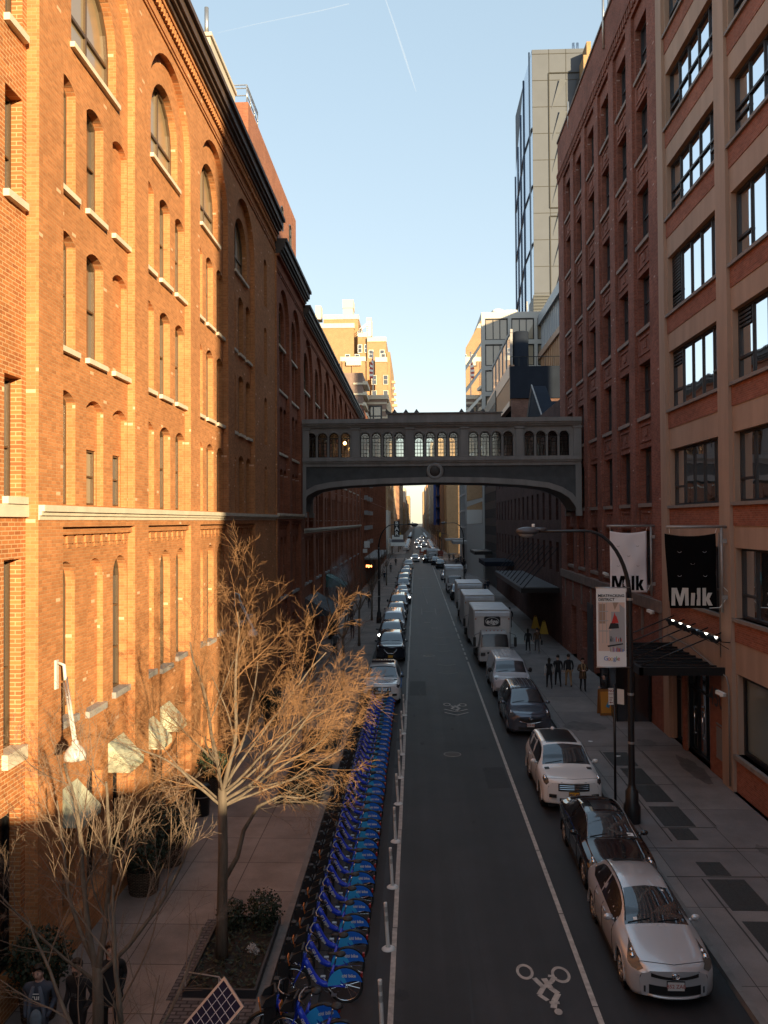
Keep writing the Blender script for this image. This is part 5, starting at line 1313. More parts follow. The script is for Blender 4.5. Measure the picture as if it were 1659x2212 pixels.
# ---- white sport utility car
WHP = paint('white_car_paint', (.82, .80, .78), .28)
K_U = [(0, .98, .84, .72, .80, .82, .34), (.03, 1.04, .88, .78, .87, .90, .30), (.12, 1.08, .92, .83, .92, .95, .27), (.5, 1.12, 1.0, .86, .95, .985, .26), (1.15, 1.17, 1.06, .86, .95, .99, .26), (1.35, 1.21, 1.09, .85, .95, .99, .26), (1.80, 1.50, 1.11, .78, .94, .99, .26), (2.12, 1.67, 1.12, .745, .93, .99, .26), (2.5, 1.73, 1.14, .74, .93, .99, .26), (3.6, 1.72, 1.16, .73, .92, .99, .27), (4.4, 1.67, 1.18, .71, .90, .98, .28), (4.66, 1.5, 1.18, .69, .87, .96, .30), (4.82, 1.2, 1.1, .65, .82, .9, .34), (4.86, 1.1, 1.0, .62, .78, .86, .4)]
def ex_u(root, B, dark=True):
    q = MB(); smile(B, q, -.012, .50, .73, .97, -.01, rnd=.05); q.build('grille', GRILL, root)
    q = MB()
    for z_ in (.79, .85, .91): q.tube([(x_, B.warp(abs(x_), 0)-.024, z_) for x_ in (-.46, -.3, -.15, 0, .15, .3, .46)], .009, 4)
    q.build('grille_bar', CHROME, root)
    q = MB(); smile(B, q, -.012, .46, .40, .50, .0, rnd=.06); q.build('lower_intake', GRILL, root)
    for sg in (1, -1): q = MB(); q.obox((sg*.68, .03, .58), .24, .06, .10, (0, 0, sg*.32)); q.build('fog_lamp', GRILL, root)
    if dark: q = MB(); B.patch(q, [(2.28, -.26), (2.28, .26), (4.1, .26), (4.1, -.26)], off=.006); q.build('glass_roof', CARG, root)
    for sg in (1, -1): q = MB(); B.patch(q, [(1.0, sg*.26), (1.0, sg*.33), (1.2, sg*.33), (1.2, sg*.26)], off=.008, res=.05); q.build('bonnet_vent', GRILL, root)
    q = MB(); q.box(-.34, .34, .05, .35, .30, .36); q.build('skid_plate', STEEL, root)
def ex_rr(root, B):
    ex_u(root, B); q = MB(); text_mb(q, 'RANGE ROVER', .085, lambda a, b: (a*1.5, .045+.0, 1.0+b*.6), bold=.01); q.build('bonnet_lettering', STEEL, root)
    q = MB(); q.sphere((0, 4.2, 1.72), .10, 10, 6, sc=(.8, 1.2, .6)); q.build('antenna_fin', WHP, root)
suv_gl = ([(1.38, -.37), (1.38, .37), (2.12, .325), (2.17, 0), (2.12, -.325)], [(4.4, -.25), (4.4, .25), (4.66, .28), (4.66, -.28)])
suv_sd = [[(1.72, .44), (1.95, .395), (2.3, .39), (2.85, .395), (2.85, .54), (1.6, .54)], [(2.92, .395), (3.75, .395), (3.75, .54), (2.92, .54)], [(3.82, .395), (4.3, .42), (4.45, .5), (3.82, .54)]]
car('white_sport_utility_car', (5.05, 27.1, 0), 'white sport utility car with a black glass roof, beside the lamp post base', 'car', K_U, WHP, (1.0, 3.92), .37, suv_gl, suv_sd,
    [(.02, .55), (.02, .43), (.10, .365), (.45, .37), (.64, .42), (.45, .51)], extras=ex_rr, mirror_at=(1.8, 1.15), plate=PLATEY, plate_txt='HBC 492', grille={'plate': .62}, hlm=HLD, rim=RIMB)
# ---- grey minivan
GRY = paint('blue_grey_paint', (.10, .12, .16), .25, .5)
K_M = [(0, .86, .72, .58, .70, .74, .26), (.05, .92, .76, .66, .80, .84, .23), (.18, .98, .82, .74, .90, .94, .21), (.6, 1.08, .92, .80, .94, .97, .21), (1.05, 1.17, 1.0, .79, .94, .985, .21), (1.2, 1.22, 1.02, .78, .94, .985, .21), (1.75, 1.52, 1.05, .69, .93, .985, .21), (2.1, 1.68, 1.06, .66, .93, .985, .21), (2.7, 1.75, 1.08, .66, .92, .985, .21), (4.0, 1.75, 1.10, .66, .92, .985, .22), (4.75, 1.68, 1.12, .64, .90, .97, .25), (5.0, 1.4, 1.1, .62, .85, .94, .3), (5.08, 1.1, 1.0, .6, .8, .88, .36)]
def ex_m(root, B):
    q = MB(); smile(B, q, -.012, .48, .62, .76, .06); q.build('grille', GRILL, root)
    q = MB(); smile(B, q, -.014, .52, .30, .42, .0); q.build('lower_intake', GRILL, root)
    q = MB(); pts = [(-.5+.1*i, -.03, .60+.09*abs(-1+.2*i)**2) for i in range(11)]; q.tube(pts, .014, 5); q.tube([(.06*math.cos(a), -.03, .80+.04*math.sin(a)) for a in [i*math.pi/8 for i in range(17)]], .009, 5); q.build('badge', CHROME, root)
    q = MB()
    for a in (-.28, -.17, -.06, .06, .17, .28): q.tube([B.P(y, a, .012) for y in (2.35, 3, 3.8, 4.5)], .012, 4)
    q.build('roof_rib', STEEL, root)
car('grey_minivan', (4.97, 36.65, 0), 'dark blue grey minivan with ribbed roof, behind the white sport utility car', 'car', K_M, GRY, (1.0, 4.03), .34,
    ([(1.22, -.37), (1.22, .37), (2.08, .32), (2.12, 0), (2.08, -.32)], [(4.75, -.25), (4.75, .25), (4.98, .28), (4.98, -.28)]),
    [[(1.65, .44), (1.9, .395), (2.3, .39), (2.85, .39), (2.85, .54), (1.55, .54)], [(2.92, .39), (3.85, .39), (3.85, .54), (2.92, .54)], [(3.92, .39), (4.65, .40), (4.65, .54), (3.92, .54)]],
    [(.08, .50), (.12, .38), (.5, .36), (.80, .41), (.5, .47), (.25, .53)], extras=ex_m, mirror_at=(1.72, 1.1), plate=PLATE, plate_txt='XCB 406', grille={'plate': .52})
# ---- white cargo van
K_V = [(0, .98, .88, .70, .86, .90, .42), (.05, 1.03, .92, .78, .91, .95, .38), (.18, 1.08, .98, .82, .95, .98, .34), (.7, 1.16, 1.08, .86, .97, 1.0, .32), (.9, 1.23, 1.12, .86, .98, 1.005, .32), (1.3, 1.55, 1.16, .82, .98, 1.005, .32), (1.6, 1.78, 1.18, .79, .97, 1.005, .32), (1.9, 1.86, 1.2, .78, .97, 1.005, .32), (3, 1.88, 1.22, .78, .97, 1.005, .32), (4.9, 1.87, 1.24, .78, .96, 1.0, .34), (5.12, 1.8, 1.24, .76, .94, .98, .38), (5.18, 1.7, 1.2, .7, .9, .95, .42)]
VANW = paint('van_white', (.66, .66, .70), .35)
def ex_v(root, B):
    q = MB(); smile(B, q, -.012, .46, .74, .94, 0, rnd=.04); q.build('grille', GRILL, root)
    q = MB(); q.box(-.9, .9, -.08, .1, .46, .62); q.build('bumper', STEEL, root)
    q = MB()
    for a in (-.28, -.19, -.1, 0, .1, .19, .28): q.tube([B.P(y, a, .01) for y in (2.0, 3, 4, 4.95)], .016, 4)
    q.build('roof_rib', VANW, root)
van_g = ([(.93, -.38), (.93, .38), (1.55, .34), (1.58, 0), (1.55, -.34)], None)
car('white_cargo_van', (5.1, 44.4, 0), 'white cargo van with black mirrors between the grey minivan and the box truck', 'van', K_V, VANW, (1.0, 4.5), .37, van_g,
    [[(1.3, .44), (1.55, .40), (2.2, .40), (2.2, .535), (1.15, .535)]], [(.07, .48), (.09, .41), (.18, .39), (.30, .42), (.28, .50)], extras=ex_v, mirror_at=(1.35, 1.25), plate=None, rim=RIMB, mirc=GRILL, tall=True)
# ---- police car
POL = paint('police_white', (.85, .85, .85), .3)
def ex_p(root, B):
    ex_u(root, B, False)
    q = MB(); q.box(-.62, .62, 2.5, 2.78, 1.80, 1.90); 
    for i in range(9): q.box(-.6+i*.135, -.5+i*.135, 2.48, 2.8, 1.895, 1.945)
    q.build('light_bar', mat('lightbar_dark', (.05, .04, .045), .2), root)
    q = MB(); q.tube([B.P(y, a, .02) for y, a in ((3.0, -.22), (3.2, 0), (3.0, .22))], .03, 4); q.tube([(.0, 3.1, 1.75), (0, 3.1, 2.2)], .012, 4); q.build('aerial', GRILL, root)
    q = MB(); text_mb(q, 'POLICE', .17, lambda a, b: (lambda p: (a*1.3, p[1], p[2]))(B.P(.42+b*1.2, a*.35, .012)), bold=.03); text_mb(q, 'NYPD', .13, lambda a, b: (lambda p: (a*1.5, p[1], p[2]))(B.P(.66+b*1.2, a*.35, .012)), bold=.01)
    q.build('bonnet_lettering', mat('police_blue', (.05, .2, .5), .5), root)
    q = MB()
    for sg in (1, -1): q.tube([B.P(y, sg*.64, .008) for y in (.5, 1.2, 2, 3, 4.2)], .03, 4)
    q.build('side_stripe', MATS['police_blue'], root)
    q = MB(); 
    for x in (-.35, .35): q.box(x-.03, x+.03, -.12, -.0, .45, .95)
    q.box(-.4, .4, -.12, -.06, .6, .66); q.build('push_bar', GRILL, root)
car('police_car', (-1.83, 42.6, 0), 'white police car with a roof light bar at the far end of the bicycle rack', 'police car', K_U, POL, (1.0, 3.92), .37, suv_gl, suv_sd,
    [(.02, .55), (.02, .43), (.10, .365), (.45, .37), (.64, .42), (.45, .51)], extras=ex_p, mirror_at=(1.8, 1.15), plate=None, hlm=HLD, rim=RIMB, mirc=GRILL)
# ---- the left row further on and other cars, generic types
def ex_g(root, B):
    z_ = B.P(0, .5)[2]; q = MB(); smile(B, q, -.012, .44, z_-.14, z_-.01, .0, rnd=.05); q.build('grille', GRILL, root)
def ex_dark(root, B):
    ex_g(root, B); q = MB(); q.tube([(-.45, -.02, .9), (-.2, -.03, .62), (.2, -.03, .62), (.45, -.02, .9)], .022, 5); q.build('grille_bar', CHROME, root)
def ex_roofv(root, B):
    ex_g(root, B); q = MB()
    for a in (-.28, -.1, .1, .28): q.tube([B.P(y, a, .012) for y in (2.35, 3, 4.2)], .014, 4)
    q.build('roof_rib', STEEL, root)
HD_U = [(.02, .55), (.02, .43), (.10, .365), (.45, .37), (.64, .42), (.45, .51)]
DKB = paint('dark_blue_paint', (.018, .022, .035), .2); DKG = paint('dark_grey_paint', (.05, .055, .065), .25, .3); CHAR = paint('charcoal_paint', (.02, .02, .022), .25)
def suv(loc, lab, col, ex=ex_g, **k): return car('sport_utility_car', loc, lab, 'car', K_U, col, (1.0, 3.92), .37, suv_gl, suv_sd, HD_U, extras=ex, mirror_at=(1.8, 1.15), mirc=k.pop('mirc', None), **k)
sed_gl = ([(1.46, -.36), (1.46, .36), (2.33, .30), (2.36, 0), (2.33, -.30)], [(3.6, -.28), (3.6, .28), (4.15, .31), (4.15, -.31)])
sed_sd = [[(1.75, .45), (2.0, .40), (2.4, .405), (2.95, .41), (2.95, .535), (1.7, .535)], [(3.02, .41), (3.5, .415), (3.9, .45), (4.05, .50), (3.8, .535), (3.02, .535)]]
HD_S = [(.07, .50), (.12, .37), (.45, .35), (.72, .40), (.5, .47), (.25, .53)]
def sedan(loc, lab, col, **k): return car('sedan', loc, lab, 'car', K_S, col, (.98, 3.78), .33, sed_gl, sed_sd, HD_S, extras=ex_g, mirror_at=(1.85, .98), plate=None, **k)
suv((-1.75, 55.6, 0), 'black sport utility car with a yellow plate, behind the police car', DKB, ex_dark, plate=PLATEY, grille={'plate': .42})
suv((-1.95, 61.7, 0), 'dark car with ribbed roof and lit headlamps, just before the silver van', CHAR, ex_roofv, plate=None, hlm=HLON)
K_V2 = [(k[0],)+(k[1]-.0,)+k[2:] for k in K_V]
car('silver_van', (-1.95, 68.2, 0), 'silver grey van with a flat ribbed roof in the left row of parked cars', 'van', K_V, SILV, (1.0, 4.5), .37, van_g, [[(1.3, .44), (1.55, .40), (2.2, .40), (2.2, .535), (1.15, .535)]], [(.07, .48), (.09, .41), (.18, .39), (.30, .42), (.28, .50)], extras=ex_v, mirror_at=(1.35, 1.25), plate=None, mirc=GRILL, tall=True)
suv((-1.9, 76.4, 0), 'dark grey car tucked behind the silver van in the left row', DKG, plate=None)
car('black_van', (-1.85, 84, 0), 'tall black passenger van with a dark windscreen in the left row', 'van', K_V, CHAR, (1.0, 4.5), .37, van_g, [[(1.3, .44), (1.55, .40), (2.2, .40), (2.2, .535), (1.15, .535)]], [(.07, .48), (.09, .41), (.18, .39), (.30, .42), (.28, .50)], extras=ex_v, mirror_at=(1.35, 1.25), plate=None, mirc=GRILL, tall=True)
sedan((-1.5, 94.5, 0), 'dark blue car with a lit headlamp just beyond the tall black van', DKB, hlm=HLON)
sedan((-1.75, 101, 0), 'white car second beyond the tall black van in the left row', WHP)
suv((-1.75, 110, 0), 'dark green grey car third beyond the tall black van', DKG, plate=None)
car('small_black_van', (-1.8, 118, 0), 'boxy black van fourth beyond the tall black van', 'van', K_V, CHAR, (1.0, 4.5), .37, van_g, [], [(.07, .48), (.09, .41), (.18, .39), (.30, .42), (.28, .50)], extras=None, mirror_at=(1.35, 1.25), plate=None)
suv((-1.75, 132, 0), 'black car fifth beyond the tall black van', CHAR, plate=None)
sedan((-1.7, 146, 0), 'pale silver car sixth beyond the tall black van', SILV)
suv((-1.5, 163, 0), 'white car seventh beyond the tall black van', WHP, plate=None)
suv((-.2, 190, 0), 'white car pulling in on the left just before the crosswalk', WHP, plate=None, hlm=HLON)
suv((2.5, 186, 0), 'black car driving towards the viewer in the middle of the road, lights on', CHAR, plate=None, hlm=HLON)
suv((4.9, 164, 0), 'dark car beyond the farthest box truck on the right', DKG, plate=None)
sedan((4.9, 132, 0), 'light blue grey car parked just beyond the farthest box truck', SILV)
suv((4.2, 176, 0), 'black pickup style car in front of the small white lorry by the avenue', DKB, plate=None)
# distant traffic beyond the avenue
rd = random.Random(5); cols_ = [WHP, SILV, DKG, CHAR, DKB, WHP]; k = 0
ordn = ['first', 'second', 'third', 'fourth', 'fifth', 'sixth', 'seventh', 'eighth', 'ninth', 'tenth', 'eleventh', 'twelfth', 'thirteenth', 'fourteenth', 'fifteenth', 'sixteenth', 'seventeenth', 'eighteenth']
protoU = suv((-3.2, 262, 0), 'white car, first of the left line far beyond the avenue', WHP, plate=None)
protoS = sedan((5.6, 262, 0), 'silver car, first of the right line far beyond the avenue', SILV)
for p_ in (protoU, protoS): p_['group'] = 'cars far beyond the avenue'
for side, x, src in (('left', -3.2, protoU), ('right', 5.6, protoS)):
    for i in range(1, 16):
        c = copy_tree(src); c.location = (x+rd.uniform(-.15, .15), 262+i*(13 if i < 8 else 17)+ (40 if i > 7 else 0), 0)
        c['label'] = 'distant parked car, %s of the %s line far beyond the avenue' % (ordn[i], side)
        m_ = cols_[rd.randrange(6)]
        for ch in c.children:
            if ch.name.startswith('body'): ch.data = ch.data.copy(); ch.data.materials[0] = m_
for i, (x, y) in enumerate(((1.0, 275), (2.9, 300), (.2, 330), (2.4, 352), (1.2, 385), (3, 420))):
    c = copy_tree(protoU if i % 2 else protoS); c.location = (x, y, 0); c['label'] = 'distant moving car, %s in the roadway beyond the avenue, lights on' % ordn[i]
    for ch in c.children:
        if ch.name.startswith('headlight'): ch.data = ch.data.copy(); ch.data.materials[0] = HLON
# ---- box trucks
TRW = paint('truck_white', (.52, .50, .49), .45, coat=.2); TRB = mat('box_panel', (.62, .60, .58), .5, var=.06, scale=2); TROOF = mat('truck_roof', (.7, .74, .8), .35, .3, var=.12, scale=1.5)
K_C = [(0, 1.12, 1.05, .86, .94, .98, .42), (.04, 1.28, 1.15, .90, .97, 1.01, .40), (.12, 1.55, 1.22, .90, .98, 1.02, .38), (.34, 2.12, 1.28, .86, .98, 1.02, .38), (.5, 2.24, 1.3, .84, .98, 1.02, .38), (1.0, 2.28, 1.3, .84, .98, 1.02, .38), (1.7, 2.28, 1.3, .84, .97, 1.01, .40)]
def box_truck(loc, lab, L_, h, sign=None, simple=False):
    root = empty('box_truck', loc, 0, lab, 'truck')
    B = Body(K_C); B.nose = .06; g = MB(); B.shell(g, (.95,), .42, ny=40); g.box(-.8, .8, .1, 1.7, .3, .5, k=1)
    for sg in (1, -1): g.tube([(sg*1.0, .95+.5*math.cos(a), .42+.5*math.sin(a)) for a in [math.pi*i/12 for i in range(13)]], .04, 6)
    g.build('cab', [TRW, GRILL], root)
    q = MB(); B.patch(q, [(.05, -.40), (.05, .40), (.33, .355), (.33, -.355)], off=.012, res=.03); q.build('windshield', CARG, root)
    for sp in ([(.35, .42), (1.3, .40), (1.3, .55), (.35, .56)],): q = MB(); B.patch(q, sp, mirror=True); q.build('side_window', CARG, root)
    g = MB(); g.box(-1.0, 1.0, -.1, .1, .42, .72); g.build('bumper', TRW, root)
    g = MB(); g.box(-.5, .5, -.03, 0.0, .88, 1.0); g.box(-.45, .45, -.115, -.1, .5, .62); g.build('grille', GRILL, root)
    for sg in (1, -1):
        g = MB(); g.box(sg*.62, sg*.93, -.03, .06, .76, .96); g.build('headlight', HL, root)
        g = MB(); g.tube([(sg*1.0, .25, 1.25), (sg*1.3, .0, 1.3), (sg*1.3, .0, 2.1), (sg*.95, .3, 2.2)], .018, 5); g.box(sg*1.22, sg*1.40, -.02, .04, 1.35, 1.95); g.build('mirror', GRILL, root)
    g = MB(); g.box(-1.22, 1.22, 1.85, 1.85+L_, 1.0, h); bx = g.build('cargo_box', TRB, root, bevel=.05)
    g = MB(); g.box(-1.16, 1.16, 1.8, 1.86+L_-.05, h, h+.03); g.prism([(1.79, h-.16), (1.79, h-.42), (2.0, h+.02), (1.92, h+.02)], lambda a, b, d: (d, a, b), -1.15, 1.15); 
    for i in range(int(L_/.6)): g.box(-1.14, 1.14, 2.1+i*.6, 2.13+i*.6, h+.03, h+.045)
    g.build('roof_panel', TROOF, bx)
    g = MB()
    for x in (-1.19, 1.19):
        g.box(x-.045, x+.045, 1.82, 1.90, 1.0, h-.05)
    g.box(-1.2, 1.2, 1.835, 1.85, 1.0, 1.1); g.box(-1.235, -1.22, 1.9, 1.85+L_, 1.0, 1.12); g.box(1.22, 1.235, 1.9, 1.85+L_, 1.0, 1.12); g.build('box_trim', STEEL, bx)
    for i in range(5): g = MB(); g.box(-.5+i*.25-.03, -.5+i*.25+.03, .55, .62, 2.27, 2.32); g.build('marker_lamp', AMB, root)
    for x in (-1.1, 1.1): g = MB(); g.box(x-.05, x+.05, 1.80, 1.85, h-.62, h-.56); g.build('marker_lamp', AMB, bx)
    g = MB(); g.box(-.45, .45, 1.6, 1.85+L_, .55, 1.0); g.box(-1.1, -.6, 2.4, 3.4, .5, .95); g.build('chassis', GRILL, root)
    for y_ in (.95, 1.85+L_*.68):
        for sg in (1, -1): wheel(root, sg*.9, y_, .42, RIMB, out=sg)
    if sign:
        g = MB(); pts = [(-.48, 0), (.48, 0)]
        g.prism([(x*.55, z*.34) for x, z in [(math.copysign(min(1, abs(math.cos(a))*1.25), math.cos(a)), math.copysign(min(1, abs(math.sin(a))*1.25), math.sin(a))) for a in [2*math.pi*(i+.5)/24 for i in range(24)]]], lambda a, b, d: (a, d, h-.75+b), 1.835, 1.848)
        s_ = g.build('emblem', mat('emblem_black', (.02, .02, .025), .5), bx)
        g = MB(); ringm2 = [(x, z) for x, z in [(.44*math.cos(a), .25*math.sin(a)) for a in [2*math.pi*i/28 for i in range(29)]]]
        g.tube([(x, 1.832, h-.75+z) for x, z in ringm2], .014, 4); text_mb(g, 'edge', .40, lambda a, b: (a, 1.828, h-.77+b*1.0), bold=.03); g.build('emblem_lettering', WHITE, s_)
    return root
box_truck((5.05, 53.8, 0), 'white box truck with a black and white oval emblem over its cab', 5.2, 3.5, True)
box_truck((5.0, 64.2, 0), 'white box truck second in line, half hidden by the truck with the oval emblem', 5.6, 3.55)
box_truck((5.1, 77.3, 0), 'white box truck third in line with shiny roof front, behind the second truck', 5.2, 3.5)
box_truck((5.05, 108.5, 0), 'white box truck fourth in line, standing apart before the dark canopy', 4.6, 3.4)
box_truck((3.7, 186, 0), 'small white lorry waiting by the crosswalk at the avenue on the right', 3.6, 3.0)
suv((5.1, 98.6, 0), 'dark car squeezed behind the third white truck', CHAR, plate=None)
# ================================================================ hire bicycles in their docks
BLUE = mat('bike_blue', (.02, .07, .72), .3, coat=.6); CYAN = mat('guard_cyan', (.05, .45, .9), .4); BKT = mat('basket_black', (.02, .02, .022), .5); ORN = mat('bike_tag_orange', (.75, .22, .04), .5); REFL = mat('reflector_red', (.35, .02, .015), .3)
def make_bike():
    """front wheel towards -x, local origin on the ground under the rear hub"""
    root = empty('hire_bicycle', (0, 0, 0), 0, 'blue hire bicycle', 'bicycle', 'blue hire bicycles docked in a row along the kerb')
    r_ = .33; F_ = -1.04
    for nm, x in (('rear_wheel', 0), ('front_wheel', F_)):
        w_ = empty(nm, (x, 0, r_)); w_.parent = root
        g = MB(); n = 30; ring = [(r_*math.cos(2*math.pi*i/n), 0, r_*math.sin(2*math.pi*i/n)) for i in range(n+1)]; g.tube(ring, .024, 7, cap=False); g.build('tyre', RUBBER, w_)
        g = MB(); ring = [((r_-.032)*math.cos(2*math.pi*i/n), 0, (r_-.032)*math.sin(2*math.pi*i/n)) for i in range(n+1)]; g.tube(ring, .013, 5, cap=False)
        for i in range(14):
            a = 2*math.pi*i/14; g.tube([(0, .02*(-1)**i, 0), ((r_-.04)*math.cos(a), 0, (r_-.04)*math.sin(a))], .0035, 3, cap=False)
        g.lathe([(.05, -.04), (.05, .04), (.02, .05)], (0, 0, 0), 10, 'Y'); g.build('rim', CHROME, w_)
    # swooping frame tube from the head down to the crank and back to the hub
    g = MB(); pts = [(-.80, 0, .82), (-.74, 0, .70), (-.64, 0, .52), (-.54, 0, .40), (-.42, 0, .34), (-.28, 0, .33), (-.1, 0, .33)]
    g.tube(pts, [.055, .06, .062, .06, .058, .045, .03], 10)
    for s in (-.055, .055): g.tube([(-.34, s*.6, .33), (0, s, .33)], .022, 6); g.tube([(-.26, s*.3, .62), (0, s, .33)], .018, 6)
    g.tube([(-.36, 0, .32), (-.22, 0, .72)], .028, 8); g.tube([(-.80, 0, .95), (-.86, 0, .64)], .035, 8)
    g.build('frame', BLUE, root)
    for sg in (-1, 1): 
        g = MB(); text_mb(g, 'citi bike', .098, lambda a, b, sg=sg: (-.66+(a*.50-b*.86)*1.0 if sg < 0 else -.66-(a*.50+b*.86)*1., sg*.064, .545-(a*.86+b*.50) if sg < 0 else .545+(a*.86-b*.5)), bold=.03); g.build('frame_lettering', WHITE, root)
    g = MB(); 
    for s in (-.05, .05): g.tube([(-.86, s*.8, .66), (F_, s, .33)], .016, 5)
    g.build('fork', BLUE, root)
    # rear skirt guard: half disc both sides, two blues
    for s in (-.052, .052):
        g = MB(); n = 16; rr = r_+.02
        outer = [(rr*math.cos(a), s, r_+rr*math.sin(a)) for a in [math.pi*(1.0-.92*i/n)-.0 for i in range(n+1)]]
        inner = [(-.14, s, .36), (.0, s, .40), (.1, s, .43), (.2, s, .44)]
        def ip(t): 
            q = t*3; i = min(2, int(q)); f_ = q-i; return tuple(inner[i][k]+(inner[i+1][k]-inner[i][k])*f_ for k in range(3))
        for i in range(n):
            k_ = 0 if i < 7 else 1
            g.face([outer[i], outer[i+1], ip((i+1)/n), ip(i/n)], k_)
        sg = 1 if s > 0 else -1
        o = g.build('wheel_guard', [CYAN, mat('guard_blue', (.02, .17, .72), .4)], root); sd = o.modifiers.new('s', 'SOLIDIFY'); sd.thickness = .004
        g = MB(); text_mb(g, 'citi bike', .088, lambda a, b, sg=sg, s=s: (.07-sg*a if 0 else .07+(a if sg < 0 else -a), s+sg*.006, .535+b), bold=.03); g.build('guard_lettering', WHITE, root)
    g = MB(); n = 16; A = [((r_+.035)*math.cos(a), (r_+.035)*math.sin(a)) for a in [math.pi*(1.05-1.0*i/n) for i in range(n+1)]]
    for i in range(n): g.face([(A[i][0], -.035, r_+A[i][1]), (A[i+1][0], -.035, r_+A[i+1][1]), (A[i+1][0], .035, r_+A[i+1][1]), (A[i][0], .035, r_+A[i][1])])
    g.build('mudguard', BKT, root); g = MB()
    A2 = [(F_+(r_+.035)*math.cos(a), r_+(r_+.035)*math.sin(a)) for a in [math.pi*(.95-.75*i/n) for i in range(n+1)]]
    for i in range(n): g.face([(A2[i][0], -.035, A2[i][1]), (A2[i+1][0], -.035, A2[i+1][1]), (A2[i+1][0], .035, A2[i+1][1]), (A2[i][0], .035, A2[i][1])])
    g.build('mudguard', BKT, root)
    g = MB(); g.box(.30, .34, -.03, .03, .50, .58); g.build('rear_reflector', REFL, root)
    g = MB(); g.tube([(-.22, 0, .72), (-.17, 0, .90)], .015, 6); g.build('seat_post', CHROME, root)
    g = MB(); g.smooth = True; g.sphere((-.10, 0, .93), .13, 10, 6, sc=(.9, .85, .32)); g.sphere((-.25, 0, .935), .09, 8, 5, sc=(1.2, .45, .3)); g.build('saddle', BKT, root)
    g = MB(); g.tube([(-.80, 0, .95), (-.78, 0, 1.05)], .018, 6); g.tube([(-.62, -.29, 1.06), (-.74, -.2, 1.08), (-.79, 0, 1.05), (-.74, .2, 1.08), (-.62, .29, 1.06)], .014, 6); g.build('handlebar', STEEL, root)
    g = MB()
    for s in (-1, 1): g.tube([(-.70, s*.23, 1.075), (-.60, s*.30, 1.06)], .02, 6)
    g.split('grip', BKT, root)
    g = MB(); g.box(-1.10, -.88, -.17, .17, .84, .87); 
    for s in (-.17, .17): g.prism([(-1.10, .84), (-.88, .84), (-.86, 1.06), (-1.02, .98)], lambda a, b, d, s=s: (a, s+d, b), -.01, .01)
    g.prism([(-.88, .84), (-.84, .84), (-.82, 1.08), (-.86, 1.08)], lambda a, b, d: (a, d, b), -.16, .16); g.build('basket', BKT, root)
    g = MB(); g.prism([(-1.115, .72), (-1.095, .72), (-1.13, .90), (-1.15, .90)], lambda a, b, d: (a, d, b), -.08, .08); g.build('front_tag', ORN, root)
    g = MB(); g.lathe([(.09, -.06), (.09, -.05)], (-.34, 0, .31), 14, 'Y'); g.tube([(-.34, -.08, .31), (-.22, -.09, .20)], .014, 5); g.tube([(-.34, .08, .31), (-.46, .09, .42)], .014, 5)
    g.box(-.27, -.17, -.16, -.08, .185, .21); g.box(-.51, -.41, .08, .16, .41, .435); g.build('crank', STEEL, root)
    return root
def make_dock():
    root = empty('bike_dock', (0, 0, 0), 0, 'dark dock', 'bike dock', 'bicycle docks along the kerb')
    g = MB(); g.box(-1.52, -.55, -.36, .36, .005, .05); g.build('base_plate', mat('dock_plate', (.05, .05, .053), .6), root, bevel=.01)
    g = MB(); g.prism([(-1.36, .05), (-1.20, .05), (-1.14, .55), (-1.14, .78), (-1.24, .82), (-1.32, .76)], lambda a, b, d: (a, d, b), -.1, .1); g.build('post', BKT, root, bevel=.015)
    g = MB(); g.box(-1.3, -1.2, -.06, .06, .80, .86); g.build('light_cap', BKT, root)
    return root
bike = make_bike(); dock = make_dock()
N = 35; PITCH = .741
tens = {0: 'nearest upright', 1: 'second', 2: 'third', 3: 'fourth', 4: 'fifth', 5: 'sixth', 6: 'seventh', 7: 'eighth', 8: 'ninth', 9: 'tenth', 10: 'eleventh', 11: 'twelfth', 12: 'thirteenth', 13: 'fourteenth', 14: 'fifteenth', 15: 'sixteenth', 16: 'seventeenth', 17: 'eighteenth', 18: 'nineteenth', 19: 'twentieth'}
tl = ['', 'first', 'second', 'third', 'fourth', 'fifth', 'sixth', 'seventh', 'eighth', 'ninth', 'tenth', 'eleventh', 'twelfth', 'thirteenth', 'fourteenth', 'fifteenth']
rd = random.Random(3); dim_tag = None
def word(i):
    if i < 20: return tens[i]+' one counted from the near end'
    return tl[N-i]+' one counted from the police car end'
for i in range(N):
    b = bike if i == 0 else copy_tree(bike); b.location = (-1.44+rd.uniform(-.02, .02), 16.5+i*PITCH, 0); b.rotation_euler.z = rd.uniform(-.03, .03); b.rotation_euler.x = rd.uniform(-.05, .03)
    b['label'] = 'blue hire bicycle in the long docked row, '+word(i)
    for ch in b.children:
        if ch.name.startswith('front_tag') and i > 4 and i % 7: ch.data = dim_tag if dim_tag else ch.data
        if ch.name.startswith('front_tag') and i > 4 and i % 7 and not dim_tag: ch.data = ch.data.copy(); ch.data.materials[0] = BKT; dim_tag = ch.data
        if ch.name.startswith('front_wheel'): ch.rotation_euler = (0, rd.uniform(0, 3), rd.uniform(-.05, .05))
        if ch.name.startswith('rear_wheel'): ch.rotation_euler = (0, rd.uniform(0, 3), 0)
        if ch.name.startswith('crank'): pass
    d = dock if i == 0 else copy_tree(dock); d.location = (-1.44, 16.5+i*PITCH, 0); d['label'] = 'black dock plate under the hire bicycles, '+word(i)
b = copy_tree(bike); b.location = (-1.35, 14.75, 0); b.rotation_euler = (0, 0, R(-8)); b['label'] = 'blue hire bicycle cut by the bottom edge, turned away from the row'
b = copy_tree(bike); b.location = (-1.78, 15.25, 0); b.rotation_euler = (0, 0, R(14)); b['label'] = 'blue hire bicycle second from the bottom edge, angled beside the docks'
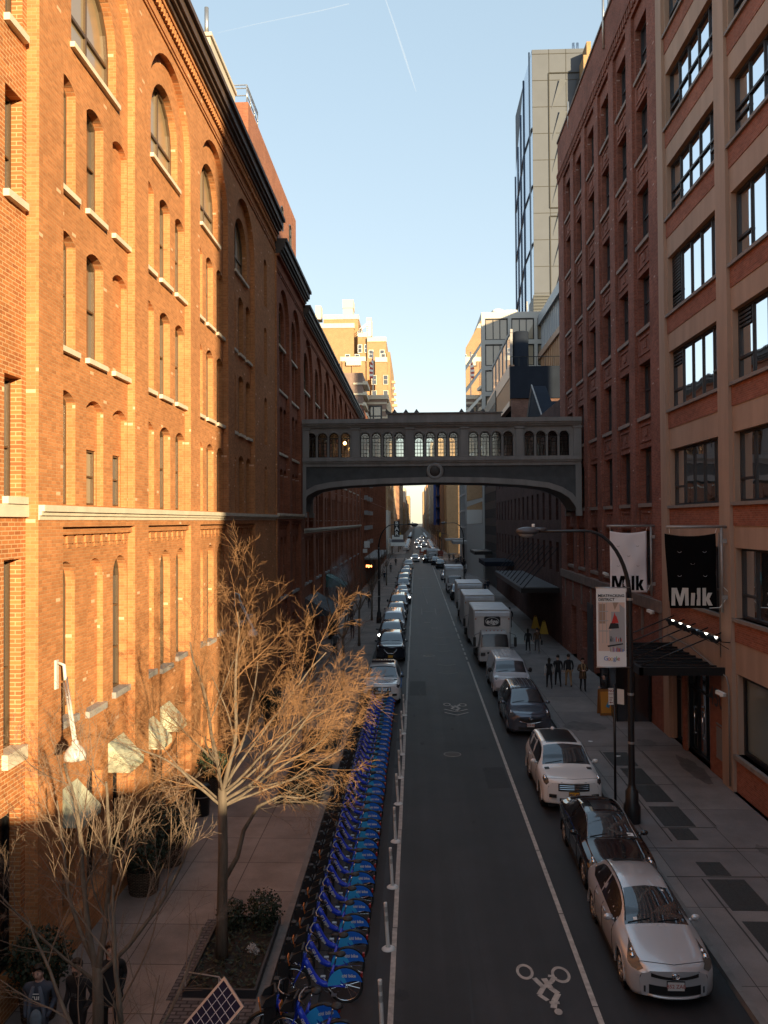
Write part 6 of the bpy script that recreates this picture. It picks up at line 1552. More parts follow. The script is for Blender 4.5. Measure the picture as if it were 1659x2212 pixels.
for k in (0, 1):
    d = copy_tree(dock); d.location = (-1.44, 15.76-k*.741, 0); d['label'] = 'black dock plate %s of the near end of the row' % ('just short', 'at the bottom edge')[k]
# white flexible posts
def make_post():
    root = empty('delineator_post', (0, 0, 0), 0, 'white post', 'bollard', 'white flexible posts beside the bicycle row')
    g = MB(); g.lathe([(.15, 0), (.15, .015), (.10, .05), (.055, .06)], n=16); g.build('base', WHITE, root)
    g = MB(); g.lathe([(.045, .05), (.04, 1.0), (.04, 1.02), (.001, 1.02)], n=12); g.build('post', WHITE, root)
    g = MB(); 
    for z_ in (.62, .82): g.lathe([(.0425, z_), (.0425, z_+.12)], n=12)
    g.build('reflective_band', mat('post_band', (.5, .5, .48), .35, .3), root)
    return root
p0 = make_post()
names = ['nearest, cut by the bottom edge', 'second nearest', 'third nearest', 'fourth nearest', 'fifth nearest', 'sixth nearest', 'seventh nearest', 'eighth nearest', 'ninth and farthest beside the police car']
for i, y in enumerate((15.45, 18.55, 21.65, 24.7, 27.95, 30.8, 33.85, 37.1, 40.6)):
    p = p0 if i == 0 else copy_tree(p0); p.location = (-.68+.006*i, y, 0); p.rotation_euler = (rd.uniform(-.01, .01), rd.uniform(-.07, -.03), 0); p['label'] = 'white flexible lane post, '+names[i]
p = copy_tree(p0); p.location = (-1.75, 42.2, 0); p.scale = (1, 1, 1); p['label'] = 'white flexible post in front of the police car grille'
# ================================================================ bare trees
BARK = mat('grey_brown_bark', (.15, .115, .085), .85, var=.45, scale=9, bump=.5, streak=True)
TWIG = mat('pale_twig', (.22, .115, .052), .8, var=.25, scale=2); TWIGD = mat('brown_twig', (.13, .085, .06), .85)
LEAFD = mat('evergreen_leaf', (.022, .036, .018), .6, var=.5, scale=8); EARTHM = mat('planting_soil', (.03, .024, .02), .95, var=.4, scale=5)
def grow(mb, p, d, ln, r0, lev, rd, up, spread, cnt, wild, lo=.0, droop=0, trunkmb=None, minr=.0026):
    n = max(3, int(ln/.22)); pts = [p.copy()]; dirs = [d.copy()]; q = p.copy(); dd = d.copy()
    for i in range(n):
        dd = (dd+Vector((rd.uniform(-1, 1), rd.uniform(-1, 1), rd.uniform(-1, 1)))*wild+Vector((0, 0, up))).normalized()
        q = q+dd*(ln/n); pts.append(q.copy()); dirs.append(dd.copy())
    r1 = max(minr*.6, r0*(.35 if lev > 0 else .5))
    mb.tube(pts, [r0+(r1-r0)*i/n for i in range(n+1)], 6 if r0 > .03 else (4 if r0 > .009 else 3), cap=False, k=1 if r0 > .018 else 0)
    if lev <= 0: return
    c = cnt[lev-1] if lev-1 < len(cnt) else 3
    for k in range(c):
        t = lo+(1-lo)*(k+rd.uniform(.2, .9))/c; t = min(t, .98); i = min(n-1, int(t*n)); b = pts[i].lerp(pts[i+1], t*n-i)
        ax = dirs[i].orthogonal().normalized(); ax.rotate(Matrix.Rotation(rd.uniform(0, 6.283), 3, dirs[i])); nd = (dirs[i]+ax*spread*rd.uniform(.6, 1.25)).normalized()
        grow(mb, b, nd, ln*rd.uniform(.42, .68)*(1.05-.35*t), max(minr, (r0+(r1-r0)*t)*rd.uniform(.36, .54)), lev-1, rd, up, spread, cnt, wild, .12, droop)
def bare_tree(loc, lab, h, tr, limbs, seed, lev=4, cnt=(4, 5, 5, 6), twig=TWIG, up=.05, wild=.09, group=None, extra=None, spread=.62):
    rd = random.Random(seed); root = empty('bare_tree', loc, 0, lab, 'tree', group)
    g = MB(); q = [Vector((0, 0, 0)), Vector((.01, 0, h*.3)), Vector((.03, .02, h*.65)), Vector((.02, 0, h))]
    g.tube(q, [tr*1.25, tr, tr*.92, tr*.8], 10); g.build('trunk', BARK, root)
    g = MB()
    for (dx, dy, dz, ln, z_, r_) in limbs:
        grow(g, Vector((.02, 0, z_)), Vector((dx, dy, dz)).normalized(), ln, r_, lev, rd, up, spread, cnt, wild, .15)
    g.build('crown', [twig, BARK], root)
    return root
bare_tree((-4.2, 17.7, .1), 'large bare street tree with sunlit golden twigs, growing from the kerbside planting bed', 3.7, .115,
    [(-.10, .05, 1, 3.6, 3.5, .05), (.22, .1, 1, 3.9, 3.6, .055), (.9, .15, .75, 3.1, 3.4, .042), (-.85, -.1, .7, 2.7, 3.3, .036), (.35, .9, .6, 3.5, 3.5, .04), (-.45, .8, .7, 3.0, 3.6, .036), (.2, -.8, .7, 2.5, 3.6, .032), (1.0, .5, .42, 2.8, 3.3, .036), (.9, -.2, .75, 2.6, 3.6, .036), (.6, .6, .8, 3.7, 3.7, .036), (.95, .9, .3, 3.0, 3.3, .034), (.8, .4, .5, 3.0, 3.5, .034), (-.9, .5, .55, 2.6, 3.4, .03)], 21, 4, (5, 5, 6, 5), spread=.85, wild=.13, up=.02)
r_ = [o for o in COL.objects if o.name == 'bare_tree'][0]
g = MB(); rd = random.Random(4); pts = [Vector(p) for p in ((.06, 0, 1.75), (.32, .1, 2.2), (.45, .15, 2.75), (.75, .2, 3.25), (1.2, .25, 3.45), (1.75, .3, 3.4))]
g.tube(pts, [.06, .05, .045, .035, .025, .012], 7); 
for k in range(9): b = pts[3].lerp(pts[5], k/9); grow(g, b, Vector((.8, rd.uniform(-.5, .5), rd.uniform(-.3, .5))).normalized(), .9, .010, 2, rd, .0, .7, (3, 3), .15)
g.build('lower_limb', BARK, r_)
bare_tree((-5.2, 13.3, .1), 'bare forked tree in front of the passers-by at the bottom left', 2.25, .10,
    [(-.35, .15, 1, 3.6, 2.1, .06), (.25, .05, 1, 3.3, 2.15, .06), (-.8, .3, 1, 2.9, 2.2, .04), (.85, .2, .7, 2.9, 2.1, .04), (0, .9, .8, 2.6, 2.2, .035), (-.6, -.5, .8, 2.3, 2.0, .03)], 33, 4, (3, 4, 5, 5), twig=mat('mid_twig', (.17, .115, .08), .85, var=.2), up=.04, wild=.1, spread=.7)
bare_tree((-3.9, 10.6, .1), 'nearest bare tree, only its upper branches showing at the bottom edge', 2.0, .09,
    [(.1, .3, 1, 2.7, 1.9, .05), (-.7, .35, .9, 2.6, 1.9, .04), (.6, .6, .8, 2.3, 1.9, .035), (-.2, .9, .9, 2.5, 1.9, .035)], 45, 3, (4, 4, 4), twig=MATS['mid_twig'], up=.03, wild=.12, spread=.7)
far_t = [(-4.3, 31.5), (-4.2, 47), (-4.3, 62), (-4.2, 78), (-4.3, 97), (-4.3, 120)]
wd = ['beside the far end of the bicycle row', 'beyond the police car', 'beside the silver van', 'before the far lamp post', 'beyond the far lamp post', 'farthest before the avenue']
for i, (x, y) in enumerate(far_t):
    bare_tree((x, y, .1), 'shaded bare tree on the left pavement, '+wd[i], 2.8, .09, [(.2*math.cos(a)*3, .6*math.sin(a), 1, 3.0, 2.7, .045) for a in (0, 1.2, 2.5, 3.7, 5)], 60+i, 3, (4, 5, 5), twig=TWIGD, up=.04)
for i in range(14):
    sd = 1 if i % 2 else -1; y = 246+(i//2)*26
    bare_tree((7.6 if sd > 0 else -5.2, y, .1), 'dark bare street tree beyond the avenue, %s on the %s' % (ordn[i//2], 'right' if sd > 0 else 'left'), 3.5, .16, [(.5*math.cos(a), .5*math.sin(a), 1, 5.2 if sd > 0 else 4, 3.3, .08) for a in (0, 1.2, 2.5, 3.7, 5)], 90+i, 2, (6, 7), twig=TWIGD, up=.03)
# ---------------------------------------------------------------- shrubs, beds and planters
def leaves(mb, c, r_, n, rd, sz=.04, sc=(1, 1, 1)):
    for _ in range(n):
        v_ = Vector((rd.gauss(0, 1), rd.gauss(0, 1), rd.gauss(0, 1))).normalized()*r_*(rd.uniform(.35, 1)**.5)*(1+.18*math.sin(7*rd.random()))
        p = Vector(c)+Vector((v_.x*sc[0], v_.y*sc[1], v_.z*sc[2])); a = Vector((rd.uniform(-1, 1), rd.uniform(-1, 1), rd.uniform(-1, 1))).normalized()*sz; b = a.cross(v_).normalized()*sz*.6
        mb.face([p-a, p+b, p+a, p-b])
def shrub(loc, r_, lab, n=700, seed=1, sc=(1, 1, 1), group=None, sz=.04):
    rd = random.Random(seed); t = empty('shrub', loc, 0, lab, 'shrub', group)
    g = MB(); leaves(g, (0, 0, r_*sc[2]), r_, n, rd, sz, sc); g.build('foliage', LEAFD, t)
    g = MB()
    for k in range(6): a = k*1.05; g.tube([(0, 0, 0), (r_*.5*math.cos(a), r_*.5*math.sin(a), r_*1.3*sc[2])], .012, 4)
    g.build('stem', TWIGD, t); return t
def bed(x0, x1, y0, y1, lab):
    t = empty('planting_bed', (0, 0, 0), 0, lab, 'planting bed')
    g = MB(); g.box(x0, x1, y0, y1, .14, .22); g.build('soil', EARTHM, t)
    g = MB()
    for a in ((x0-.05, x1+.05, y0-.05, y0), (x0-.05, x1+.05, y1, y1+.05), (x0-.05, x0, y0+.001, y1-.001), (x1, x1+.05, y0+.001, y1-.001)): g.box(*a, .15, .32)
    g.build('edging', DKPAINT, t)
    rd = random.Random(int(y0*10)); g = MB()
    for _ in range(900): p = Vector((rd.uniform(x0, x1), rd.uniform(y0, y1), .23+rd.uniform(0, .12))); a = Vector((rd.uniform(-1, 1), rd.uniform(-1, 1), rd.uniform(-.4, .8)))*.05; b = Vector((a.y, -a.x, .02))*.5; g.face([p-a, p+b, p+a, p-b])
    tag(g.build('ivy', LEAFD, t), kind='stuff'); return t
bed(-4.6, -3.25, 16.35, 19.3, 'dark kerbside planting bed at the foot of the large bare tree')
bed(-4.7, -3.3, 27.5, 31.8, 'dark planting bed with ivy farther along the kerb beside the bicycle row')
bed(-4.7, -3.3, 33.6, 36.5, 'small dark planting bed near the police car end of the bicycle row')
shrub((-4.25, 19.0, .2), .33, 'round evergreen shrub behind the trunk of the large bare tree', 700, 2)
shrub((-3.55, 19.05, .2), .42, 'round evergreen shrub at the kerb corner of the nearest planting bed', 1000, 3)
shrub((-3.7, 27.9, .2), .42, 'round evergreen shrub in the farther planting bed', 900, 4)
shrub((-4.3, 31.2, .2), .36, 'small evergreen shrub at the end of the farther planting bed', 500, 5)
t = empty('low_rail', (0, 0, 0), 0, 'thin pale rail across the corner of the nearest planting bed', 'rail'); g = MB(); g.tube([(-4.62, 16.4, .6), (-3.9, 16.2, .62), (-3.4, 15.6, .5)], .014, 5); g.tube([(-4.62, 16.4, .15), (-4.62, 16.4, .6)], .014, 5); g.tube([(-3.4, 15.6, .15), (-3.4, 15.6, .5)], .014, 5); g.tube([(-3.9, 16.2, .15), (-3.9, 16.2, .62)], .014, 5); g.build('bar', mat('pale_rail', (.45, .42, .4), .5), t)
for i, (x, y) in enumerate(((-3.5, 17.4), (-3.75, 29.3))):
    t = empty('hydrangea_head', (x, y, .22), 0, 'dried pale flower heads in the %s planting bed' % ('nearest', 'farther')[i], 'flowers'); g = MB(); rd = random.Random(i); leaves(g, (0, 0, .35), .10, 120, rd, .025); leaves(g, (.1, .05, .25), .07, 60, rd, .025); g.build('petals', mat('dried_petal', (.5, .45, .42), .8), t); g = MB(); g.tube([(0, 0, 0), (0, 0, .35)], .008, 4); g.build('stem', TWIGD, t)
WICK = brick_mat('woven_wicker', (.17, .12, .085), (.09, .065, .045), (.02, .015, .01), var=.2, bw=.09, bh=.035, msize=.008, bump=1)
def basket(x, y, lab, h=.62, r_=.36, plant=.6, seed=1, grp=None):
    t = empty('wicker_planter', (x, y, .15), 0, lab, 'planter', grp)
    g = MB(); pr = []
    for i in range(19): z_ = h*i/18; pr.append((r_*(.82+.18*i/18)+.012*(i % 2), z_))
    g.lathe(pr+[(r_*.9, h), (r_*.88, h-.08), (0.001, h-.08)], n=28); g.build('basket', WICK, t)
    g = MB(); rd = random.Random(seed); leaves(g, (0, 0, h+plant*.5), plant*.68, 1500, rd, .05, (1, 1, .95)); g.build('foliage', LEAFD, t)
    g = MB()
    for k in range(16): a = rd.uniform(0, 6.28); l = rd.uniform(.5, 1.1)*plant*1.3; g.tube([(0, 0, h-.1), (.3*math.cos(a)*l, .3*math.sin(a)*l, h+l*.6), (.55*math.cos(a)*l, .55*math.sin(a)*l, h+l)], .008, 4)
    g.build('stem', TWIG, t)
basket(-6.95, 20.9, 'woven planter with a dark shrub, nearest against the brick wall', .62, .42, .95, 1)
basket(-6.8, 22.6, 'woven planter with a tall shrub, second along the brick wall', .7, .38, .95, 2)
basket(-6.95, 28.2, 'woven planter third along the wall, in the shade beyond the tree', .7, .38, .8, 3)
basket(-7.2, 15.6, 'planter with glossy evergreen behind the man in the denim jacket', .6, .36, .9, 6)
for i, y in enumerate((38, 52, 66)): basket(-6.7, y, 'dark planter by the wall, %s of those deep in the shade' % ordn[i], .7, .38, .8, 10+i)
t = empty('litter_bin', (-6.9, 26.4, .15), 0, 'black litter bin standing by the wall before the shaded planter', 'bin'); g = MB(); g.lathe([(.24, 0), (.27, .8), (.29, .82), (.29, .9), (.2, .98), (.001, 1.0)], n=18); g.build('drum', BLACKF, t); g = MB(); g.lathe([(.30, .60), (.31, .64)], n=18); g.build('band', STEEL, t)
t = empty('white_utility_box', (-5.6, 29.5, .15), 0, 'small pale box standing on the left pavement behind the tree trunk', 'box'); g = MB(); g.box(-.22, .22, -.2, .2, 0, .75); g.build('case', mat('box_grey_white', (.34, .34, .35), .5), t, bevel=.02); g = MB(); g.box(-.18, .18, -.215, -.2, .1, .68); g.build('door', mat('box_door', (.28, .28, .3), .5), t)
# ================================================================ street furniture and signs
POLEM = mat('pole_black_paint', (.014, .014, .016), .35)
def lamp_post(x, y, sgn, lab, arm=3.1, h=7.1, banner=False):
    t = empty('street_lamp', (x, y, .15), 0, lab, 'street lamp')
    g = MB(); g.lathe([(.26, 0), (.26, .5), (.2, .62), (.2, .95), (.13, 1.05), (.105, 1.2), (.08, h)], n=16)
    g.build('pole', POLEM, t)
    pts = [(0, 0, h)]; 
    for i in range(1, 13): a = math.pi/2*i/12; pts.append((sgn*1.35*(1-math.cos(a)), 0, h+2.15*math.sin(a)))
    pts.append((sgn*arm, 0, h+2.13)); g = MB(); g.tube(pts, [.075]+[.07-.03*i/12 for i in range(12)]+[.035], 10); g.build('arm', POLEM, t)
    hd = MB(); hd.sphere((sgn*(arm+.28), 0, h+2.15), .3, 14, 8, sc=(1.25, .6, .45)); hd.tube([(sgn*(arm-.3), 0, h+2.2), (sgn*(arm+.05), 0, h+2.2)], .06, 8); ho = hd.build('lamp_head', mat('lamp_head_grey', (.10, .10, .11), .35, .3), t)
    hd = MB(); hd.sphere((sgn*(arm+.3), 0, h+2.07), .22, 12, 6, sc=(1.2, .6, .6)); hd.build('lens', mat('lamp_lens', (.22, .23, .24), .15), ho)
    hd = MB(); hd.lathe([(.05, 0), (.05, .09), (.001, .10)], (sgn*(arm+.1), 0, h+2.28), 10); hd.build('photocell', WHITE, ho)
    g = MB(); 
    for z_ in (h-.02, h-2.95, 2.4): g.lathe([(.10, z_), (.105, z_+.04), (.10, z_+.08)], n=14)
    g.build('collar', STEEL, t)
    return t
LP1 = lamp_post(6.62, 26.05, -1, 'tall black street lamp with a curved arm and a pale banner, right kerb', 2.85, 6.85)
lamp_post(-3.42, 76, 1, 'distant black street lamp with its arm over the road, left kerb', 3.0, 6.85)
lamp_post(6.75, 118, -1, 'distant black street lamp on the right kerb beyond the trucks', 2.6, 6.85)
# pavement banner with its picture
t = empty('street_banner', (6.5, 25.95, 4.95), 0, 'tall pale printed banner fixed to the street lamp pole', 'banner')
def bm_(a, b, d=0.0): 
    x = -.93+a*.9; z = b*2.42; return (x, -d-.03*a, z)
def brect(g, a0, a1, b0, b1, d=.004, k=0, sk=0): g.face([bm_(a0, b0, d), bm_(a1, b0, d), bm_(a1+sk, b1, d), bm_(a0+sk, b1, d)], k)
BN = mat('banner_white', (.88, .85, .82), .7); g = MB(); g.prism([(0, 0), (1, 0), (1, 1), (0, 1)], bm_, -.006, 0); g.build('cloth', BN, t)
mk = [mat('print_black', (.02, .02, .022), .6), mat('print_grey', (.42, .40, .40), .7), mat('print_pink', (.72, .52, .42), .7), mat('print_red', (.6, .04, .03), .6), mat('print_blue', (.08, .22, .55), .6), mat('print_tan', (.42, .28, .2), .7), mat('print_yellow', (.75, .48, .05), .6), mat('print_green', (.07, .4, .12), .6)]
g = MB()
brect(g, .06, .96, .20, .82, .003, 2); brect(g, .5, .96, .2, .7, .005, 1, .0); brect(g, .08, .3, .55, .8, .006, 5); 
for a in (.08, .2, .33): brect(g, a, a+.015, .3, .82, .008, 1)
for b in (.45, .58, .70): brect(g, .06, .40, b, b+.01, .008, 1)
g.face([bm_(.5, .55, .009), bm_(.75, .56, .009), bm_(.68, .64, .009), bm_(.6, .67, .009)], 3); g.face([bm_(.4, .48, .009), bm_(.76, .49, .009), bm_(.74, .55, .009), bm_(.48, .56, .009)], 0); g.face([bm_(.55, .60, .010), bm_(.66, .60, .010), bm_(.62, .70, .010)], 3)
g.face([bm_(.42, .47, .008), bm_(.86, .40, .008), bm_(.86, .2, .008), bm_(.44, .2, .008)], 1); g.face([bm_(.36, .27, .010), bm_(.88, .30, .010), bm_(.9, .285, .010), bm_(.38, .25, .010)], 0)
rd = random.Random(8)
for row, (a0, a1, b0) in enumerate(((.45, .84, .32), (.46, .88, .19))):
    a = a0
    while a < a1: w_ = rd.uniform(.015, .04); brect(g, a, a+w_*.8, b0, b0+rd.uniform(.035, .07), .011, rd.choice([3, 0, 4, 1, 2, 5, 4])); a += w_
g.face([bm_(.55, .82, .007), bm_(.75, .82, .007), bm_(.62, .72, .007)], 5); g.face([bm_(.78, .8, .007), bm_(.96, .74, .007), bm_(.92, .55, .007), bm_(.8, .6, .007)], 1)
g.build('printed_picture', mk, t)
g = MB(); mpb = lambda cx, cz, d=.012: (lambda a, b: (-.93+cx*.9+a, -d-.03*cx, cz*2.42+b))
text_mb(g, 'MEATPACKING', .118, mpb(.5, .905, .03), 0, bold=.02); text_mb(g, 'DISTRICT', .118, mpb(.34, .855, .03), 0, bold=.02)
cx = .24
for ch, k, w_ in (('G', 4, .125), ('o', 3, .092), ('o', 6, .092), ('g', 4, .09), ('l', 7, .05), ('e', 3, .08)):
    text_mb(g, ch, .19, mpb(cx+w_/2, .105, .03), k); cx += w_
g.build('lettering', mk, t)
g = MB(); g.tube([(-.95, 0, 2.44), (.1, 0, 2.44)], .016, 6); g.tube([(-.95, 0, -.02), (.1, 0, -.02)], .016, 6); g.build('rod', STEEL, t)
# sign pole beside the lamp
t = empty('sign_pole', (6.55, 27.9, .15), 0, 'thin dark sign pole with two small parking signs beside the street lamp', 'sign pole')
g = MB(); g.tube([(0, 0, 0), (0, 0, 3.9)], .045, 8); g.build('pole', POLEM, t)
g = MB(); g.box(-.20, -.02, -.03, -.02, 3.2, 3.75); o = g.build('sign_plate', WHITE, t); g = MB(); 
text_mb(g, 'NO', .11, lambda a, b: (-.11+a, -.034, 3.66+b), bold=.02); text_mb(g, 'PARKING', .042, lambda a, b: (-.11+a, -.034, 3.56+b), bold=.02); g.box(-.17, -.05, -.034, -.031, 3.42, 3.44); g.box(-.17, -.08, -.034, -.031, 3.35, 3.37); g.face([(-.18, -.034, 3.28), (-.12, -.034, 3.31), (-.12, -.034, 3.25)]); g.box(-.13, -.05, -.034, -.031, 3.27, 3.29)
g.build('sign_lettering', mat('sign_red', (.25, .03, .03), .6), o)
g = MB(); g.obox((.22, .05, 3.45), .01, .24, .5, (0, 0, .9)); g.build('sign_plate', WHITE, t)
t = empty('sign_pole', (-3.5, 38.9, .15), 0, 'thin dark sign pole on the left pavement beside the bicycle row', 'sign pole'); g = MB(); g.tube([(0, 0, 0), (0, 0, 3.0)], .045, 8); g.lathe([(.1, 0), (.1, .04)], n=10); g.build('pole', mat('grey_pole', (.13, .13, .13), .5), t); g = MB(); g.box(-.18, .18, -.06, -.05, 2.4, 2.9); g.build('sign_plate', mat('sign_back', (.25, .25, .25), .5), t)
# solar panel of the bicycle station
A_ = Vector((-2.59, 11.05, 3.45)); B_ = Vector((-2.26, 10.72, 3.25)); D_ = Vector((-3.36, 10.95, 2.85)); ex_ = (B_-A_); Wp = ex_.length; ex_.normalize(); ey_ = (D_-A_); ey_ = (ey_-ex_*ey_.dot(ex_)).normalized(); Lp = 1.25; nz_ = ex_.cross(ey_).normalized(); nz_ = nz_ if nz_.z > 0 else -nz_  # panel corners unprojected from image pixels at picked depths
t = empty('solar_panel', (0, 0, 0), 0, 'tilted solar panel on its pole at the bottom edge, over the bicycle station', 'solar panel')
def sp_(a, b, d): return A_+ex_*(a*Wp)+ey_*(b*Lp)+nz_*d
g = MB(); g.prism([(0, 0), (1, 0), (1, 1), (0, 1)], sp_, -.03, .0); g.build('frame', mat('panel_frame', (.45, .43, .43), .4, .5), t)
g = MB(); g.prism([(.07, .025), (.93, .025), (.93, .975), (.07, .975)], sp_, .001, .003); g.build('cells', mat('solar_cells', (.008, .010, .032), .5, spec=.15), t)
g = MB()
for i in range(1, 4): a = .07+.86*i/4; g.prism([(a-.008, .025), (a+.008, .025), (a+.008, .975), (a-.008, .975)], sp_, .003, .005)
for i in range(1, 12): b = .025+.95*i/12; g.prism([(.07, b-.003), (.93, b-.003), (.93, b+.003), (.07, b+.003)], sp_, .003, .0052)
g.build('cell_lines', mat('cell_line', (.5, .48, .5), .5), t)
c_ = sp_(.5, .5, -.03); g = MB(); g.tube([(c_.x, c_.y, .15), (c_.x, c_.y, c_.z-.15), (c_.x, c_.y, c_.z)], .05, 10); g.build('pole', POLEM, t)
# ---------------------------------------------------------------- canvas awnings over the left doors
CANV = mat('pale_canvas', (.55, .56, .42), .8, var=.05, scale=3)
def awning(y0, y1, z1, lab, x0=-7.70, out=.55, drop=.58, m=CANV, grp='pale canvas awnings on the factory wall'):
    t = empty('canvas_awning', (0, 0, 0), 0, lab, 'awning', grp)
    g = MB(); g.face([(x0+.01, y0, z1), (x0+.01, y1, z1), (x0+out, y1, z1-drop), (x0+out, y0, z1-drop)]); n = 7
    for i in range(n):
        a = y0+(y1-y0)*i/n; b = y0+(y1-y0)*(i+1)/n; c = (a+b)/2; g.face([(x0+out, a, z1-drop), (x0+out, b, z1-drop), (x0+out, b, z1-drop-.13), (x0+out, c, z1-drop-.18), (x0+out, a, z1-drop-.13)])
    g.face([(x0+.01, y0, z1), (x0+out, y0, z1-drop), (x0+out, y0, z1-drop-.14), (x0+.01, y0, z1-drop-.14)]); g.face([(x0+.01, y1, z1), (x0+out, y1, z1-drop), (x0+out, y1, z1-drop-.14), (x0+.01, y1, z1-drop-.14)])
    o = g.build('cloth', m, t); s = o.modifiers.new('s', 'SOLIDIFY'); s.thickness = .012
    g = MB(); g.tube([(x0, y0+.02, z1-drop-.02), (x0+out-.02, y0+.02, z1-drop-.02), (x0+out-.02, y1-.02, z1-drop-.02), (x0, y1-.02, z1-drop-.02)], .014, 5); g.build('awning_frame', BLACKF, t)
awning(17.5, 18.55, 3.72, 'pale canvas awning over the nearest door of the factory'); awning(20.45, 21.5, 4.0, 'pale canvas awning second from the near end, beside the pier')
awning(23.1, 24.0, 3.85, 'pale canvas awning third, tucked behind the brick pier'); awning(24.65, 25.55, 3.95, 'pale canvas awning fourth and farthest, partly behind the tree')
awning(70.5, 73.5, 4.9, 'teal canvas awning deep in the shade under the bridge', out=1.6, drop=.9, m=mat('teal_canvas', (.02, .16, .16), .7), grp=None)
awning(57, 63, 4.2, 'dark blue grey canvas awning in the shade before the teal one', out=1.9, drop=1.1, m=mat('slate_canvas', (.04, .055, .07), .7), grp=None)
g = MB(); text_mb(g, 'Maison', .42, lambda a, b: (-6.0+a, 70.40, 3.75+b)); 
t = empty('glass_storefront_canopy', (0, 0, 0), 0, 'grey shop canopy with a pale fringe far along the left pavement', 'canopy'); g = MB(); g.box(-7.49, -5.2, 118, 150, 4.0, 4.25); g.build('roof', STONE_G, t)
g = MB(); 
for i in range(16): g.tube([(-5.25, 119+i*1.95, 3.95), (-5.25, 119+i*1.95, 3.6)], .05, 4)
g.build('fringe', STEEL, t)
t = empty('white_box_sign', (-7.0, 117, 5.4), 0, 'white box sign jutting from the left wall above the orange neon sign', 'sign'); g = MB(); g.box(-.45, .45, 0, .5, .3, 1.2); g.box(-.5, .1, -.05, .55, -.4, .15); g.build('case', WHITE, t); g = MB(); g.tube([(-.48, .25, .8), (-.4, .25, .8)], .03, 4); g.build('bracket', BLACKF, t)
t = empty('neon_open_sign', (-7.15, 123, 2.75), 0, 'small orange neon sign glowing in the shade on the left', 'neon sign'); g = MB(); g.box(-.75, .6, .02, .08, -.35, .35); g.build('backing', BLACKF, t)
g = MB(); text_mb(g, 'OPEN', .55, lambda a, b: (a*.9-.05, 0, b), bold=.0); g.build('tubes', mat('neon_orange', (1, .3, .1), .5, emit=(1, .28, .08), es=4), t)
# giant desk lamps fixed to the factory wall
def wall_lamp(y, z, lab):
    t = empty('wall_desk_lamp', (-7.5, y, z), 0, lab, 'wall lamp', 'giant jointed lamps on the factory wall')
    LM = mat('lamp_enamel', (.62, .60, .57), .35); K = Vector((.25, -.1, -.15)); E_ = Vector((1.05, -1.55, -1.0))
    g = MB(); g.box(0, .04, -.06, .06, -.35, .25); g.tube([(.03, 0, .2), (.2, -.05, .15), K], .035, 8); g.build('wall_bracket', LM, t)
    g = MB()
    for o_ in (Vector((0, .05, .05)), Vector((0, -.05, -.05))): g.tube([K+o_, E_+o_*.6], .026, 6)
    g.tube([K+Vector((.1, -.1, -.25)), K.lerp(E_, .55)], .014, 5); g.tube([K+Vector((0, 0, -.5)), K.lerp(E_, .3)], .02, 5); g.build('arm', LM, t)
    g = MB(); c = E_+Vector((.02, -.03, -.12)); g.sphere(tuple(c+Vector((0, 0, .08))), .07, 10, 6); g.lathe([(.05, .06), (.09, .03), (.16, -.04), (.20, -.14), (.21, -.22), (.20, -.22), (.15, -.06), (.01, 0)], tuple(c), 20); g.build('shade', LM, t)
wall_lamp(17.0, 6.4, 'giant white jointed desk lamp in sunlight on the nearest brick pier'); wall_lamp(34.0, 6.35, 'giant white jointed desk lamp in shade behind the tree twigs')
# right pavement items
t = empty('sandwich_board', (9.0, 40.3, .15), .1, 'orange sandwich board with a blue splash beside the black vestibule', 'sandwich board'); g = MB()
for s in (-1, 1): g.obox((0, s*.17, .6), .6, .03, 1.2, (s*.14, 0, 0))
g.build('panel', mat('board_frame', (.30, .12, .03), .6), t); g = MB(); g.obox((0, -.196, .62), .5, .01, 1.0, (-.14, 0, 0)); g.build('poster', mat('poster_orange', (.62, .27, .04), .6), t); g = MB(); g.obox((.12, -.225, .52), .16, .006, .3, (-.14, .5, 0)); g.build('poster_splash', mat('poster_blue', (.05, .3, .5), .6), t)
for i, (x, y) in enumerate(((10.25, 72), (10.45, 68.6))):
    t = empty('yellow_floor_cone', (x, y, .15), 0, 'yellow folding floor sign by the dark wall, %s of the two' % ('farther', 'nearer')[i], 'floor sign'); g = MB(); g.prism([(-.33, 0), (.33, 0), (.12, .98), (-.12, .98)], lambda a, b, d: (a, d-.2+b*.2, b), 0, .03); g.prism([(-.33, 0), (.33, 0), (.12, .98), (-.12, .98)], lambda a, b, d: (a, d+.2-b*.2, b), 0, .03); g.build('leaf', mat('safety_yellow', (.65, .42, .03), .5), t, bevel=.01); g = MB(); g.tube([(-.1, 0, .97), (-.06, 0, 1.1), (.06, 0, 1.1), (.1, 0, .97)], .02, 5); g.build('handle', MATS['safety_yellow'], t)
def traffic_cone(x, y, lab):
    t = empty('traffic_cone', (x, y, .0), 0, lab, 'cone'); g = MB(); g.box(-.18, .18, -.18, .18, 0, .04); g.lathe([(.14, .04), (.03, .7), (.001, .7)], n=12); g.build('cone', ORN, t); g = MB(); g.lathe([(.105, .28), (.075, .42)], n=12); g.build('band', WHITE, t)
traffic_cone(6.2, 108, 'orange cone behind the fourth box truck')
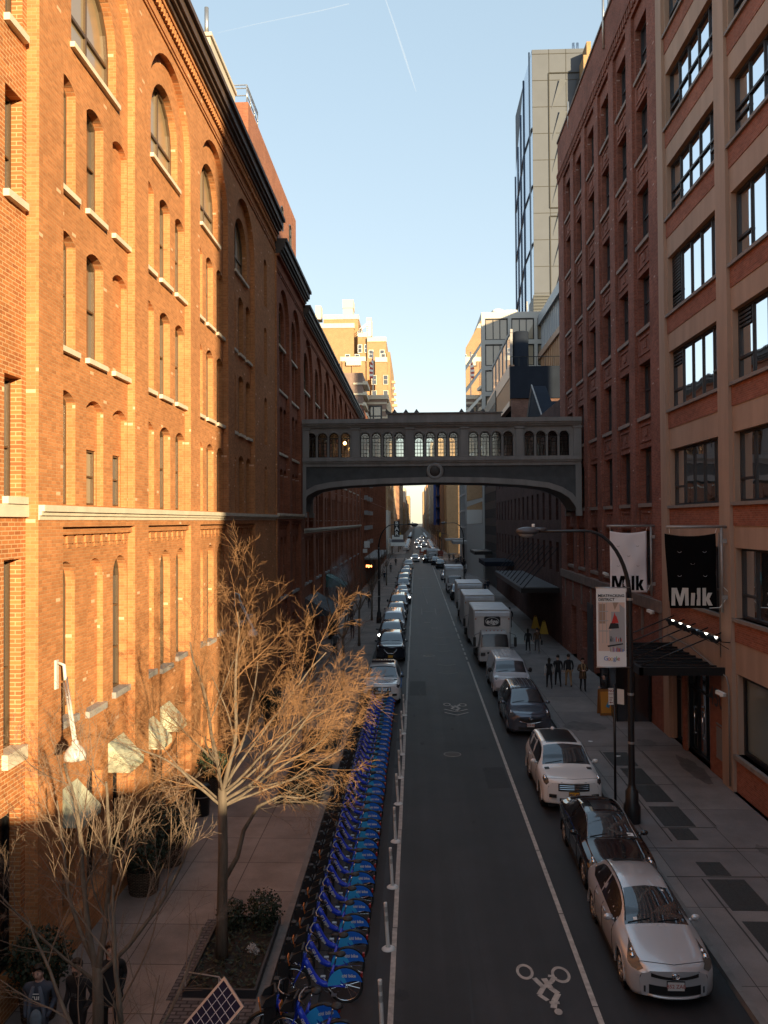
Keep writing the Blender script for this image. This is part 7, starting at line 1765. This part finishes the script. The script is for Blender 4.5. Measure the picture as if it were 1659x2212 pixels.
# steel fence and roadworks far at the avenue
t = empty('orange_barrier_row', (0, 0, 0), 0, 'red and orange roadwork barriers filling the avenue crossing', 'barrier'); rd = random.Random(2)
for i in range(26):
    x = rd.uniform(1.2, 6.5); y = rd.uniform(212, 245); g = MB(); g.box(x-.6, x+.6, y-.05, y+.05, .3, .55); g.box(x-.6, x+.6, y-.05, y+.05, .7, 1.0+rd.uniform(0, .8)); g.box(x-.55, x-.5, y-.2, y+.2, 0, 1.1); g.box(x+.5, x+.55, y-.2, y+.2, 0, 1.1); g.build('barrier_panel', rd.choice([mat('works_red', (.22, .05, .03), .6), mat('works_orange', (.35, .12, .03), .6), mat('works_brown', (.09, .05, .04), .7), WHITE]), t)
def traffic_light(x, y, lab, sg):
    t = empty('traffic_light', (x, y, .1), 0, lab, 'traffic light'); g = MB(); g.tube([(0, 0, 0), (0, 0, 5.5), (sg*2.2, 0, 5.9)], .09, 6); g.build('pole', POLEM, t); g = MB(); g.box(sg*2.2-.2, sg*2.2+.2, -.15, .15, 4.9, 6.0); h_ = g.build('signal_head', mat('signal_yellow', (.55, .33, .04), .5), t)
    for k, z_ in enumerate((5.75, 5.45, 5.15)): g = MB(); g.lathe([(.11, -.16), (.001, -.17)], (sg*2.2, 0, z_), 10, 'Y'); g.build('lens', BLACKF, h_)
traffic_light(-6.6, 232, 'yellow traffic light at the left far corner of the avenue', 1); traffic_light(9.0, 233, 'yellow traffic light at the right far corner of the avenue', -1)
# steam and vapour trails
STM, nt, p_ = principled('steam_volume'); nt.nodes.remove(p_); L = nt.links.new
pv = node(nt, 'ShaderNodeVolumePrincipled'); pv.inputs['Color'].default_value = (.8, .8, .85, 1); tc = node(nt, 'ShaderNodeTexCoord'); ln_ = node(nt, 'ShaderNodeVectorMath', operation='LENGTH'); L(tc.outputs['Object'], ln_.inputs[0])
mr = node(nt, 'ShaderNodeMapRange'); L(ln_.outputs['Value'], mr.inputs[0]); mr.inputs['From Min'].default_value = .2; mr.inputs['From Max'].default_value = 1.0; mr.inputs['To Min'].default_value = 1; mr.inputs['To Max'].default_value = 0
nz = node(nt, 'ShaderNodeTexNoise'); nz.inputs['Scale'].default_value = 2.2; nz.inputs['Detail'].default_value = 4; L(tc.outputs['Object'], nz.inputs['Vector']); m2 = node(nt, 'ShaderNodeMapRange'); L(nz.outputs['Fac'], m2.inputs[0]); m2.inputs['From Min'].default_value = .42; m2.inputs['From Max'].default_value = .7; m2.inputs['To Max'].default_value = 1.8
ml = node(nt, 'ShaderNodeMath', operation='MULTIPLY'); L(mr.outputs[0], ml.inputs[0]); L(m2.outputs[0], ml.inputs[1]); L(ml.outputs[0], pv.inputs['Density']); L(pv.outputs[0], nt.nodes['Material Output'].inputs['Volume'])
g = MB(); g.sphere((0, 0, 0), 1, 16, 10); o = g.build('steam', STM, loc=(-6.0, 64, 4.9)); o.scale = (1.1, 1.4, 2.3); o.rotation_euler = (0, R(18), 0); tag(o, kind='stuff')
TRL, nt, p_ = principled('vapour_trail'); L = nt.links.new
tr = node(nt, 'ShaderNodeBsdfTransparent'); em = node(nt, 'ShaderNodeBsdfDiffuse'); em.inputs[0].default_value = (.95, .95, .97, 1); lw = node(nt, 'ShaderNodeLayerWeight'); lw.inputs[0].default_value = .5; mr = node(nt, 'ShaderNodeMapRange'); L(lw.outputs['Facing'], mr.inputs[0]); mr.inputs['From Min'].default_value = 0; mr.inputs['From Max'].default_value = 1; mr.inputs['To Min'].default_value = .04; mr.inputs['To Max'].default_value = 0
mx = node(nt, 'ShaderNodeMixShader'); L(mr.outputs[0], mx.inputs[0]); L(tr.outputs[0], mx.inputs[1]); L(em.outputs[0], mx.inputs[2]); L(mx.outputs[0], nt.nodes['Material Output'].inputs[0])
def trail(pts, w_, lab):
    P = [Vector(p) for p in pts]
    g = MB(); g.tube(P, w_, 14, cap=False); o = g.build('vapour_trail', TRL); tag(o, lab, 'vapour trail'); o.visible_shadow = True
trail([(-134, 4000, 2570), (-89, 4000, 2435), (-40, 4000, 2279), (16, 4000, 2100)], [3.5, 4.5, 6, 2], 'faint straight vapour trail falling from the top of the sky')  # points of both trails come from image pixels, cast out to one distance
trail([(-957, 4000, 2418), (-756, 4000, 2458), (-443, 4000, 2514), (-309, 4000, 2543)], [1, 2, 3, 3], 'very faint slanting vapour trail at the upper left of the sky')
# ================================================================ people
SKIN = mat('skin', (.55, .33, .25), .6); HAIRD = mat('dark_hair', (.02, .014, .01), .7); SHOE = mat('shoe_black', (.02, .02, .02), .5)
def person(loc, face, lab, top, legs, hair=HAIRD, h=1.75, stride=.22, arms='swing', sleeve=None, shoes=SHOE, coat=False, hairlong=False, tilt=0.0, seed=0, bulk=1.0, extra=None):
    """face 0 looks at the viewer; local -y is forward"""
    s = h/1.75; root = empty('person', loc, face, lab, 'person')
    V = []; E_ = []; Rr = []
    def add(p, r_, par=None):
        V.append(Vector(p)*s); Rr.append(r_*s)
        if par is not None: E_.append((par, len(V)-1))
        return len(V)-1
    pel = add((0, 0, .95), .145*bulk); wa = add((0, -.005, 1.10), .135*bulk, pel); ch = add((0, -.01, 1.30), .165*bulk, wa); nb = add((0, .005, 1.46), .075, ch); nk = add((0, -.005+tilt*.02, 1.53), .055, nb)
    hd = add((0, -.02-tilt*.05, 1.60), .082, nk); ht = add((0, -.015-tilt*.06, 1.69), .085, hd)
    for sg, ph in ((1, 1), (-1, -1)):
        st = stride*ph
        hp = add((sg*.095, 0, .90), .095, pel); kn = add((sg*.10, -.04-st*.45, .50), .062, hp); an = add((sg*.10, -st+(.06 if st < 0 else 0), .10+(.06 if st < 0 else 0)), .043, kn); to = add((sg*.11, -st-.13+(.03 if st < 0 else 0), .045), .038, an)
        sh = add((sg*.185*bulk, .0, 1.41), .07, ch)
        if arms == 'swing': el = add((sg*.25, .04+st*.35, 1.15), .05, sh); wr = add((sg*.255, -.04+st*.6, .92), .035, el); hn = add((sg*.25, -.06+st*.65, .84), .036, wr)
        elif arms == 'pockets': el = add((sg*.245, .08, 1.15), .055, sh); wr = add((sg*.20, -.10, .98), .042, el); hn = add((sg*.17, -.13, .93), .036, wr)
        else: el = add((sg*.27, -.0, 1.14), .052, sh); wr = add((sg*.08, -.22, 1.12), .037, el); hn = add((sg*.02, -.25, 1.13), .035, wr)
        if arms in ('hold', 'swing'):
            for k in range(4):   # fingers
                dx = (k-1.5)*.018
                if arms == 'hold': f1 = add((V[hn].x/s+dx*.3-sg*.01, V[hn].y/s-.02, V[hn].z/s+.03-k*.018), .009, hn)
                else: f1 = add((V[hn].x/s+dx*.4, V[hn].y/s-.012+dx, V[hn].z/s-.075+.004*abs(k-1)), .009, hn)
            add((V[hn].x/s-sg*.02, V[hn].y/s-.045, V[hn].z/s-.01 if arms == 'swing' else V[hn].z/s+.04), .010, hn)
    me = bpy.data.meshes.new('body'); me.from_pydata([tuple(v_) for v_ in V], E_, []); o = bpy.data.objects.new('body', me); COL.objects.link(o)
    m_ = o.modifiers.new('skin', 'SKIN'); 
    for i, r_ in enumerate(Rr): me.skin_vertices[0].data[i].radius = (r_, r_*(.72 if i in (pel, wa, ch) else 1))
    me.skin_vertices[0].data[pel].use_root = True; m_.use_smooth_shade = True; ss = o.modifiers.new('sub', 'SUBSURF'); ss.levels = 1; ss.render_levels = 1
    dg = bpy.context.evaluated_depsgraph_get(); nm = bpy.data.meshes.new_from_object(o.evaluated_get(dg)); bpy.data.objects.remove(o)
    nm.name = 'body'; b = bpy.data.objects.new('body', nm); COL.objects.link(b); b.parent = root
    nm.materials.clear(); [nm.materials.append(q) for q in (top, legs, SKIN, shoes, sleeve or top)]
    for p in nm.polygons:
        c = p.center/s; ax = abs(c.x); p.use_smooth = True
        if c.z > 1.495: k = 2
        elif c.z < .11 or (c.z < .16 and c.y > .1): k = 3
        elif arms == 'swing' and ax > .19 and c.z < .92: k = 2
        elif arms == 'hold' and ax < .1 and c.y < -.2: k = 2
        elif ax > .2 and c.z > .93: k = 4
        elif c.z < .93: k = 1
        else: k = 0
        p.material_index = k
    if coat:
        g = MB(); g.smooth = True; g.lathe([(.19*bulk*s, 1.32*s), (.175*bulk*s, 1.12*s), (.185*bulk*s, .95*s), (.215*bulk*s, .72*s), (.205*bulk*s, .70*s)], n=14)
        g.v = [(x, y*.74-.005, z) for x, y, z in g.v]; g.build('coat', top, root)
    hx, hy, hz = 0, (-.018-tilt*.055)*s, 1.66*s
    g = MB(); g.smooth = True
    base = len(g.v); n, m2 = 14, 8     # hair cap
    for i in range(m2+1):
        a = math.pi*.62*i/m2
        for j in range(n):
            t = 2*math.pi*j/n; fr = math.sin(t) < -.3; aa = a*(.42 if fr else (1.35 if hairlong else 1.0)); rr = .108*s
            g.v.append((hx+rr*.88*math.sin(min(aa, 2.2))*math.cos(t), hy+.012+rr*1.05*math.sin(min(aa, 2.2))*math.sin(t), hz+.02+rr*1.08*math.cos(aa)-(.10*s*(i/m2)**3 if hairlong and not fr else 0)))
    for i in range(m2):
        for j in range(n): j2 = (j+1) % n; g.f.append((base+i*n+j, base+(i+1)*n+j, base+(i+1)*n+j2, base+i*n+j2)); g.m.append(0); g.sm.append(True)
    g.build('hair', hair, root)
    g = MB(); g.smooth = True; g.sphere((0, hy-.095*s, hz-.03), .014*s, 6, 4, sc=(.8, 1.3, 1.5)); 
    for sg in (1, -1): g.sphere((sg*.088*s, hy+.01, hz-.02), .022*s, 6, 4, sc=(.4, .8, 1.2))
    g.build('face_features', SKIN, root)
    g = MB(); 
    for sg in (1, -1): g.sphere((sg*.032*s, hy-.082*s, hz-.0), .010*s, 6, 4, sc=(1.3, .6, .6)); g.box(sg*.018*s, sg*.05*s, hy-.092*s, hy-.08*s, hz+.018, hz+.024)
    g.box(-.022*s, .022*s, hy-.092*s, hy-.08*s, hz-.072, hz-.066); g.build('eyes_and_mouth', mat('face_dark', (.07, .03, .025), .5), root)
    if extra: extra(root, s)
    return root
CL = lambda n, c: mat('cloth_'+n, c, .85, var=.15, scale=6)
BKC = CL('black', (.014, .014, .016)); NVC = CL('navy', (.025, .03, .05)); DEN = CL('denim', (.055, .065, .09)); TAN = CL('tan', (.32, .20, .10)); GRC = CL('grey', (.09, .09, .095)); BRC = CL('brown', (.10, .06, .035)); WHC_ = CL('white', (.5, .5, .5))
def ex_denim(root, s):
    g = MB(); g.smooth = True
    for sg in (1, -1): g.tube([(sg*.05, -.125, 1.45), (sg*.09, -.135, 1.3), (sg*.12, -.12, 1.05), (sg*.13, -.12, .8)], [.03, .04, .04, .035], 6)
    g.build('jacket_front', mat('cloth_pale_denim', (.12, .14, .18), .85), root)
    g = MB(); g.box(-.085, .085, -.150, -.146, 1.33, 1.345); 
    text_mb(g, 'rur', .13, lambda a, b: (a, -.152, 1.28+b), bold=.02); g.build('shirt_print', WHITE, root)
    g = MB(); g.smooth = True; g.sphere((.02, -.19, .93), .15, 10, 7, sc=(.75, .35, 1.2)); g.build('held_jacket', mat('cloth_light_denim', (.16, .20, .24), .85, var=.3, scale=10), root)
def ex_print(root, s):
    g = MB(); text_mb(g, 'LIFE', .09, lambda a, b: (a, -.150, 1.24+b), bold=.01); g.build('shirt_print', GRC, root)
    g = MB(); g.sphere((0, -.10, 1.585), .052, 8, 6, sc=(1.1, .6, .9)); g.build('beard', HAIRD, root)
person((-6.52, 14.15, .15), .05, 'person in a dark denim jacket looking down, leftmost at the bottom left', DEN, DEN, tilt=.9, arms='pockets', bulk=1.28, extra=ex_denim)
person((-5.9, 14.3, .15), -.25, 'person with short dark hair in a black printed sweatshirt, left of the tree trunk', BKC, BKC, h=1.78, tilt=.7, arms='pockets', extra=ex_print, bulk=1.05)
person((-5.56, 14.9, .15), .3, 'person in a long black coat half hidden behind the tree trunk', BKC, BKC, coat=True, hairlong=True, hair=mat('brown_hair', (.09, .045, .025), .7), arms='pockets', bulk=1.1)
person((7.32, 46.3, .15), math.pi, 'person walking away in a black waistcoat with white sleeves', BKC, BKC, h=1.68, hairlong=True, sleeve=WHC_)
person((7.9, 46.9, .15), math.pi, 'person walking away all in black, middle of the three abreast', BKC, BKC, h=1.76)
person((8.47, 46.8, .15), math.pi, 'person walking away in a dark jacket and tan trousers', BKC, TAN, h=1.82)
def ex_fur(root, s):
    g = MB(); g.smooth = True
    for sg in (1, -1): g.tube([(sg*.07, -.06, 1.50), (sg*.10, -.15, 1.40), (sg*.05, -.16, 1.15), (sg*.06, -.16, .85)], [.035, .045, .03, .025], 6)
    g.build('fur_collar', TAN, root)
person((9.02, 45.6, .15), .1, 'person facing the viewer in a brown coat with a tan fur collar', BRC, BKC, arms='hold', coat=True, stride=.05, extra=ex_fur, h=1.8)
person((7.85, 58.9, .15), math.pi, 'person in black walking away, left of the couple near the yellow floor signs', BKC, BKC, h=1.66, hairlong=True, shoes=WHITE)
def ex_bag(root, s): g = MB(); g.box(-.36, -.28, -.1, .14, .55, .85); g.tube([(-.32, 0, .85), (-.28, 0, 1.1)], .012, 4); g.build('bag', BKC, root)
person((8.5, 59.0, .15), math.pi, 'person in a brown jacket with a black bag, right of the couple', BRC, GRC, h=1.7, shoes=WHITE, extra=ex_bag)
person((9.15, 41.0, .15), -1.4, 'person in black standing against the glass vestibule beside the orange board', BKC, BKC, arms='hold', stride=.04, shoes=mat('shoe_grey', (.3, .3, .3), .6), h=1.8)
person((8.1, 72.5, .15), math.pi, 'person in black on the pavement beside the second box truck', BKC, BKC, h=1.75)
rd = random.Random(12); pl = [(8.6, 104, 'beside the pale canopy'), (9.3, 108, 'beside the fourth truck'), (8.0, 136, 'beyond the fourth truck'), (8.8, 158, 'under the pale edged canopy'), (9.5, 162, 'deeper under the pale edged canopy'), (8.2, 170, 'just before the corner canopy'), (9.0, 177, 'at the corner canopy, nearer one'), (9.7, 181, 'at the corner canopy, by the wall'), (8.4, 186, 'at the corner canopy, farther one'), (7.6, 190, 'nearest the kerb by the crosswalk')]
for x, y, wd_ in pl: person((x, y, .15), rd.choice([0, math.pi]), 'distant person in dark clothes on the right pavement, '+wd_, rd.choice([BKC, NVC, GRC]), rd.choice([BKC, NVC]), h=rd.uniform(1.65, 1.82))
pl = [(-5.6, 57, 'before the slate awning'), (-5.1, 66, 'beside the steam'), (-5.8, 74, 'under the teal awning'), (-5.0, 88, 'beyond the teal awning'), (-5.5, 103, 'before the grey shop canopy'), (-4.8, 126, 'beside the grey shop canopy'), (-4.6, 150, 'beyond the grey shop canopy'), (-4.2, 172, 'near the avenue corner')]
for x, y, wd_ in pl: person((x, y, .15), rd.choice([0, math.pi]), 'distant person in dark clothes on the left pavement, '+wd_, rd.choice([BKC, NVC, GRC]), rd.choice([BKC, NVC]), h=rd.uniform(1.65, 1.82))
for o_ in list(COL.objects):
    if o_.parent is None and o_.get('label') and not 4 <= len(o_['label'].split()) <= 16: print('LABEL', len(o_['label'].split()), o_['label'])
